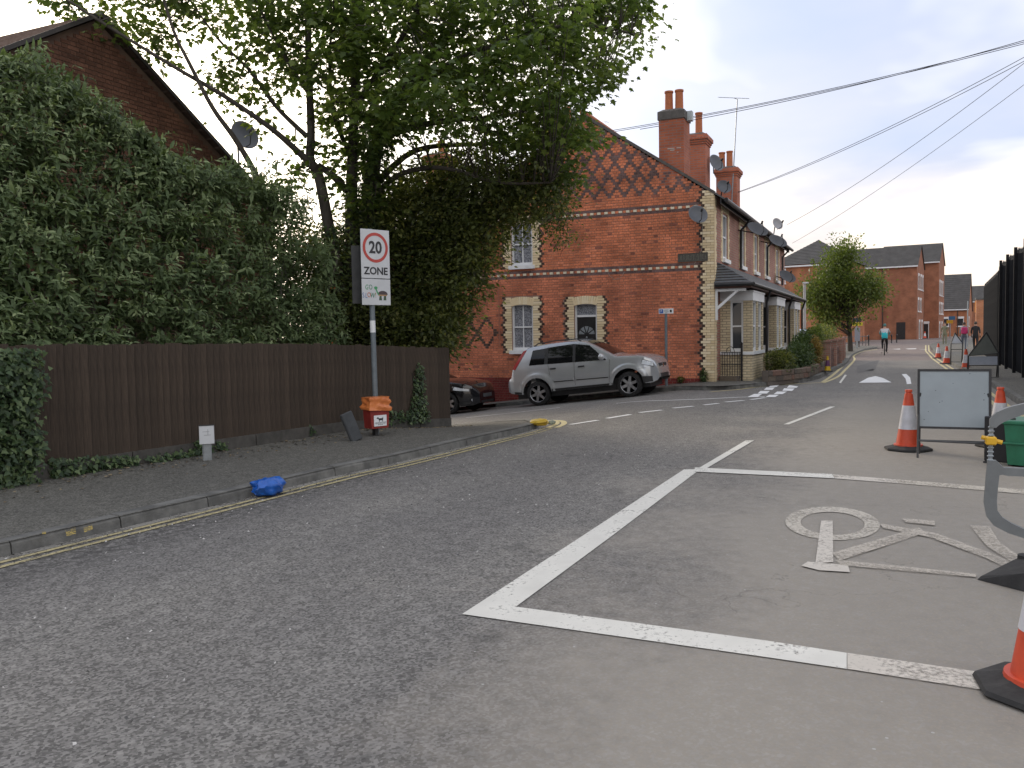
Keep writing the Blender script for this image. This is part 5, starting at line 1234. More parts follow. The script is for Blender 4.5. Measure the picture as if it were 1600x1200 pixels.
bush('large mixed green bush rising between the two bays', 'shrub', (6.6, -1.75, .12), (1.9, .6, 1.0), 5600, M_hedge, .08, grp='front garden shrubs')
bush('upright straw-brown bush, the only brown one, among the front garden shrubs', 'shrub', (6.2, -2.12, .12), (.6, .28, .9), 2200, M_straw, .07, grp='front garden shrubs')
bush('tall pale green bush spilling over the garden wall towards the bollard', 'shrub', (9.6, -1.85, .12), (2.2, .5, 1.2), 5200, M_ftree, .08, grp='front garden shrubs')
bush('far dark bush at the end of the terrace behind the low wall', 'shrub', (19.5, -1.2, .12), (2.4, 1.1, 1.25), 3200, M_holly, .10, grp='front garden shrubs')
bush('far green bush under the street tree', 'shrub', (30.5, -1.0, .12), (2.2, 1.0, 1.3), 2600, M_ftree, .12, grp='front garden shrubs')
p = on_x(1100, 594, -.12); bush('small weed growing at the foot of the cream corner bricks', 'weed', (p[0], p[1], .13), (.14, .12, .24), 240, M_hedge, .07, name='weed', grp='weeds at the gable foot')
p = on_x(1064, 598, -.1); bush('flat weed at the gable foot behind the parking sign', 'weed', (p[0], p[1], .11), (.28, .1, .11), 240, M_holly, .06, name='weed', grp='weeds at the gable foot')
# ---- street tree further down
st = thing('street_tree', 'tall green street tree in front of the far brick blocks', 'tree', (36, -1.9, .12)); b0 = np.array(st.location)
def lean(px, py, z): return at(px, py, z) - b0
mb = MB(); mb.tube([(0, 0, 0), (.05, .05, 1.2), tuple(lean(1322, 470, 55)), tuple(lean(1326, 400, 55))], [.17, .14, .10, .03], 8); mb.build('trunk', M_bark, st, True)
SPY = [(1325, 366), (1345, 385), (1362, 410), (1376, 438), (1374, 470), (1370, 500), (1350, 508), (1330, 510), (1300, 505), (1275, 480), (1258, 458), (1266, 435), (1285, 420), (1290, 395), (1305, 380)]
P, D, Nn, S, LVv = [], [], [], [], []; tw = MB()
lob = [(x, y, rng.uniform(11, 24)) for x, y in sample(SPY, 26)]; fpts = [(lx + rng.gauss(0, lr * .55), ly + rng.gauss(0, lr * .5)) for lx, ly, lr in lob for _ in range(19)]
for (px, py) in fpts:
    wdt = 1.5 * (1 - abs(py - 450) / 130); c = lean(px, py, 55 + rng.uniform(-1, 1) * max(.4, wdt) * 1.3); tint = rng.gauss(.45, .2)
    tw.tube([(0.05, .05, max(1, c[2] - 1.2)), tuple(c)], [.02, .006], 3, False)
    for o in nr.normal(size=(34, 3)) * .30: P.append(c + o); D.append(o + nr.normal(size=3) * .15 + np.array([0, 0, -.1])); Nn.append(np.array([rng.gauss(0, .5), rng.gauss(0, .5), 1.0])); S.append(rng.uniform(.14, .24)); LVv.append(min(1, max(0, tint + rng.gauss(0, .15))))
tw.build('branches', M_bark, st)['kind'] = 'stuff'
leaves('crown', T_OVAL, P, D, Nn, S, M_ftree, st, LVv)
# ------------------------------------------------------------------ vehicles
M_silver = pm('silver_paint', (.46, .48, .50), (.44, .46, .48), 3, .2, metal=.4, coat=.6, spec=.5)
M_blackcar = pm('black_car_paint', (.008, .009, .012), (.010, .011, .014), 3, .18, coat=.9)
M_tyre = pm('tyre_rubber', (.014, .014, .015), (.024, .024, .025), 20, .85, .2)
M_alloy = pm('alloy_rim', (.50, .51, .53), (.42, .43, .45), 10, .3, metal=.8)
M_lens = pm('headlight_lens', (.80, .84, .88), (.5, .54, .58), 14, .08, spec=.8)
M_redlens = pm('tail_light_lens', (.42, .03, .03), (.30, .02, .02), 8, .15)
M_chrome = pm('chrome', (.6, .62, .64), (.5, .52, .54), 5, .12, metal=1)
M_seam = pm('panel_gap', (.03, .03, .032), (.03, .03, .032), 5, .8)
def make_car(name, label, C, mat, group=None):
    """x forward, y left, z up; the origin lies on the ground under the rear axle"""
    root = thing(name, label, 'car', (0, 0, 0), 0, group)
    tx, tz = zip(*C['top']); wx, ww = zip(*C['wid']); bx_, bz_ = zip(*C['bot'])
    x0, x1 = tx[0], tx[-1]; wr, ra = C['wr'], C['ra']
    def zt(x): return float(np.interp(x, tx, tz))
    def zb(x, arch=True):
        z = float(np.interp(x, bx_, bz_))
        if arch:
            for ax in (0, C['wb']):
                if abs(x - ax) < ra: z = max(z, wr + math.sqrt(ra * ra - (x - ax) ** 2))
        return z
    def ys(x, z):
        w_ = float(np.interp(x, wx, ww)); bl = C['belt'](x)
        if z <= bl: y = w_ * (1 - C.get('bulge', .05) * ((z - .62) / .5) ** 2)
        else:
            yb_ = w_ * (1 - C.get('bulge', .05) * ((bl - .62) / .5) ** 2); y = yb_ - C['tum'] * (z - bl) - .06 * (z - bl) ** 2
        for ax in (0, C['wb']):
            r_ = math.hypot(x - ax, z - wr)
            if r_ < ra + .16: y += C.get('flare', .02) * sst(ra + .16, ra + .09, r_) if False else C.get('flare', .02) * (1 - sst(ra + .08, ra + .15, r_))
        return y
    xs_ = sorted(set(list(np.linspace(x0, x1, 120)) + [ax + ra * math.cos(a) * .999 for ax in (0, C['wb']) for a in np.linspace(0, math.pi, 25)] + list(tx)))
    G = []
    for x in xs_:
        b, t_ = zb(x), zt(x); hgt = max(.05, t_ - b); ring = []; rc = min(.06, hgt * .3); e = t_ - rc; nz = 14
        for k in range(nz + 1):
            z = b + (e - b) * k / nz; ring.append((x, ys(x, z), z))
        ye = ys(x, e); ring.append((x, ye - .022, t_ - rc * .28)); ring.append((x, ye - .075, t_)); cr = C['crown']
        for k in range(1, 6):
            f = 1 - k / 5; y = (ye - .075) * f; ring.append((x, y, t_ + cr * (1 - f * f)))
        ring += [(p[0], -p[1], p[2]) for p in ring[-2::-1]]
        G.append(ring)
    mb = MB(); mb.grid(G); n = len(G[0]); mb.add(G[0], [tuple(range(n))]); mb.add(G[-1], [tuple(range(n - 1, -1, -1))])
    body = mb.build('body', mat, root, True, 32)
    def patch(nm, quad, m, off=.005, par=root, nx=8, nz=5, sides=(-1, 1)):
        """four x,z corners: rear-bottom, front-bottom, front-top, rear-top laid on the flank"""
        out = []
        for s_ in sides:
            g = []
            for i in range(nx + 1):
                f = i / nx; bt = (quad[0][0] + (quad[1][0] - quad[0][0]) * f, quad[0][1] + (quad[1][1] - quad[0][1]) * f); tp_ = (quad[3][0] + (quad[2][0] - quad[3][0]) * f, quad[3][1] + (quad[2][1] - quad[3][1]) * f); row = []
                for j in range(nz + 1):
                    x = bt[0] + (tp_[0] - bt[0]) * j / nz; z = bt[1] + (tp_[1] - bt[1]) * j / nz; row.append((x, s_ * (ys(x, z) + off), z))
                g.append(row)
            mb = MB(); mb.grid(g)
            # give the panel an edge
            bd_ = [r[0] for r in g] + g[-1][1:] + [r[-1] for r in g[::-1]][1:] + g[0][::-1][1:-1]
            inn = [(p[0], p[1] - s_ * (off + .004), p[2]) for p in bd_]; q = len(bd_); mb.add(bd_ + inn, [(i, (i + 1) % q, q + (i + 1) % q, q + i) for i in range(q)])
            out.append(mb.build(nm, m, par, True, 30))
        return out
    def topz(x, y):
        t_ = zt(x); ye = ys(x, t_ - .06) - .075; return t_ + C['crown'] * (1 - (y / ye) ** 2)
    def top_patch(nm, xa, xb, fa, fb, m, off=.006):
        g = []
        for i in range(11):
            x = xa + (xb - xa) * i / 10; hw = (fa + (fb - fa) * i / 10); ye = ys(x, zt(x) - .06) - .075; g.append([(x, ye * hw * (j / 6 - 1), topz(x, ye * hw * (j / 6 - 1)) + off) for j in range(13)])
        mb = MB(); mb.grid(g); return mb.build(nm, m, root, True)
    for q in C['windows']: patch('side_window', q, M_car_glass, .006)
    for q in C.get('pillars', ()): patch('window_pillar', q, M_dark, .008, nx=2, nz=4)
    top_patch('windscreen', *C['screen'], M_car_glass); top_patch('rear_window', *C['rear'], M_car_glass)
    for q in C['seams']: patch('panel_gap', q, M_seam, .0025, nx=2, nz=6)
    for q in C.get('mould', ()): patch('side_moulding', q, mat, .018, nx=6, nz=2)
    for q in C.get('lower', ()): patch('lower_trim', q, M_dark, .004, nx=10, nz=2)
    for q in C['tails']: patch('tail_light', q, M_redlens, .012, nx=4, nz=6)
    for q in C['heads']:
        cx_, cz_ = sum(a for a, b in q) / 4, sum(b for a, b in q) / 4
        patch('headlight_surround', [(cx_ + (a - cx_) * 1.07, cz_ + (b - cz_) * 1.22) for a, b in q], M_dark, .006, nx=8, nz=4); patch('headlight', q, M_lens, .011, nx=8, nz=4)
    for q in C.get('bumpers', ()): patch('bumper', q, mat, .02, nx=8, nz=4)
    for (x, z) in C['handles']:
        for s_ in (-1, 1):
            mb = MB(); y = ys(x, z); mb.bbox(x - .09, x + .09, s_ * y + (0 if s_ > 0 else -.03), s_ * y + (.03 if s_ > 0 else 0), z - .018, z + .018, .008); mb.build('door_handle', mat if C.get('hm') else M_dark, root)  # handles coloured dark to carry the shade of their recesses
    # front: grille, plate; lower bumper mouths
    for (nm, xa, y0, y1, z0, z1, m) in C['front']:
        mb = MB(); mb.bbox(xa - .05, xa + .012, y0, y1, z0, z1, .006); mb.build(nm, m, root)
    for (nm, xa, y0, y1, z0, z1, m) in C.get('back', ()):
        mb = MB(); mb.bbox(xa - .012, xa + .05, y0, y1, z0, z1, .006); mb.build(nm, m, root)
    # mirrors
    mx_, mz_ = C['mirror']
    for s_ in (-1, 1):
        y = ys(mx_, mz_); bm = bmesh.new(); bmesh.ops.create_icosphere(bm, subdivisions=2, radius=1)
        for v in bm.verts: v.co = Vector((mx_ + v.co.x * .085, s_ * (y + .13) + v.co.y * .12, mz_ + v.co.z * .095))
        mb = MB(); mb.bm(bm); mo = mb.build('door_mirror', mat, root, True); mb = MB(); mb.tube([(mx_, s_ * (y - .02), mz_ - .06), (mx_, s_ * (y + .07), mz_ - .03)], .025, 6); mb.build('stalk', M_dark, mo)
    if C.get('rails'):
        xa, xb = C['rails']
        for s_ in (-1, 1):
            pts = []
            for i in range(13):
                x = xa + (xb - xa) * i / 12; y = ys(x, zt(x) - .06) - .06; pts.append((x, s_ * y, zt(x) + .055 * math.sin(math.pi * min(1, i / 1.5 if i < 2 else (12 - i) / 1.5)) ** .5 if i in (0, 12) else zt(x) + .055))
            mb = MB(); mb.tube(pts, .016, 6); mb.build('roof_rail', M_dark, root, True)
    # underside
    mb = MB(); mb.box(x0 + .25, x1 - .25, -.62, .62, .22, .55); mb.build('underbody', M_dark, root)
    for ax in (0, C['wb']):
        for s_ in (-1, 1):
            mb = MB(); mb.lathe([(.02, -.2), (ra - .015, -.2), (ra - .015, .0)], 24, (ax, s_ * .62, wr), 'y') if False else None
    # wheels
    prot = None; yo = C['wid'][len(C['wid']) // 2][1] - .02
    for ax in (0, C['wb']):
        for s_ in (-1, 1):
            mb = MB(); wd = .21; T_ = Matrix.Translation((ax, s_ * (yo - wd / 2), wr)) @ Matrix.Diagonal((1, s_, 1, 1))
            prof = [(wr * .66, -wd / 2), (wr * .92, -wd / 2 + .005), (wr * .985, -wd / 2 + .03), (wr, -.03), (wr, .03), (wr * .985, wd / 2 - .03), (wr * .92, wd / 2 - .005), (wr * .70, wd / 2), (wr * .66, wd / 2 - .03)]
            mb.lathe(prof, 32, (0, 0, 0), 'y', T_); wh = mb.build('wheel', M_tyre, root, True, 50)
            rr = wr * .67; mb = MB(); mb.lathe([(rr * .93, -.08), (rr * .93, .06), (rr, wd / 2 - .012), (rr * 1.03, wd / 2 - .004), (rr * 1.03, wd / 2 - .03)], 32, (0, 0, 0), 'y', T_)
            ns = C['spokes']
            for k in range(ns):
                a = 2 * math.pi * k / ns + .3; ca, sa = math.cos(a), math.sin(a); hw0, hw1 = .042, .034; vs = []
                for (r_, hw, d0) in ((.03, hw0, .075), (rr * .95, hw1, .085)):
                    for t_ in (-hw, hw): vs += [(r_ * ca - t_ * sa, d0, r_ * sa + t_ * ca), (r_ * ca - t_ * sa, d0 - .04, r_ * sa + t_ * ca)]
                mb.add([tuple(T_ @ Vector(v)) for v in vs], [(0, 2, 6, 4), (1, 5, 7, 3), (0, 4, 5, 1), (2, 3, 7, 6)])
            mb.lathe([(.0001, .09), (.055, .088), (.065, .07)], 16, (0, 0, 0), 'y', T_); mb.build('rim', M_alloy, wh)
            mb = MB(); mb.lathe([(.0001, -.02), (rr * .93, -.02), (rr * .93, -.03)], 20, (0, 0, 0), 'y', T_); mb.build('brake_disc', M_dark, wh)
    return root
SUVC = dict(wb=2.625, wr=.342, ra=.43, crown=.04, tum=.27, flare=.024, spokes=6, bulge=.085,
    top=[(-.80, .66), (-.78, .79), (-.72, .82), (-.68, .86), (-.62, 1.12), (-.36, 1.56), (-.26, 1.63), (-.1, 1.655), (.5, 1.685), (1.0, 1.68), (1.3, 1.655), (1.5, 1.60), (1.7, 1.50), (2.28, 1.15), (2.36, 1.125), (2.9, 1.085), (3.2, 1.04), (3.42, .97), (3.54, .89), (3.60, .77), (3.63, .66), (3.65, .56)],
    bot=[(-.80, .46), (-.7, .40), (-.5, .36), (-.3, .34), (.5, .37), (2.2, .37), (3.0, .34), (3.4, .33), (3.6, .38), (3.65, .44)],
    wid=[(-.80, .66), (-.72, .76), (-.6, .82), (-.3, .86), (.3, .875), (1.3, .88), (2.3, .875), (2.9, .865), (3.2, .85), (3.42, .80), (3.55, .72), (3.65, .60)],
    belt=lambda x: 1.13 - .025 * (x - .3) if x < 2.3 else 1.06,
    windows=[[(-.20, 1.14), (.26, 1.125), (.30, 1.56), (-.08, 1.545)], [(.36, 1.12), (1.10, 1.095), (1.13, 1.59), (.40, 1.575)], [(1.18, 1.09), (2.06, 1.06), (1.60, 1.50), (1.20, 1.58)]],
    pillars=[[(.265, 1.125), (.355, 1.12), (.395, 1.575), (.305, 1.56)], [(1.105, 1.095), (1.175, 1.09), (1.195, 1.58), (1.135, 1.59)]],
    screen=(1.50, 2.24, .86, .92), rear=(-.60, -.38, .85, .85),
    seams=[[(1.13, .45), (1.138, .45), (1.15, 1.12), (1.142, 1.12)], [(.42, .80), (.428, .80), (.37, 1.14), (.362, 1.14)], [(2.10, .45), (2.108, .45), (2.16, 1.06), (2.152, 1.06)], [(2.96, .735), (3.50, .72), (3.50, .728), (2.96, .743)], [(.52, .606), (1.10, .596), (1.10, .618), (.52, .628)], [(1.18, .596), (2.08, .576), (2.08, .598), (1.18, .618)]],  # last two quads are dark strips painting the shade under the side mouldings
    mould=[[(.52, .63), (1.10, .62), (1.10, .68), (.52, .69)], [(1.18, .62), (2.08, .60), (2.08, .66), (1.18, .68)]],
    lower=[[(.44, .372), (2.19, .372), (2.19, .43), (.44, .43)], [(3.10, .345), (3.45, .36), (3.45, .50), (3.06, .52)], [(-.62, .38), (-.44, .36), (-.44, .46), (-.62, .47)]],
    tails=[[(-.64, 1.08), (-.56, 1.06), (-.27, 1.58), (-.36, 1.56)]],
    heads=[[(3.08, .85), (3.52, .76), (3.50, .86), (3.14, .955)]], handles=[(.52, .985), (1.35, .96)], mirror=(1.97, 1.15), bumpers=[[(-.70, .46), (-.44, .42), (-.44, .70), (-.72, .74)], [(.46, .435), (2.17, .425), (2.17, .465), (.46, .475)]], rails=(-.05, 1.35),  # second bumper quad is a sill strip added for the lower edge highlight
    front=[('grille', 3.60, -.40, .40, .68, .82, M_dark), ('bumper_mouth', 3.65, -.4, .4, .44, .55, M_dark), ('badge', 3.62, -.06, .06, .71, .79, M_chrome)],
    back=[('bumper_step', -.80, -.6, .6, .70, .76, M_silver)])
def remap(v):
    def fx(x): return 2.9 + (x - 2.9) * .66 if x > 2.9 else (-.3 + (x + .3) * 1.3 if x < -.3 else x)
    for k in ('top', 'bot', 'wid'): v[k] = [(fx(a), b) for a, b in v[k]]
    for k in ('windows', 'pillars', 'seams', 'mould', 'lower', 'tails', 'heads', 'bumpers'): v[k] = [[(fx(a), b) for a, b in q] for q in v[k]]
    v['front'] = [(q[0], fx(q[1])) + q[2:] for q in v['front']]; v['back'] = [(q[0], fx(q[1])) + q[2:] for q in v['back']]; v['rear'] = (fx(v['rear'][0]), fx(v['rear'][1])) + v['rear'][2:]
    return v
SUVC = remap(SUVC)
suv = make_car('parked_suv', 'silver four-wheel-drive estate parked against the red brick gable', SUVC, M_silver)
k = .968; sx_, ry_, fy_ = -1.86, 4.16, 1.62; zr_, zf_ = gz(sx_, ry_), gz(sx_, fy_)
suv.scale = (k, k, k); suv.location = (sx_, ry_, zr_); suv.rotation_euler = (0, -math.atan2(zf_ - zr_, ry_ - fy_), R(-90))
BCC = dict(wb=2.70, wr=.32, ra=.37, crown=.05, tum=.42, flare=.015, spokes=7,
    top=[(-.95, .62), (-.93, .86), (-.85, .95), (-.5, 1.02), (-.1, 1.12), (.4, 1.38), (.8, 1.45), (1.3, 1.44), (1.6, 1.38), (2.3, .98), (2.45, .95), (2.9, .90), (3.25, .82), (3.42, .73), (3.50, .62), (3.54, .52)],
    bot=[(-.95, .36), (-.7, .25), (.4, .22), (2.3, .22), (3.1, .20), (3.4, .19), (3.54, .24)],
    wid=[(-.95, .62), (-.8, .76), (-.4, .86), (.3, .89), (1.4, .90), (2.4, .89), (2.9, .875), (3.2, .83), (3.4, .70), (3.54, .5)],
    belt=lambda x: .93 + .03 * (1.2 - x) * .3,
    windows=[[(.0, 1.0), (.62, .98), (.66, 1.33), (.38, 1.28)], [(.68, .98), (1.30, .97), (1.32, 1.36), (.72, 1.35)], [(1.36, .97), (2.08, .96), (1.60, 1.30), (1.38, 1.36)]],
    screen=(1.62, 2.28, .86, .92), rear=(-.05, .36, .85, .86), seams=[[(1.32, .3), (1.328, .3), (1.34, .95), (1.332, .95)], [(2.2, .3), (2.208, .3), (2.25, .9), (2.242, .9)], [(2.45, .885), (3.3, .755), (3.3, .763), (2.45, .893)]],
    tails=[[(-.88, .72), (-.6, .76), (-.6, .88), (-.86, .88)]], heads=[[(2.93, .665), (3.36, .585), (3.36, .645), (2.98, .75)]], handles=[(.78, .86), (1.5, .85)], mirror=(1.92, 1.0),
    front=[('grille', 3.50, -.32, .32, .42, .58, M_dark), ('number_plate', 3.545, -.26, .26, .38, .48, pm('blurred_plate', (.10, .11, .12), (.07, .08, .09), 9, .6)), ('bumper_mouth', 3.53, -.4, .4, .22, .30, M_dark)],
    lower=[[(3.05, .22), (3.36, .24), (3.36, .30), (3.05, .29)]])
bc = make_car('parked_car', 'black car whose nose shows past the end of the dark fence', BCC, M_blackcar)
sy_ = 5.92 + 3.54; bc.location = (-2.1, sy_, gz(-2.1, sy_)); bc.rotation_euler = (0, -math.atan(.105), R(-90))
for s_ in (-1,):
    mb = MB(); mb.lathe([(.0001, 0), (.035, .005), (.04, .02)], 12, (3.38, -.68, .34), 'x'); mb.build('fog_light', M_lens, bc)
fc = copy_tree(bc); q = at(1300, 528, 40); fc.location = (q[0], q[1] + 1.5, gz(q[0], q[1]) + .1); fc.rotation_euler = (0, 0, R(6)); fc['label'] = 'dark car roof just visible behind the far garden wall'
fc['group'] = bc['group'] = 'dark parked cars'
# ------------------------------------------------------------------ signs, cones and street furniture
M_face = pm('sign_white', (.56, .58, .60), (.50, .52, .54), 4, .4)
M_ink = pm('sign_black', (.02, .022, .025), (.03, .03, .033), 6, .5)
M_ring = pm('sign_red', (.46, .06, .045), (.40, .05, .04), 6, .45)
M_steel = pm('post_steel', (.165, .195, .215), (.12, .145, .16), 12, .55, metal=.2)
p = on_z(586, 678, .13); s20 = thing('speed_sign', 'twenty zone sign with go slow turtle plate on a steel post by the fence', 'road sign', (p[0] + .045, p[1] - .02, pz(p[0], p[1])), R(-23.7)); z0 = s20.location.z
mb = MB(); mb.tube([(0, .035, -.1), (-.03, .035, 2.93)], .038, 12); mb.build('post', M_steel, s20, True)
def plate(par, nm, x0, x1, z0_, z1_, y=0.0, m=M_face, rim=M_grey):
    mb = MB(); mb.bbox(x0, x1, y - .012, y - .004, z0_, z1_, .003); pl = mb.build(nm, m, par); mb = MB(); mb.box(x0 + .005, x1 - .005, y - .0038, y + .006, z0_ + .005, z1_ - .005); mb.build('backing', rim, pl); return pl
W2 = .24; XO = .03
up = plate(s20, 'zone_plate', XO - W2, XO + W2, 3.045 - z0 - .69, 3.045 - z0); zc_ = 3.045 - z0 - .255
RX = Matrix.Rotation(R(90), 4, 'X')
mb = MB(); o_, i_ = [], []
for k in range(49):
    a = 2 * math.pi * k / 48; o_.append((XO + .212 * math.cos(a), -.0145, zc_ + .212 * math.sin(a))); i_.append((XO + .17 * math.cos(a), -.0145, zc_ + .17 * math.sin(a)))
mb.grid([o_, i_]); mb.build('red_ring', M_ring, up)
text_obj('numerals', '20', .235, M_ink, up, Matrix.Translation((XO, -.0125, zc_ - .005)) @ RX, .003, sx=.92, bold=.006)
text_obj('lettering', 'ZONE', .145, M_ink, up, Matrix.Translation((XO, -.0125, 3.045 - z0 - .59)) @ RX, .003, bold=.0035)
lo = plate(s20, 'slow_plate', XO - W2, XO + W2, 1.975 - z0, 2.345 - z0); zb_ = 1.975 - z0
GC = [pm('pen_%d' % k, c, c, 5, .6) for k, c in enumerate(((.06, .28, .12), (.45, .12, .06), (.10, .16, .36), (.30, .24, .08), (.05, .20, .12)))]
for k, (ch, x, z) in enumerate((('G', -.165, .25), ('O', -.10, .25), ('S', -.225, .135), ('L', -.175, .13), ('O', -.13, .14), ('W', -.07, .135), ('!', -.02, .14))):
    text_obj('lettering', ch, .10, GC[(0, 4, 2, 2, 1, 4, 3)[k]], lo, Matrix.Translation((x + .035, -.0125, zb_ + z)) @ RX @ Matrix.Rotation(R((-6, 8, 5, -4, 6, -8, 4)[k]), 4, 'Z'), .002, sx=.75)
def flat(par, nm, poly, m, y): 
    mb = MB(); n = len(poly); mb.add([(x + (.04 if nm.startswith('turtle') else 0), y, z) for x, z in poly], [tuple(range(n))]); return mb.build(nm, m, par, fix=False)
shell = [(.04 + .085 * math.cos(a) + .055, zb_ + .15 + .055 * math.sin(a)) for a in np.linspace(0, math.pi, 12)]
flat(lo, 'turtle_shell', shell, pm('pen_shell', (.05, .045, .05), (.09, .06, .06), 60), -.0138)
flat(lo, 'turtle_belly', [(.012, zb_ + .149), (.175, zb_ + .149), (.16, zb_ + .132), (.03, zb_ + .132)], pm('pen_tan', (.42, .25, .12)), -.0140)
for x in (.055, .13): flat(lo, 'turtle_leg', [(x - .015, zb_ + .131), (x + .02, zb_ + .131), (x + .025, zb_ + .07), (x - .025, zb_ + .07)], pm('pen_leg', (.06, .10, .06)), -.0139)
flat(lo, 'turtle_neck', [(.018, zb_ + .135), (.03, zb_ + .155), (-.01, zb_ + .235), (-.028, zb_ + .225)], GC[0], -.0141)
flat(lo, 'turtle_head', [(-.02 + .03 * math.cos(a), zb_ + .245 + .022 * math.sin(a)) for a in np.linspace(0, 6.28, 11)[:-1]], GC[0], -.0142)
# second plate behind, turned the other way, seen dark from here
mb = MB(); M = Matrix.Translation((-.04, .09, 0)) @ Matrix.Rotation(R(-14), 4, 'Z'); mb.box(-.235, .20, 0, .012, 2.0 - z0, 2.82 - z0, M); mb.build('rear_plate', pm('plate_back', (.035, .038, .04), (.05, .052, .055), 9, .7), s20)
mb = MB(); mb.tube([(-.017, .035, 1.46), (-.019, .035, 1.63)], .0395, 12); mb.build('post_sticker', M_white, s20, True)
mb = MB()
for z in (2.15, 2.75): mb.box(-.09, .05, .0065, .08, z - z0, z - z0 + .03)
mb.build('clamp', M_galv, s20)
# dog waste bin
pb = np.array([p[0], p[1]]) + np.array([-.38, -.92]) * .16
bn_ = thing('waste_bin', 'red dog waste bin with orange liner below the speed sign', 'bin', (pb[0], pb[1], z0), R(-23.7)); 
mb = MB(); vs = [(x * (.19 if z else .165), y, z * .32 + .13) for z in (0, 1) for x, y in ((-1, -.12), (1, -.12), (1, .10), (-1, .10))]; mb.add(vs, [(0, 3, 2, 1), (0, 1, 5, 4), (1, 2, 6, 5), (2, 3, 7, 6), (3, 0, 4, 7)]); mb.build('box', M_red if False else pm('bin_red', (.26, .028, .022), (.20, .022, .018), 6, .5), bn_)
mb = MB(); nn = 40; rows = []
for j in range(9):
    f = j / 8; row = []
    for k in range(nn + 1):
        a = 2 * math.pi * (k % nn) / nn; c_, s_ = math.cos(a), math.sin(a); sq = max(abs(c_), abs(s_)); bx, by = c_ / sq, s_ / sq
        wob = .006 * math.sin(5 * a + 9 * f) + .004 * math.sin(11 * a - 13 * f) + .008 * math.sin(a * 2 + f * 14); e = .03 if f < .35 else .012
        row.append((bx * (.19 + e + wob), -.01 + by * (.112 + e + wob), .42 + f * .22 - .02 * math.cos(a) * (1 - f)))
    rows.append(row)
mb.grid(rows); mb.add([(x, y, z) for x, y, z in rows[-1][:-1]], [tuple(range(nn))]); mb.build('liner_bag', pm('orange_bag', (.62, .20, .055), (.50, .14, .04), 9, .35, .3, 22), bn_, True, 60)
bn_.scale = (.84, .84, .86); bn_.location.x -= .075; bn_.location.y += .035
st_ = plate(bn_, 'sticker', -.125, .125, .165, .345, -.1205, M_white, M_white)
dogp = [(-.075, .30), (-.055, .315), (-.04, .312), (-.03, .295), (.02, .295), (.045, .30), (.05, .318), (.056, .30), (.05, .27), (.05, .235), (.04, .235), (.036, .262), (-.015, .262), (-.02, .235), (-.03, .235), (-.032, .27), (-.045, .288), (-.07, .288)]
flat(st_, 'dog_symbol', dogp, M_ink, -.1345)
for z, w_ in ((.222, .11), (.205, .10), (.187, .05)):
    mb = MB(); x = -w_
    while x < w_: l = rng.uniform(.01, .03); mb.add([(x, -.1345, z), (min(w_, x + l), -.1345, z), (min(w_, x + l), -.1345, z + .008), (x, -.1345, z + .008)], [(0, 1, 2, 3)]); x += l + .006
    mb.build('print_line', M_ink, st_)
mb = MB(); mb.box(-.03, .03, -.02, .08, .0, .14); mb.build('stand', M_dark, bn_)
# dark slab leaning by the bin
q = on_z(556, 688, .13); sb = thing('leaning_slab', 'dark grey stone slab leaning against the fence left of the red bin', 'slab', (q[0], q[1], pz(q[0], q[1])), R(-20)); mb = MB(); M = Matrix.Translation((.02, .0, 0)) @ Matrix.Rotation(R(-17), 4, 'Y') @ Matrix.Rotation(R(-12), 4, 'X'); mb.bbox(-.09, .09, -.03, .03, 0, .41, .012, M); mb.build('slab', pm('slate_slab', (.06, .065, .07), (.04, .044, .048), 6, .9, .3), sb)
# white marker plate on a concrete post
q = on_z(324, 718, .14); mk = thing('marker_post', 'short concrete marker post with a white plate by the fence foot', 'marker', (q[0], q[1], pz(q[0], q[1])), R(-42)); mb = MB(); mb.bbox(-.05, .05, -.03, .03, -.1, .30, .012); mb.build('post', pm('concrete_post', (.26, .28, .29), (.2, .215, .22), 20, .9, .3), mk); pl = plate(mk, 'plate', -.082, .082, .19, .405, -.03); mb = MB(); mb.box(-.088, .088, -.046, -.03, .40, .412); mb.build('cap', M_dark, pl)
mb = MB(); mb.box(-.045, .03, -.0435, -.0425, .33, .336); mb.box(-.03, .045, -.0435, -.0425, .29, .296); mb.box(.01, .016, -.0435, -.0425, .29, .36); mb.build('marking', pm('faint_ink', (.35, .36, .38)), pl)
# crumpled bags
def crumple(name, label, cat, loc, r, mat, seed, squash=.0):
    rs = np.random.default_rng(seed); bm = bmesh.new(); bmesh.ops.create_icosphere(bm, subdivisions=4, radius=1); ks = [(rs.normal(size=3) * rs.uniform(1.0, 2.6), rs.uniform(0, 6.28), rs.uniform(.02, .07)) for _ in range(13)] + [(rs.normal(size=3) * rs.uniform(4, 7), rs.uniform(0, 6.28), rs.uniform(.012, .03)) for _ in range(6)]
    for v in bm.verts:
        c = np.array(v.co); d = 1 + sum(a * (1 - 2 * abs(math.sin(float(np.dot(k, c)) + ph))) for k, ph, a in ks) * .7; z = c[2] * d
        v.co = Vector((c[0] * d * r[0], c[1] * d * r[1], max(-.72, z) * r[2] + r[2] * .72))
    mb = MB(); mb.bm(bm); o = mb.build(name, mat, None, True, 35); o.location = loc; return tag(o, label, cat)
q = on_z(418, 777, 0); bb_ = crumple('plastic_bag', 'crumpled bright blue plastic bag in the gutter against the kerb', 'bag', (q[0] + .05, q[1] + .03, .008), (.20, .11, .115), pm('blue_bag', (.012, .11, .46), (.008, .07, .32), 10, .3, .3, 30), 3); bb_.rotation_euler = (0, 0, R(-15))
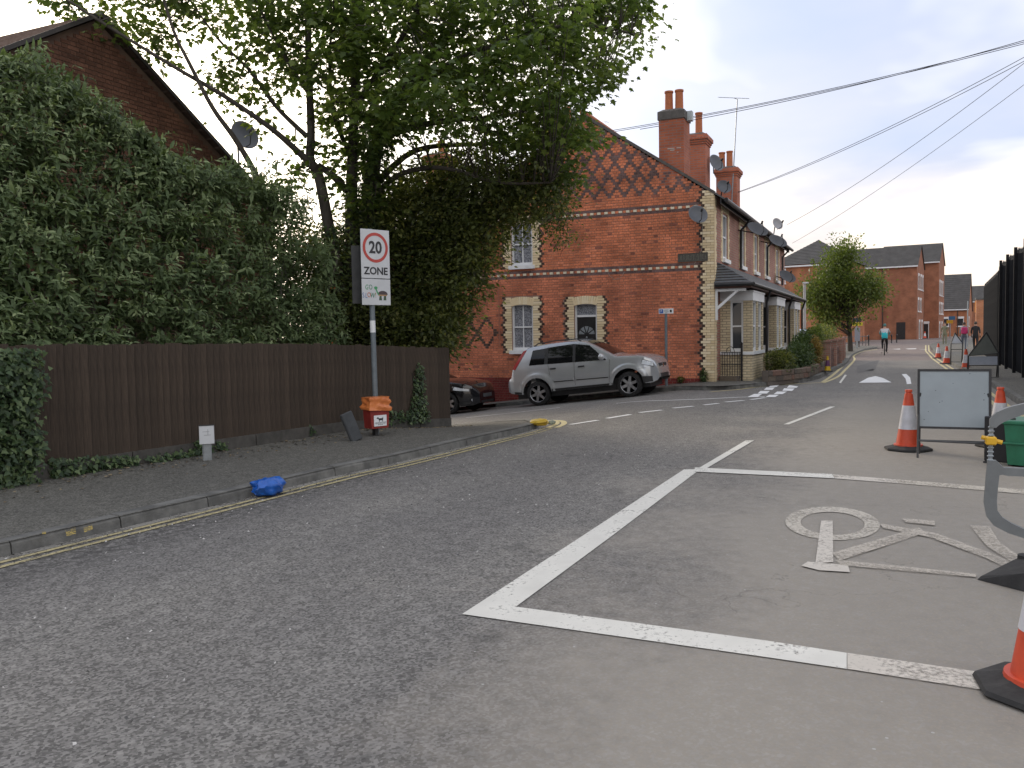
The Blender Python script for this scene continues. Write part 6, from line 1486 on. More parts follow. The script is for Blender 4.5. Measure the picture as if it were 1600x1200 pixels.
q = on_ground(843, 664, .06); yb = crumple('yellow_sack', 'torn yellow sack lying on the kerb at the street corner', 'sack', (q[0], q[1], gz(q[0], q[1]) + .05), (.17, .12, .07), pm('yellow_sack', (.52, .36, .03), (.42, .27, .02), 9, .4, .3, 30), 5); yb.rotation_euler = (0, 0, R(-60))
q = on_ground(862, 661, .04); gb = crumple('crushed_can', 'small grey-green crumpled packet beside the torn yellow sack', 'litter', (q[0], q[1], gz(q[0], q[1]) + .02), (.12, .07, .045), pm('grey_packet', (.12, .16, .14), (.3, .3, .2), 20, .5), 8)
# traffic cones
def cone(label, loc, h=.75, rot=0, grp='red and white traffic cones', mats=None, sc_=1.0):
    c = thing('traffic_cone', label, 'traffic cone', loc, rot, grp); mo, mw = mats or (M_orange, M_refl)
    k = h / .75
    mb = MB(); oc = lambda r, z: [(r * math.cos(math.pi / 8 + a * math.pi / 4) * k, r * math.sin(math.pi / 8 + a * math.pi / 4) * k, z * k) for a in range(8)]
    V = oc(.27, 0) + oc(.285, .012) + oc(.275, .03) + oc(.20, .05) + oc(.155, .065)
    mb.add(V, [tuple(range(7, -1, -1))] + [(r_ * 8 + i, r_ * 8 + (i + 1) % 8, (r_ + 1) * 8 + (i + 1) % 8, (r_ + 1) * 8 + i) for r_ in range(4) for i in range(8)]); mb.build('base', M_rub, c)
    R_ = lambda z: .145 - (.145 - .045) * (z - .05) / .65
    def band(nm, za, zb, m, lip=False, extra=0):
        mb = MB(); pr = ([(.168 * k, .055 * k), (.165 * k, .075 * k)] if lip else []) + [((R_(za) + extra) * k, za * k), ((R_(zb) + extra) * k, zb * k)]
        mb.lathe(pr, 28); return mb.build(nm, m, c, True, 40)
    band('lower_band', .075, .27, mo, True); band('reflective_sleeve', .262, .555, mw, extra=.003); band('upper_band', .55, .70, mo)
    mb = MB(); mb.lathe([(.047 * k, .70 * k), (.036 * k, .705 * k), (.034 * k, .72 * k), (.044 * k, .725 * k), (.04 * k, .75 * k), (.02 * k, .75 * k)], 20); mb.build('tip', mo, c, True)
    return c
def gxy(px, py): p = on_z(px, py, 0); return (p[0], p[1], .002)
cone('traffic cone just left of the blank grey road sign', gxy(1419, 703), rot=.2)
cone('traffic cone partly hidden behind the right edge of the blank grey sign', gxy(1562, 698), rot=.5)
cone('large traffic cone cut by the lower right edge of the picture', gxy(1640, 1085), rot=.12)
cone('farthest of three cones along the right kerb, beside the far hump', gxy(1466, 560), rot=.3, h=.75)
cone('middle of three cones along the right kerb', gxy(1479, 569), rot=.1)
cone('nearest of three cones along the right kerb, by the triangular sign frame', gxy(1509, 578.5), rot=.7)
M_yc = pm('cone_yellow', (.62, .42, .02), (.5, .33, .02), 8, .5); M_pur = pm('cone_purple', (.12, .04, .12), (.09, .03, .09), 8, .5)
q = on_z(1293, 581, .12); cone('short yellow and purple no-parking cone on the left pavement', (q[0], q[1], .13), h=.52, grp=None, mats=(M_yc, M_pur))
q = at(1445, 531, 88); cone('tiny far cone at the foot of the brick apartment block', (q[0], q[1], gz(q[0], q[1]) + .11), h=.75)
# blank rectangular road works sign
rs_ = thing('roadworks_sign', 'blank grey rectangular road sign with black frame standing in the lane', 'road sign', (-12.85, -5.17, 0), R(-90)); 
mb = MB(); lean_ = R(-6)
M = Matrix.Translation((0, 0, .40)) @ Matrix.Rotation(lean_, 4, 'X')
A = on_x(1434, 577, -12.9); B = on_x(1551, 579, -12.9); hw_ = (A[1] - B[1]) / 2; rs_.location = (-12.85, (A[1] + B[1]) / 2, 0); zt_ = A[2]
zb0 = on_x(1436, 670, -12.9)[2]; M = Matrix.Translation((0, 0, zb0)) @ Matrix.Rotation(lean_, 4, 'X'); H_ = zt_ - zb0
mb.bbox(-hw_ + .025, hw_ - .025, -.006, .006, .022, H_ - .022, .002, M); mb.build('face', pm('grey_sign_face', (.30, .345, .375), (.27, .31, .335), 3, .45, .05), rs_)
mb = MB(); f_ = .026
for q in ((-hw_, -hw_ + f_, 0, H_), (hw_ - f_, hw_, 0, H_), (-hw_ + f_, hw_ - f_, 0, f_), (-hw_ + f_, hw_ - f_, H_ - f_, H_)): mb.box(q[0], q[1], -.014, .014, q[2], q[3], M)
mb.build('frame', M_black, rs_)
mb = MB()
for s_ in (-1, 1): mb.tube([(s_ * (hw_ - .012), -.02, .5), (s_ * (hw_ - .005), -.10 if s_ < 0 else -.16, .0)], .012, 8); mb.tube([(s_ * (hw_ - .03), .03, .75), (s_ * (hw_ - .03), .28, .0)], .012, 8)
mb.tube([(-hw_, -.07, .20), (hw_, -.11, .19)], .011, 8); mb.tube([(-hw_ + .03, .22, .17), (hw_ - .03, .22, .17)], .010, 8); mb.build('legs', M_grey if False else pm('dark_tube', (.045, .047, .05), (.06, .062, .065), 9, .5), rs_)
mb = MB()
for _ in range(9): x, z = rng.uniform(-hw_ + .06, hw_ - .06), rng.uniform(.1, H_ - .05); mb.box(x, x + rng.uniform(.006, .012), -.0085, -.0065, z, z + rng.uniform(.005, .01), M)
mb.build('scuff', M_ink, rs_)['kind'] = 'stuff'
# triangular sign frames seen from behind
def tri_sign(label, px, s, m, rect=True, grp='triangular road works signs'):
    a, l, r_, rb, gl, gr = [on_x(x, y, s) for x, y in px]
    o = thing('warning_sign', label, 'road sign', (s, (l[1] + r_[1]) / 2, gz(s, -6) + (.13 if l[1] < -6.8 else 0))); b = np.array(o.location)
    P = [q - b for q in (a, l, r_)]; c_ = sum(P) / 3
    mb = MB(); mb.add([tuple(q) for q in P] + [tuple(q + np.array([.015, 0, 0])) for q in P], [(0, 1, 2), (5, 4, 3), (0, 3, 4, 1), (1, 4, 5, 2), (2, 5, 3, 0)]); mb.build('triangle', m, o)
    mb = MB(); mb.tube([tuple(P[0]), tuple(P[1]), tuple(P[2]), tuple(P[0])], .022, 6); mb.build('triangle_edge', M_dark, o)
    rz = rb[2] - b[2]
    if rect:
        mb = MB(); mb.box(-.005, .01, P[2][1] + .02, P[1][1] - .02, rz, min(P[1][2], P[2][2]) - .02); mb.build('sub_plate', pm('pale_plate_back', (.34, .37, .43), (.28, .31, .36), 5, .5), o)
    mb = MB()
    for q in (P[1], P[2]): mb.tube([tuple(q), (-.02, q[1], 0)], .018, 6)
    mb.tube([(-.01, P[1][1], rz - .02), (-.01, P[2][1], rz - .02)], .016, 6); mb.tube([(-.01, P[1][1], .12), (-.01, P[2][1], .12)], .014, 6)
    for q in (P[1], P[2]): mb.tube([tuple(q), (.5, q[1], 0)], .016, 6)
    mb.build('stand', M_dark, o); return o
tri_sign('dark triangular sign back with pale plate beside the black fence', [(1541, 519), (1513, 556), (1560, 552), (1559, 570), (1513, 590), (1560, 600)], 3.2, pm('grey_sign_back', (.12, .13, .115), (.09, .1, .09), 5, .6))
tri_sign('pale triangular sign back farther along the right kerb', [(1492, 520), (1486, 537), (1504, 536), (1504, 545), (1486, 549), (1504, 550)], 15.5, pm('pale_sign_back', (.70, .74, .80), (.6, .64, .7), 5, .4), False)
mb = MB()
# grey plastic pedestrian barrier on a rubber foot, cut by the right edge
br = thing('plastic_barrier', 'grey plastic pedestrian barrier cut by the right edge of the picture', 'barrier', (-18.1, -5.1, 0), R(-90))
M_bar = pm('barrier_plastic', (.175, .19, .195), (.14, .152, .157), 7, .5, .1)
def bar_pts(L_): return [on_x(x, y, -18.1) for x, y in L_]
def loc_(q): return np.array([-(q[1] + 5.1), 0, q[2]])
def ribbon(outer, inner, m, nm, th=.045, mirror=False):
    if not mirror: ribbon(outer, inner, m, nm, th, True)
    O = [loc_(q) for q in bar_pts(outer)]; I = [loc_(q) for q in bar_pts(inner)]; n = len(O); mb = MB()
    for k_, (px_, _) in enumerate(outer):
        if px_ == 1900:      # half way along the two-metre barrier
            j_ = k_ + 1 if k_ == 0 else k_ - 1
            for L_ in (O, I): L_[k_] = np.array([1.0, 0, L_[j_][2]])
    if mirror: O = [np.array([2.0 - q[0], q[1], q[2]]) for q in O]; I = [np.array([2.0 - q[0], q[1], q[2]]) for q in I]
    f = np.array([0, -th / 2, 0]); g_ = -f
    V = [tuple(q + f) for q in O] + [tuple(q + f) for q in I] + [tuple(q + g_) for q in O] + [tuple(q + g_) for q in I]; F_ = []
    for i in range(n - 1): F_ += [(i, i + 1, n + i + 1, n + i), (2 * n + i, 3 * n + i, 3 * n + i + 1, 2 * n + i + 1), (i, 2 * n + i, 2 * n + i + 1, i + 1), (n + i, n + i + 1, 3 * n + i + 1, 3 * n + i)]
    F_ += [(0, n, 3 * n, 2 * n), (n - 1, 3 * n - 1, 4 * n - 1, 2 * n - 1)]
    mb.add(V, F_); return mb.build(nm, m, br, True, 50)
ribbon([(1900, 905), (1640, 852), (1600, 840), (1575, 832), (1552, 820), (1541, 806), (1537, 785), (1540, 750), (1543, 719), (1556, 719), (1568, 730), (1640, 733), (1900, 738)],
       [(1900, 885), (1640, 838), (1600, 826), (1580, 817), (1566, 808), (1558, 797), (1557, 782), (1559, 760), (1561, 742), (1566, 741), (1575, 743), (1640, 745), (1900, 752)], M_bar, 'lower_frame')
ribbon([(1546, 667), (1546, 655), (1556, 644), (1575, 636), (1600, 630), (1660, 618), (1900, 600)], [(1556, 668), (1560, 664), (1568, 659), (1580, 654), (1600, 647), (1660, 640), (1900, 625)], M_bar, 'top_rail')
a_, b_ = loc_(on_x(1549, 664, -18.1)), loc_(on_x(1547, 722, -18.1)); mb = MB(); mb.tube([tuple(a_), tuple(b_)], .012, 8)
for k in range(9): q = a_ + (b_ - a_) * (k + .5) / 9; mb.lathe([(.012, -.008), (.019, 0), (.012, .008)], 10, tuple(q))
mb.build('hinge_rod', M_galv, br)
mb = MB(); q = a_ + (b_ - a_) * .42; mb.bbox(q[0] - .03, q[0] + .03, -.03, .03, q[2] - .025, q[2] + .025, .008); mb.tube([(q[0] - .05, 0, q[2] + .02), (q[0] + .06, 0, q[2] - .01)], .014, 6); mb.build('yellow_clip', pm('yellow_tape', (.72, .42, .02), (.6, .34, .02), 9, .4), br)
mb = MB()
ft = [on_z(x, y, 0) for x, y in ((1527, 906), (1600, 925), (1720, 945), (1720, 900), (1600, 890))]
fb = thing('rubber_foot', 'dark worn rubber barrier foot on the dusty road at the right edge', 'barrier foot', (ft[0][0], ft[0][1], 0)); b0 = np.array(fb.location)
V = [tuple(q - b0 + np.array([0, 0, .003])) for q in ft]; top = [(V[0][0] + .01, V[0][1] - .02, .022), (V[1][0] + .03, V[1][1], .10), (V[2][0] + .03, V[2][1], .14), (V[3][0] - .02, V[3][1], .14), (V[4][0] - .02, V[4][1], .10)]
mb.add(V + top, [(4, 3, 2, 1, 0), (5, 6, 9), (6, 7, 8, 9)] + [(i, (i + 1) % 5, 5 + (i + 1) % 5, 5 + i) for i in range(5)]); mb.build('foot', M_rub, fb)
mb = MB(); q = on_x(1606, 880, -17.95) - b0; mb.lathe([(.07, -.05), (.06, .0), (.055, .05), (.0001, .055)], 14, tuple(q), 'z'); mb.build('socket', M_rub, fb)
# green and black crates behind the barrier
q = on_z(1580, 728, 0); gcx, gcy = q[0] + .12, q[1] - .22
gr_ = thing('green_crate', 'green plastic crate behind the grey barrier', 'crate', (gcx, gcy, .0), R(-20)); mb = MB()
vs = [(x * (.27 if z else .24), y * (.22 if z else .19), z * .44 + .02) for z in (0, 1) for x, y in ((-1, -1), (1, -1), (1, 1), (-1, 1))]; mb.add(vs, [(0, 3, 2, 1), (0, 1, 5, 4), (1, 2, 6, 5), (2, 3, 7, 6), (3, 0, 4, 7), (4, 5, 6, 7)]); M_gc = pm('green_plastic', (.02, .16, .085), (.015, .12, .06), 6, .45); mb.build('body', M_gc, gr_)
mb = MB(); mb.bbox(-.29, .29, -.24, .24, .455, .50, .012); mb.bbox(-.28, .28, -.23, .23, .24, .265, .008); mb.build('rim', M_gc, gr_)
bk = thing('black_board', 'black board standing at the left of the green crate', 'board', (q[0] + .12, q[1] + .10, 0), R(60)); mb = MB(); mb.bbox(-.16, .16, -.02, .02, .02, .52, .01); mb.build('board', M_black, bk); mb = MB(); mb.box(-.15, -.11, -.05, .05, 0, .02); mb.box(.11, .15, -.05, .05, 0, .02); mb.build('feet', M_dark, bk)
# parking plate on a post against the gable
q = on_x(1041, 604, -.72); pk = thing('parking_sign', 'small parking plate on a grey post in front of the gable', 'road sign', (q[0], q[1], gz(q[0], q[1]) + .11), R(-90)); zk = pk.location.z
mb = MB(); mb.tube([(0, .03, -.1), (0, .03, 2.06 - zk)], .038, 12); mb.build('post', M_steel, pk, True)
c0, c1_ = on_x(1029.5, 482.5, -.72), on_x(1052.5, 491, -.72); pl = plate(pk, 'plate', -(c0[1] - q[1]), (q[1] - c1_[1]), 2.035 - zk, 2.175 - zk, -.006, M_white)
xl = -(c0[1] - q[1]); mb = MB(); mb.box(xl + .02, xl + .125, -.0215, -.0185, 2.05 - zk, 2.155 - zk); bp_ = mb.build('blue_square', pm('sign_blue', (.02, .10, .42), (.02, .09, .36), 5, .4), pl)
text_obj('lettering', 'P', .10, M_white, pl, Matrix.Translation((xl + .0725, -.0222, 2.102 - zk)) @ RX, .001)
mb = MB()
for z, a, b in ((2.135, .15, .27), (2.11, .15, .25), (2.085, .15, .28), (2.06, .17, .24)): mb.box(xl + a, xl + b, -.0212, -.0185, z - zk, z - zk + .010)
mb.build('print_line', pm('sign_print', (.25, .28, .32)), pl)
mb = MB(); mb.box(xl + .31, xl + .36, -.0212, -.0185, 2.07 - zk, 2.14 - zk); mb.build('arrow_mark', M_ink, pl)
# garden gate, low walls, railings by the terrace
gt = thing('garden_gate', 'black iron garden gate beside the cream corner bricks', 'gate', (.75, -.04, .13), R(-90))
mb = MB(); gw = .52
for x in np.linspace(.03, gw, 8): mb.tube([(x, 0, .05), (x, 0, .80)], .009, 6)
mb.build('bars', M_black, gt)
mb = MB()
for z in (.1, .45, .80): mb.tube([(0, 0, z), (gw + .02, 0, z)], .012, 6)
mb.build('rails', M_black, gt)
mb = MB(); mb.tube([(gw * .5 + .11 * math.cos(a), 0, .80 + .16 * math.sin(a)) for a in np.linspace(0, math.pi, 12)], .009, 6); mb.tube([(gw * .5, 0, .80), (gw * .5, 0, .90)], .008, 5); mb.build('hoop', M_black, gt)
mb = MB(); mb.tube([(gw + .05, 0, -.05), (gw + .05, 0, 1.02)], .028, 8); mb.lathe([(.03, 1.02), (.04, 1.05), (.0001, 1.09)], 10, (gw + .05, 0, 0)); mb.build('post', M_black, gt)
M_stone = [pm('wall_stone_%d' % k, c, tuple(x * .6 for x in c), 9, .95, .5, 40) for k, c in enumerate(((.16, .13, .10), (.20, .15, .12), (.12, .10, .085), (.22, .13, .10)))]
def low_wall(name, label, path, h, th, bl, zoff=.12, rows=2, mats=M_stone, grp='front garden walls', cap=False):
    o = thing(name, label, 'wall', (path[0][0], path[0][1], zoff), 0, grp); b0 = np.array([path[0][0], path[0][1]])
    pts = [np.array(q) - b0 for q in path]; ub = unit_bricks(mats, 'stone')
    for a, b in zip(pts[:-1], pts[1:]):
        L_ = np.linalg.norm(b - a); d = (b - a) / L_; an = math.atan2(d[1], d[0])
        for r_ in range(rows):
            u = (r_ % 2) * -bl / 2
            while u < L_:
                u0, u1 = max(0, u), min(L_, u + bl * rng.uniform(.85, 1.1))
                if u1 - u0 > .05:
                    c_ = a + d * (u0 + u1) / 2; k = bpy.data.objects.new('stone', ub[rng.randrange(len(ub))]); col.objects.link(k); k.parent = o; k.location = (c_[0], c_[1], h / rows * (r_ + .5) + rng.uniform(-.008, .008)); k.rotation_euler = (0, 0, an + rng.gauss(0, .015)); k.scale = (u1 - u0 - .012, th * rng.uniform(.92, 1.05), h / rows - .01)
                u = u1 if u1 > u else u + bl
        mb = MB(); M = Matrix.Translation((a[0], a[1], 0)) @ Matrix.Rotation(an, 4, 'Z'); mb.box(0, L_, -th * .4, th * .4, -.1, h - .015, M); mb.build('core', pm('wall_mortar', (.13, .11, .095)), o)
    return o
low_wall('garden_wall', 'low rough stone front garden wall at the street corner', [(.35, -1.30), (1.6, -1.85), (3.0, -2.14), (8.6, -2.22)], .30, .22, .45)
low_wall('step_block', 'single low stone step beside the garden gate', [(.62, -.02), (.62, -.56)], .16, .24, .54, rows=1)
gw2 = low_wall('garden_wall', 'taller brick garden wall beyond the yellow no-parking cone', [(9.0, -2.24), (14.8, -2.32), (22, -2.1)], .72, .2, .42, rows=5, mats=[pm('wall_brick_a', (.18, .085, .06), (.12, .06, .045), 9, .9), pm('wall_brick_b', (.13, .07, .055), (.10, .05, .04), 9, .9)])
for x, y in ((9.0, -2.26), (11.9, -2.3), (14.8, -2.34), (18.4, -2.24), (22, -2.12)):
    mb = MB(); mb.box(x - 9.0 - .19, x - 9.0 + .19, y + 2.24 - .17, y + 2.24 + .17, -.1, .95); mb.box(x - 9.0 - .23, x - 9.0 + .23, y + 2.24 - .21, y + 2.24 + .21, .95, 1.02); mb.build('pillar', brick_mat('pillar_brick', (.36, .19, .15), (.29, .14, .11), (.3, .24, .2), axis='xy') if 'pillar_brick' not in MATS else MATS['pillar_brick'], gw2)
def far_bollard(label, px, py, h=.95):
    q = on_z(px, py, .12); o = thing('bollard', label, 'bollard', (q[0], q[1], .12), 0, 'black bollards at the far kerb'); mb = MB(); mb.lathe([(.07, -.05), (.07, .1), (.055, .12), (.055, h - .16), (.07, h - .14), (.07, h - .05), (.03, h)], 12); mb.build('post', M_black, o, True)
for i, (px, py) in enumerate(((1320, 546.5), (1330, 545.5), (1342, 544), (1357, 541.5))): far_bollard(('nearest black bollard on the far left kerb', 'second black bollard on the far left kerb', 'third black bollard below the yellow sign', 'fourth black bollard just left of the cyclist')[i], px, py)
for i, (px, py) in enumerate(((1393, 539.5), (1401, 539))): far_bollard(('black bollard just right of the cyclist', 'second black bollard right of the cyclist')[i], px, py)
rl = thing('pedestrian_rail', 'far dark guard rail on the left pavement behind the bollards', 'railing', tuple(on_z(1322, 545, .12))); b0 = np.array(rl.location); q1 = on_z(1366, 541, .12) - b0
mb = MB()
for z in (.35, .85): mb.tube([(0, .4, z), (q1[0], q1[1] + .4, z)], .03, 6)
for k in range(9): q = q1 * k / 8; mb.tube([(q[0], q[1] + .4, 0), (q[0], q[1] + .4, .88)], .025, 6)
mb.build('rails', M_black, rl)
q = on_z(1339, 545, .12); bs_ = thing('street_notice', 'far post with a yellow plate under a dark panel beside the street tree', 'sign', (q[0], q[1], .12)); Zq = np.dot(np.array(q) - CAM, FWD); kpx = Zq / FPX
mb = MB(); mb.tube([(0, 0, 0), (0, 0, 48 * kpx)], .06, 8); mb.build('post', M_grey, bs_)
mb = MB(); mb.box(-.08, -.05, -8 * kpx, 7 * kpx, 36 * kpx, 41 * kpx); mb.build('yellow_plate', pm('bright_yellow', (.62, .52, .03), (.5, .42, .03), 5, .5), bs_)
mb = MB(); mb.box(-.08, -.05, -6 * kpx, 6 * kpx, 42 * kpx, 48 * kpx); mb.build('dark_panel', pm('navy_panel', (.02, .025, .06)), bs_)
mb = MB(); mb.box(-.06, -.03, -4.5 * kpx, 3.5 * kpx, 12 * kpx, 33 * kpx); mb.build('timetable', pm('grey_panel', (.28, .29, .33)), bs_)
q = at(1257, 524, 50); lp = thing('street_lamp', 'slim grey street lamp column behind the garden shrubs', 'street lamp', (q[0], q[1], .12)); tz_ = at(1258, 443, 50)[2] - .12
mb = MB(); mb.tube([(0, 0, 0), (0, 0, 1.0), (0, 0, tz_)], [.10, .09, .075], 10); mb.build('column', pm('lamp_grey', (.36, .36, .36), (.3, .3, .3), 6, .5), lp, True); mb = MB(); mb.bbox(-.12, .12, -.22, .10, tz_ - .03, tz_ + .07, .02); mb.build('lantern', pm('lamp_pale', (.5, .52, .53)), lp)
# shop-style boards far down the street
q = at(1482, 528, 105); sg = thing('street_signboard', 'far yellow and blue signboards at the end of the street', 'sign', (q[0], q[1], gz(q[0], q[1]))); kp = 105 / FPX
mb = MB(); mb.box(-.05, 0, -6 * kp, 3 * kp, 22 * kp, 27 * kp); mb.build('yellow_board', pm('amber_board', (.55, .30, .02)), sg); mb = MB(); mb.box(-.05, 0, -9 * kp, 0, 27.5 * kp, 33 * kp); mb.build('blue_board', pm('blue_board', (.03, .12, .25)), sg); mb = MB(); mb.tube([(0.03, -2 * kp, 0), (0.03, -2 * kp, 33 * kp)], .06, 6); mb.build('post', M_grey, sg)
# ------------------------------------------------------------------ people
def person(label, loc, rz, J, mats, regions, group=None, h=1.7):
    """J: joints in metres (x forward, y left, z up) with radii; one skinned surface coloured by region"""
    o = thing('person', label, 'person', loc, rz, group)
    me = bpy.data.meshes.new('body'); names = list(J['v']); idx = {n: i for i, n in enumerate(names)}
    me.from_pydata([J['v'][n][:3] for n in names], [(idx[a], idx[b]) for a, b in J['e']], [])
    b = bpy.data.objects.new('body', me); col.objects.link(b)
    m = b.modifiers.new('skin', 'SKIN'); sv = me.skin_vertices[0].data
    for n in names: r = J['v'][n][3]; sv[idx[n]].radius = (r, r) if not isinstance(r, tuple) else r
    sv[idx['pelvis']].use_root = True; b.modifiers.new('sub', 'SUBSURF').levels = 2; b.modifiers['sub'].render_levels = 2
    dg = bpy.context.evaluated_depsgraph_get(); nm_ = bpy.data.meshes.new_from_object(b.evaluated_get(dg)); bpy.data.objects.remove(b)
    nm_.name = 'body'; nm_.materials.clear()
    for mt in mats: nm_.materials.append(mt)
    for p_ in nm_.polygons: p_.material_index = regions(p_.center); p_.use_smooth = True
    b = bpy.data.objects.new('body', nm_); col.objects.link(b); b.parent = o
    hd = J['v']['head']; mb = MB(); bm = bmesh.new(); bmesh.ops.create_icosphere(bm, subdivisions=3, radius=1)
    for v in bm.verts: v.co = Vector((hd[0] - .012 + v.co.x * .10, hd[1] + v.co.y * .088, hd[2] + .02 + v.co.z * .115))
    geom = [v for v in bm.verts if v.co.x > hd[0] + .035 and v.co.z < hd[2] + .07 or v.co.z < hd[2] - .05]; bmesh.ops.delete(bm, geom=geom, context='VERTS'); mb.bm(bm); mb.build('hair', mats[-1], b, True)
    mb = MB(); mb.tube([(hd[0] + .085, hd[1], hd[2] + .01), (hd[0] + .112, hd[1], hd[2] - .02), (hd[0] + .09, hd[1], hd[2] - .03)], [.008, .014, .01], 6)
    for s_ in (-1, 1): mb.lathe([(.0001, 0), (.02, .004), (.026, .012), (.0001, .016)], 8, (hd[0] - .01, hd[1] + s_ * .08, hd[2] - .005), 'y')
    mb.build('nose_and_ears', mats[0], b, True)
    mb = MB()
    for s_ in (-1, 1): mb.lathe([(.0001, .095), (.010, .092), (.0001, .088)], 8, (hd[0], hd[1] + s_ * .032, hd[2] + .012), 'x')
    mb.build('eyes', M_ink, b)
    return o
def body_joints(hips=.92, stride=.18, arm='down', lean=0.0, seat=False):
    V = {}; E_ = []
    V['pelvis'] = (0, 0, hips, .125); V['waist'] = (lean * .12, 0, hips + .18, .12); V['chest'] = (lean * .32, 0, hips + .38, .14); V['neck'] = (lean * .5, 0, hips + .56, .055); V['head'] = (lean * .55 + .02, 0, hips + .70, .092); V['crown'] = (lean * .55 + .015, 0, hips + .77, .07)
    E_ += [('pelvis', 'waist'), ('waist', 'chest'), ('chest', 'neck'), ('neck', 'head'), ('head', 'crown')]
    for s_, n, f in ((1, 'l', 1), (-1, 'r', -1)):
        V['sh' + n] = (lean * .42, s_ * .18, hips + .49, .06); E_.append(('chest', 'sh' + n))
        if arm == 'down': e, wv = (-.04 + f * .06, s_ * .235, hips + .22), (.06 + f * .12, s_ * .245, hips + .0)
        else: e, wv = (lean * .42 + .18, s_ * .27, hips + .30), (lean * .42 + .42, s_ * .24, hips + .20)
        V['el' + n] = (*e, .043); V['wr' + n] = (*wv, .03); dv = (np.array(wv) - np.array(e)); dv = dv / np.linalg.norm(dv); pm_ = np.array(wv) + dv * .07; V['pa' + n] = (*pm_, .036); E_ += [('sh' + n, 'el' + n), ('el' + n, 'wr' + n), ('wr' + n, 'pa' + n)]
        for k in range(4):
            c_ = np.array([.022 * (k - 1.5), 0, 0]); t_ = pm_ + dv * (.07 + .012 * (1.5 - abs(k - 1.5))) + c_ - np.array([0, s_ * .015, 0]); V['f%d%s' % (k, n)] = (*t_, .010); E_.append(('pa' + n, 'f%d%s' % (k, n)))
        t_ = np.array(wv) + dv * .055 + np.array([.045, 0, .0]); V['th' + n] = (*t_, .011); E_.append(('wr' + n, 'th' + n))
        if not seat:
            V['hip' + n] = (0, s_ * .09, hips - .07, .095); V['kn' + n] = (f * stride * .55 + .03, s_ * .10, hips * .52, .062); V['an' + n] = (f * stride, s_ * .10, .09, .042); V['to' + n] = (f * stride + .15, s_ * .11, .04, .038)
        else:
            lift = .12 if s_ > 0 else 0; V['hip' + n] = (.02, s_ * .09, hips - .05, .10); V['kn' + n] = (.26, s_ * .12, hips - .36 + lift, .07); V['an' + n] = (.10, s_ * .11, .22 + lift * 1.6, .045); V['to' + n] = (.25, s_ * .11, .18 + lift * 1.6, .038)
        E_ += [('pelvis', 'hip' + n), ('hip' + n, 'kn' + n), ('kn' + n, 'an' + n), ('an' + n, 'to' + n)]
    return {'v': V, 'e': E_}
M_skin = pm('skin', (.42, .25, .18), (.38, .22, .16), 9, .55); M_hair = pm('hair_brown', (.05, .035, .025), (.03, .02, .015), 30, .6)
M_cy = pm('cyan_jacket', (.02, .42, .46), (.02, .34, .38), 7, .7); M_wt = pm('pale_top', (.42, .44, .46), (.34, .36, .38), 7, .8); M_bk = pm('black_cloth', (.014, .014, .016), (.02, .02, .022), 9, .85); M_jean = pm('blue_denim', (.12, .15, .20), (.09, .115, .155), 9, .85); M_gtop = pm('grey_blue_top', (.24, .29, .33), (.19, .23, .27), 7, .85); M_pk = pm('pink_fabric', (.46, .03, .14), (.36, .02, .11), 7, .7); M_olive = pm('olive_coat', (.20, .20, .13), (.15, .15, .10), 7, .85); M_helm = pm('teal_helmet', (.05, .16, .15), (.04, .12, .115), 5, .5)
# cyclist
q = on_z(1382, 555, 0); J = body_joints(1.0, 0, 'fwd', .55, True)
def rg(c): return 2 if c.z < .96 else (1 if c.z < 1.30 else (3 if c.z < 1.53 else 0))
J['v']['chest'] = (*J['v']['chest'][:3], .165); J['v']['waist'] = (*J['v']['waist'][:3], .155)
cy = person('cyclist in a turquoise and pale jacket riding away down the road', (q[0], q[1], .02), 0, J, [M_skin, M_cy, M_bk, M_wt, M_helm], rg)
bk_ = thing('bicycle', 'dark bicycle ridden away from us by the turquoise cyclist', 'bicycle', (q[0], q[1], 0), 0)
for x in (-.42, .62):
    mb = MB(); mb.tube([(x + .335 * math.cos(a), 0, .345 + .335 * math.sin(a)) for a in np.linspace(0, 2 * math.pi, 29)], .022, 6, False); wh = mb.build('wheel', M_tyre, bk_, True); mb = MB()
    for k in range(10): a = math.pi * k / 10; mb.tube([(x + .32 * math.cos(a), 0, .345 + .32 * math.sin(a)), (x - .32 * math.cos(a), 0, .345 - .32 * math.sin(a))], .003, 3)
    mb.build('spokes', M_galv, wh)
mb = MB(); bbk, seat, hdt = (.02, 0, .30), (-.13, 0, .86), (.46, 0, .85)
for a, b in ((bbk, seat), (seat, hdt), (bbk, hdt), (bbk, (-.42, 0, .345)), (seat, (-.42, 0, .345)), (hdt, (.62, 0, .345))): mb.tube([a, b], .018, 6)
mb.build('frame', M_black, bk_)
mb = MB(); mb.tube([(.44, -.26, 1.0), (.44, 0, 1.02), (.44, .26, 1.0)], .013, 6); mb.tube([(.46, 0, .85), (.44, 0, 1.02)], .016, 6); mb.build('handlebar', M_black, bk_)
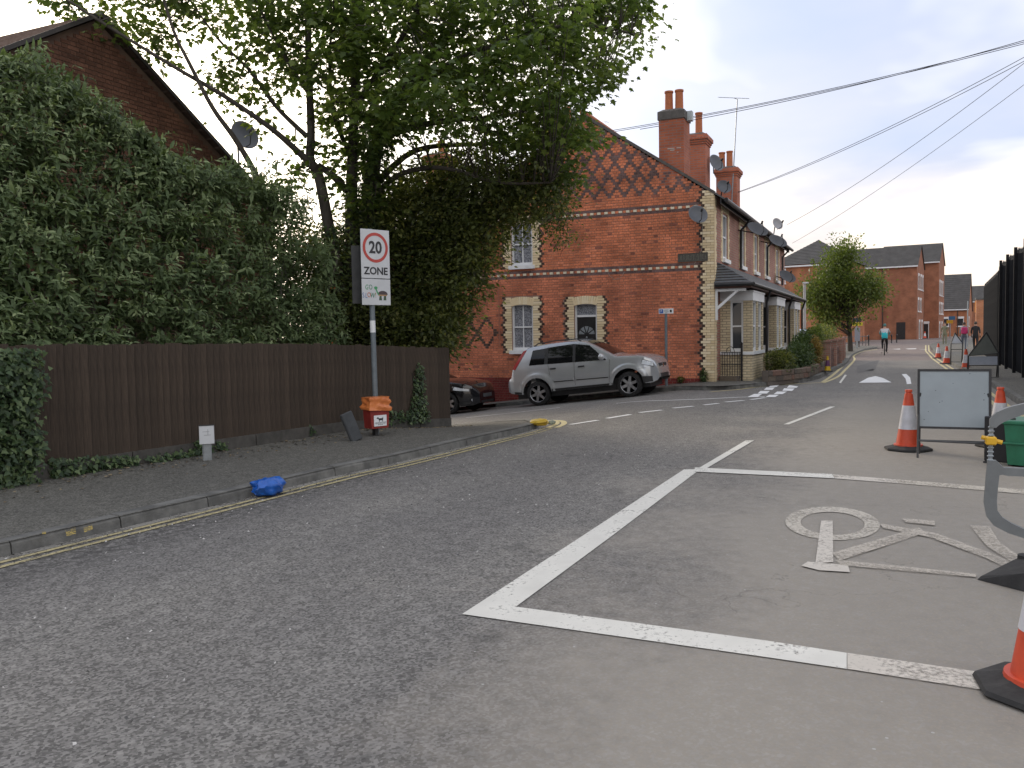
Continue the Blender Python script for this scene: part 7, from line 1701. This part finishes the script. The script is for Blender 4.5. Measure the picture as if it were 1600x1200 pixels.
mb = MB(); mb.bbox(-.26, .02, -.07, .07, .90, .94, .02); mb.tube([seat, (-.13, 0, .91)], .015, 6); mb.build('saddle', M_black, bk_)
mb = MB(); mb.tube([(.02, -.14, .30), (.02, .14, .30)], .012, 6); mb.bbox(-.06, .10, .10, .19, .12, .15, .005); mb.bbox(-.06, .10, -.19, -.10, .12, .15, .005); mb.lathe([(.09, -.004), (.09, .004)], 18, (.02, -.06, .30), 'y'); mb.build('cranks', M_dark, bk_)
mb = MB(); mb.box(-.78, -.45, -.03, .03, .64, .67); mb.build('mudguard', M_dark, bk_)
# pedestrians on the right footway
q = on_z(1506, 547, .13)
def rg1(c): return 2 if c.z < .92 else (0 if c.z > 1.50 or abs(c.y) > .215 and c.z < 1.05 else 1)
pw1 = person('pedestrian in a grey-blue top and jeans carrying a pink backpack', (q[0], q[1], .13), R(-10), body_joints(.92, .2, 'down'), [M_skin, M_gtop, M_jean, M_hair], rg1, 'pedestrians on the far right pavement')
bp = thing('backpack', 'bright pink backpack worn by the pedestrian in grey-blue', 'backpack', (q[0], q[1], .13), R(-10)); mb = MB(); mb.bbox(-.33, -.14, -.22, .14, 1.0, 1.42, .05); bd2 = mb.build('bag', M_pk, bp, True); mb = MB(); mb.bbox(-.36, -.33, -.14, .08, 1.03, 1.22, .012); mb.build('pocket', M_pk, bp); mb = MB()
for y in (-.12, .1): mb.tube([(-.14, y, 1.40), (.02, y, 1.47), (.13, y, 1.35), (.02, y, 1.08), (-.14, y, 1.04)], .016, 5)
mb.build('strap', M_pk, bp)
q = on_z(1524, 549, .13); person('pedestrian in dark clothes walking beside the pink backpack', (q[0], q[1], .13), R(-15), body_joints(.92, .16, 'down'), [M_skin, M_bk, M_bk, M_hair], rg1, 'pedestrians on the far right pavement')
q = at(1476, 536, 66); person('far pedestrian in an olive coat standing in front of the brick block', (q[0], q[1], gz(q[0], q[1]) + .05), R(170), body_joints(.92, .06, 'down'), [M_skin, M_olive, M_olive, M_hair], rg1, 'pedestrians on the far right pavement')
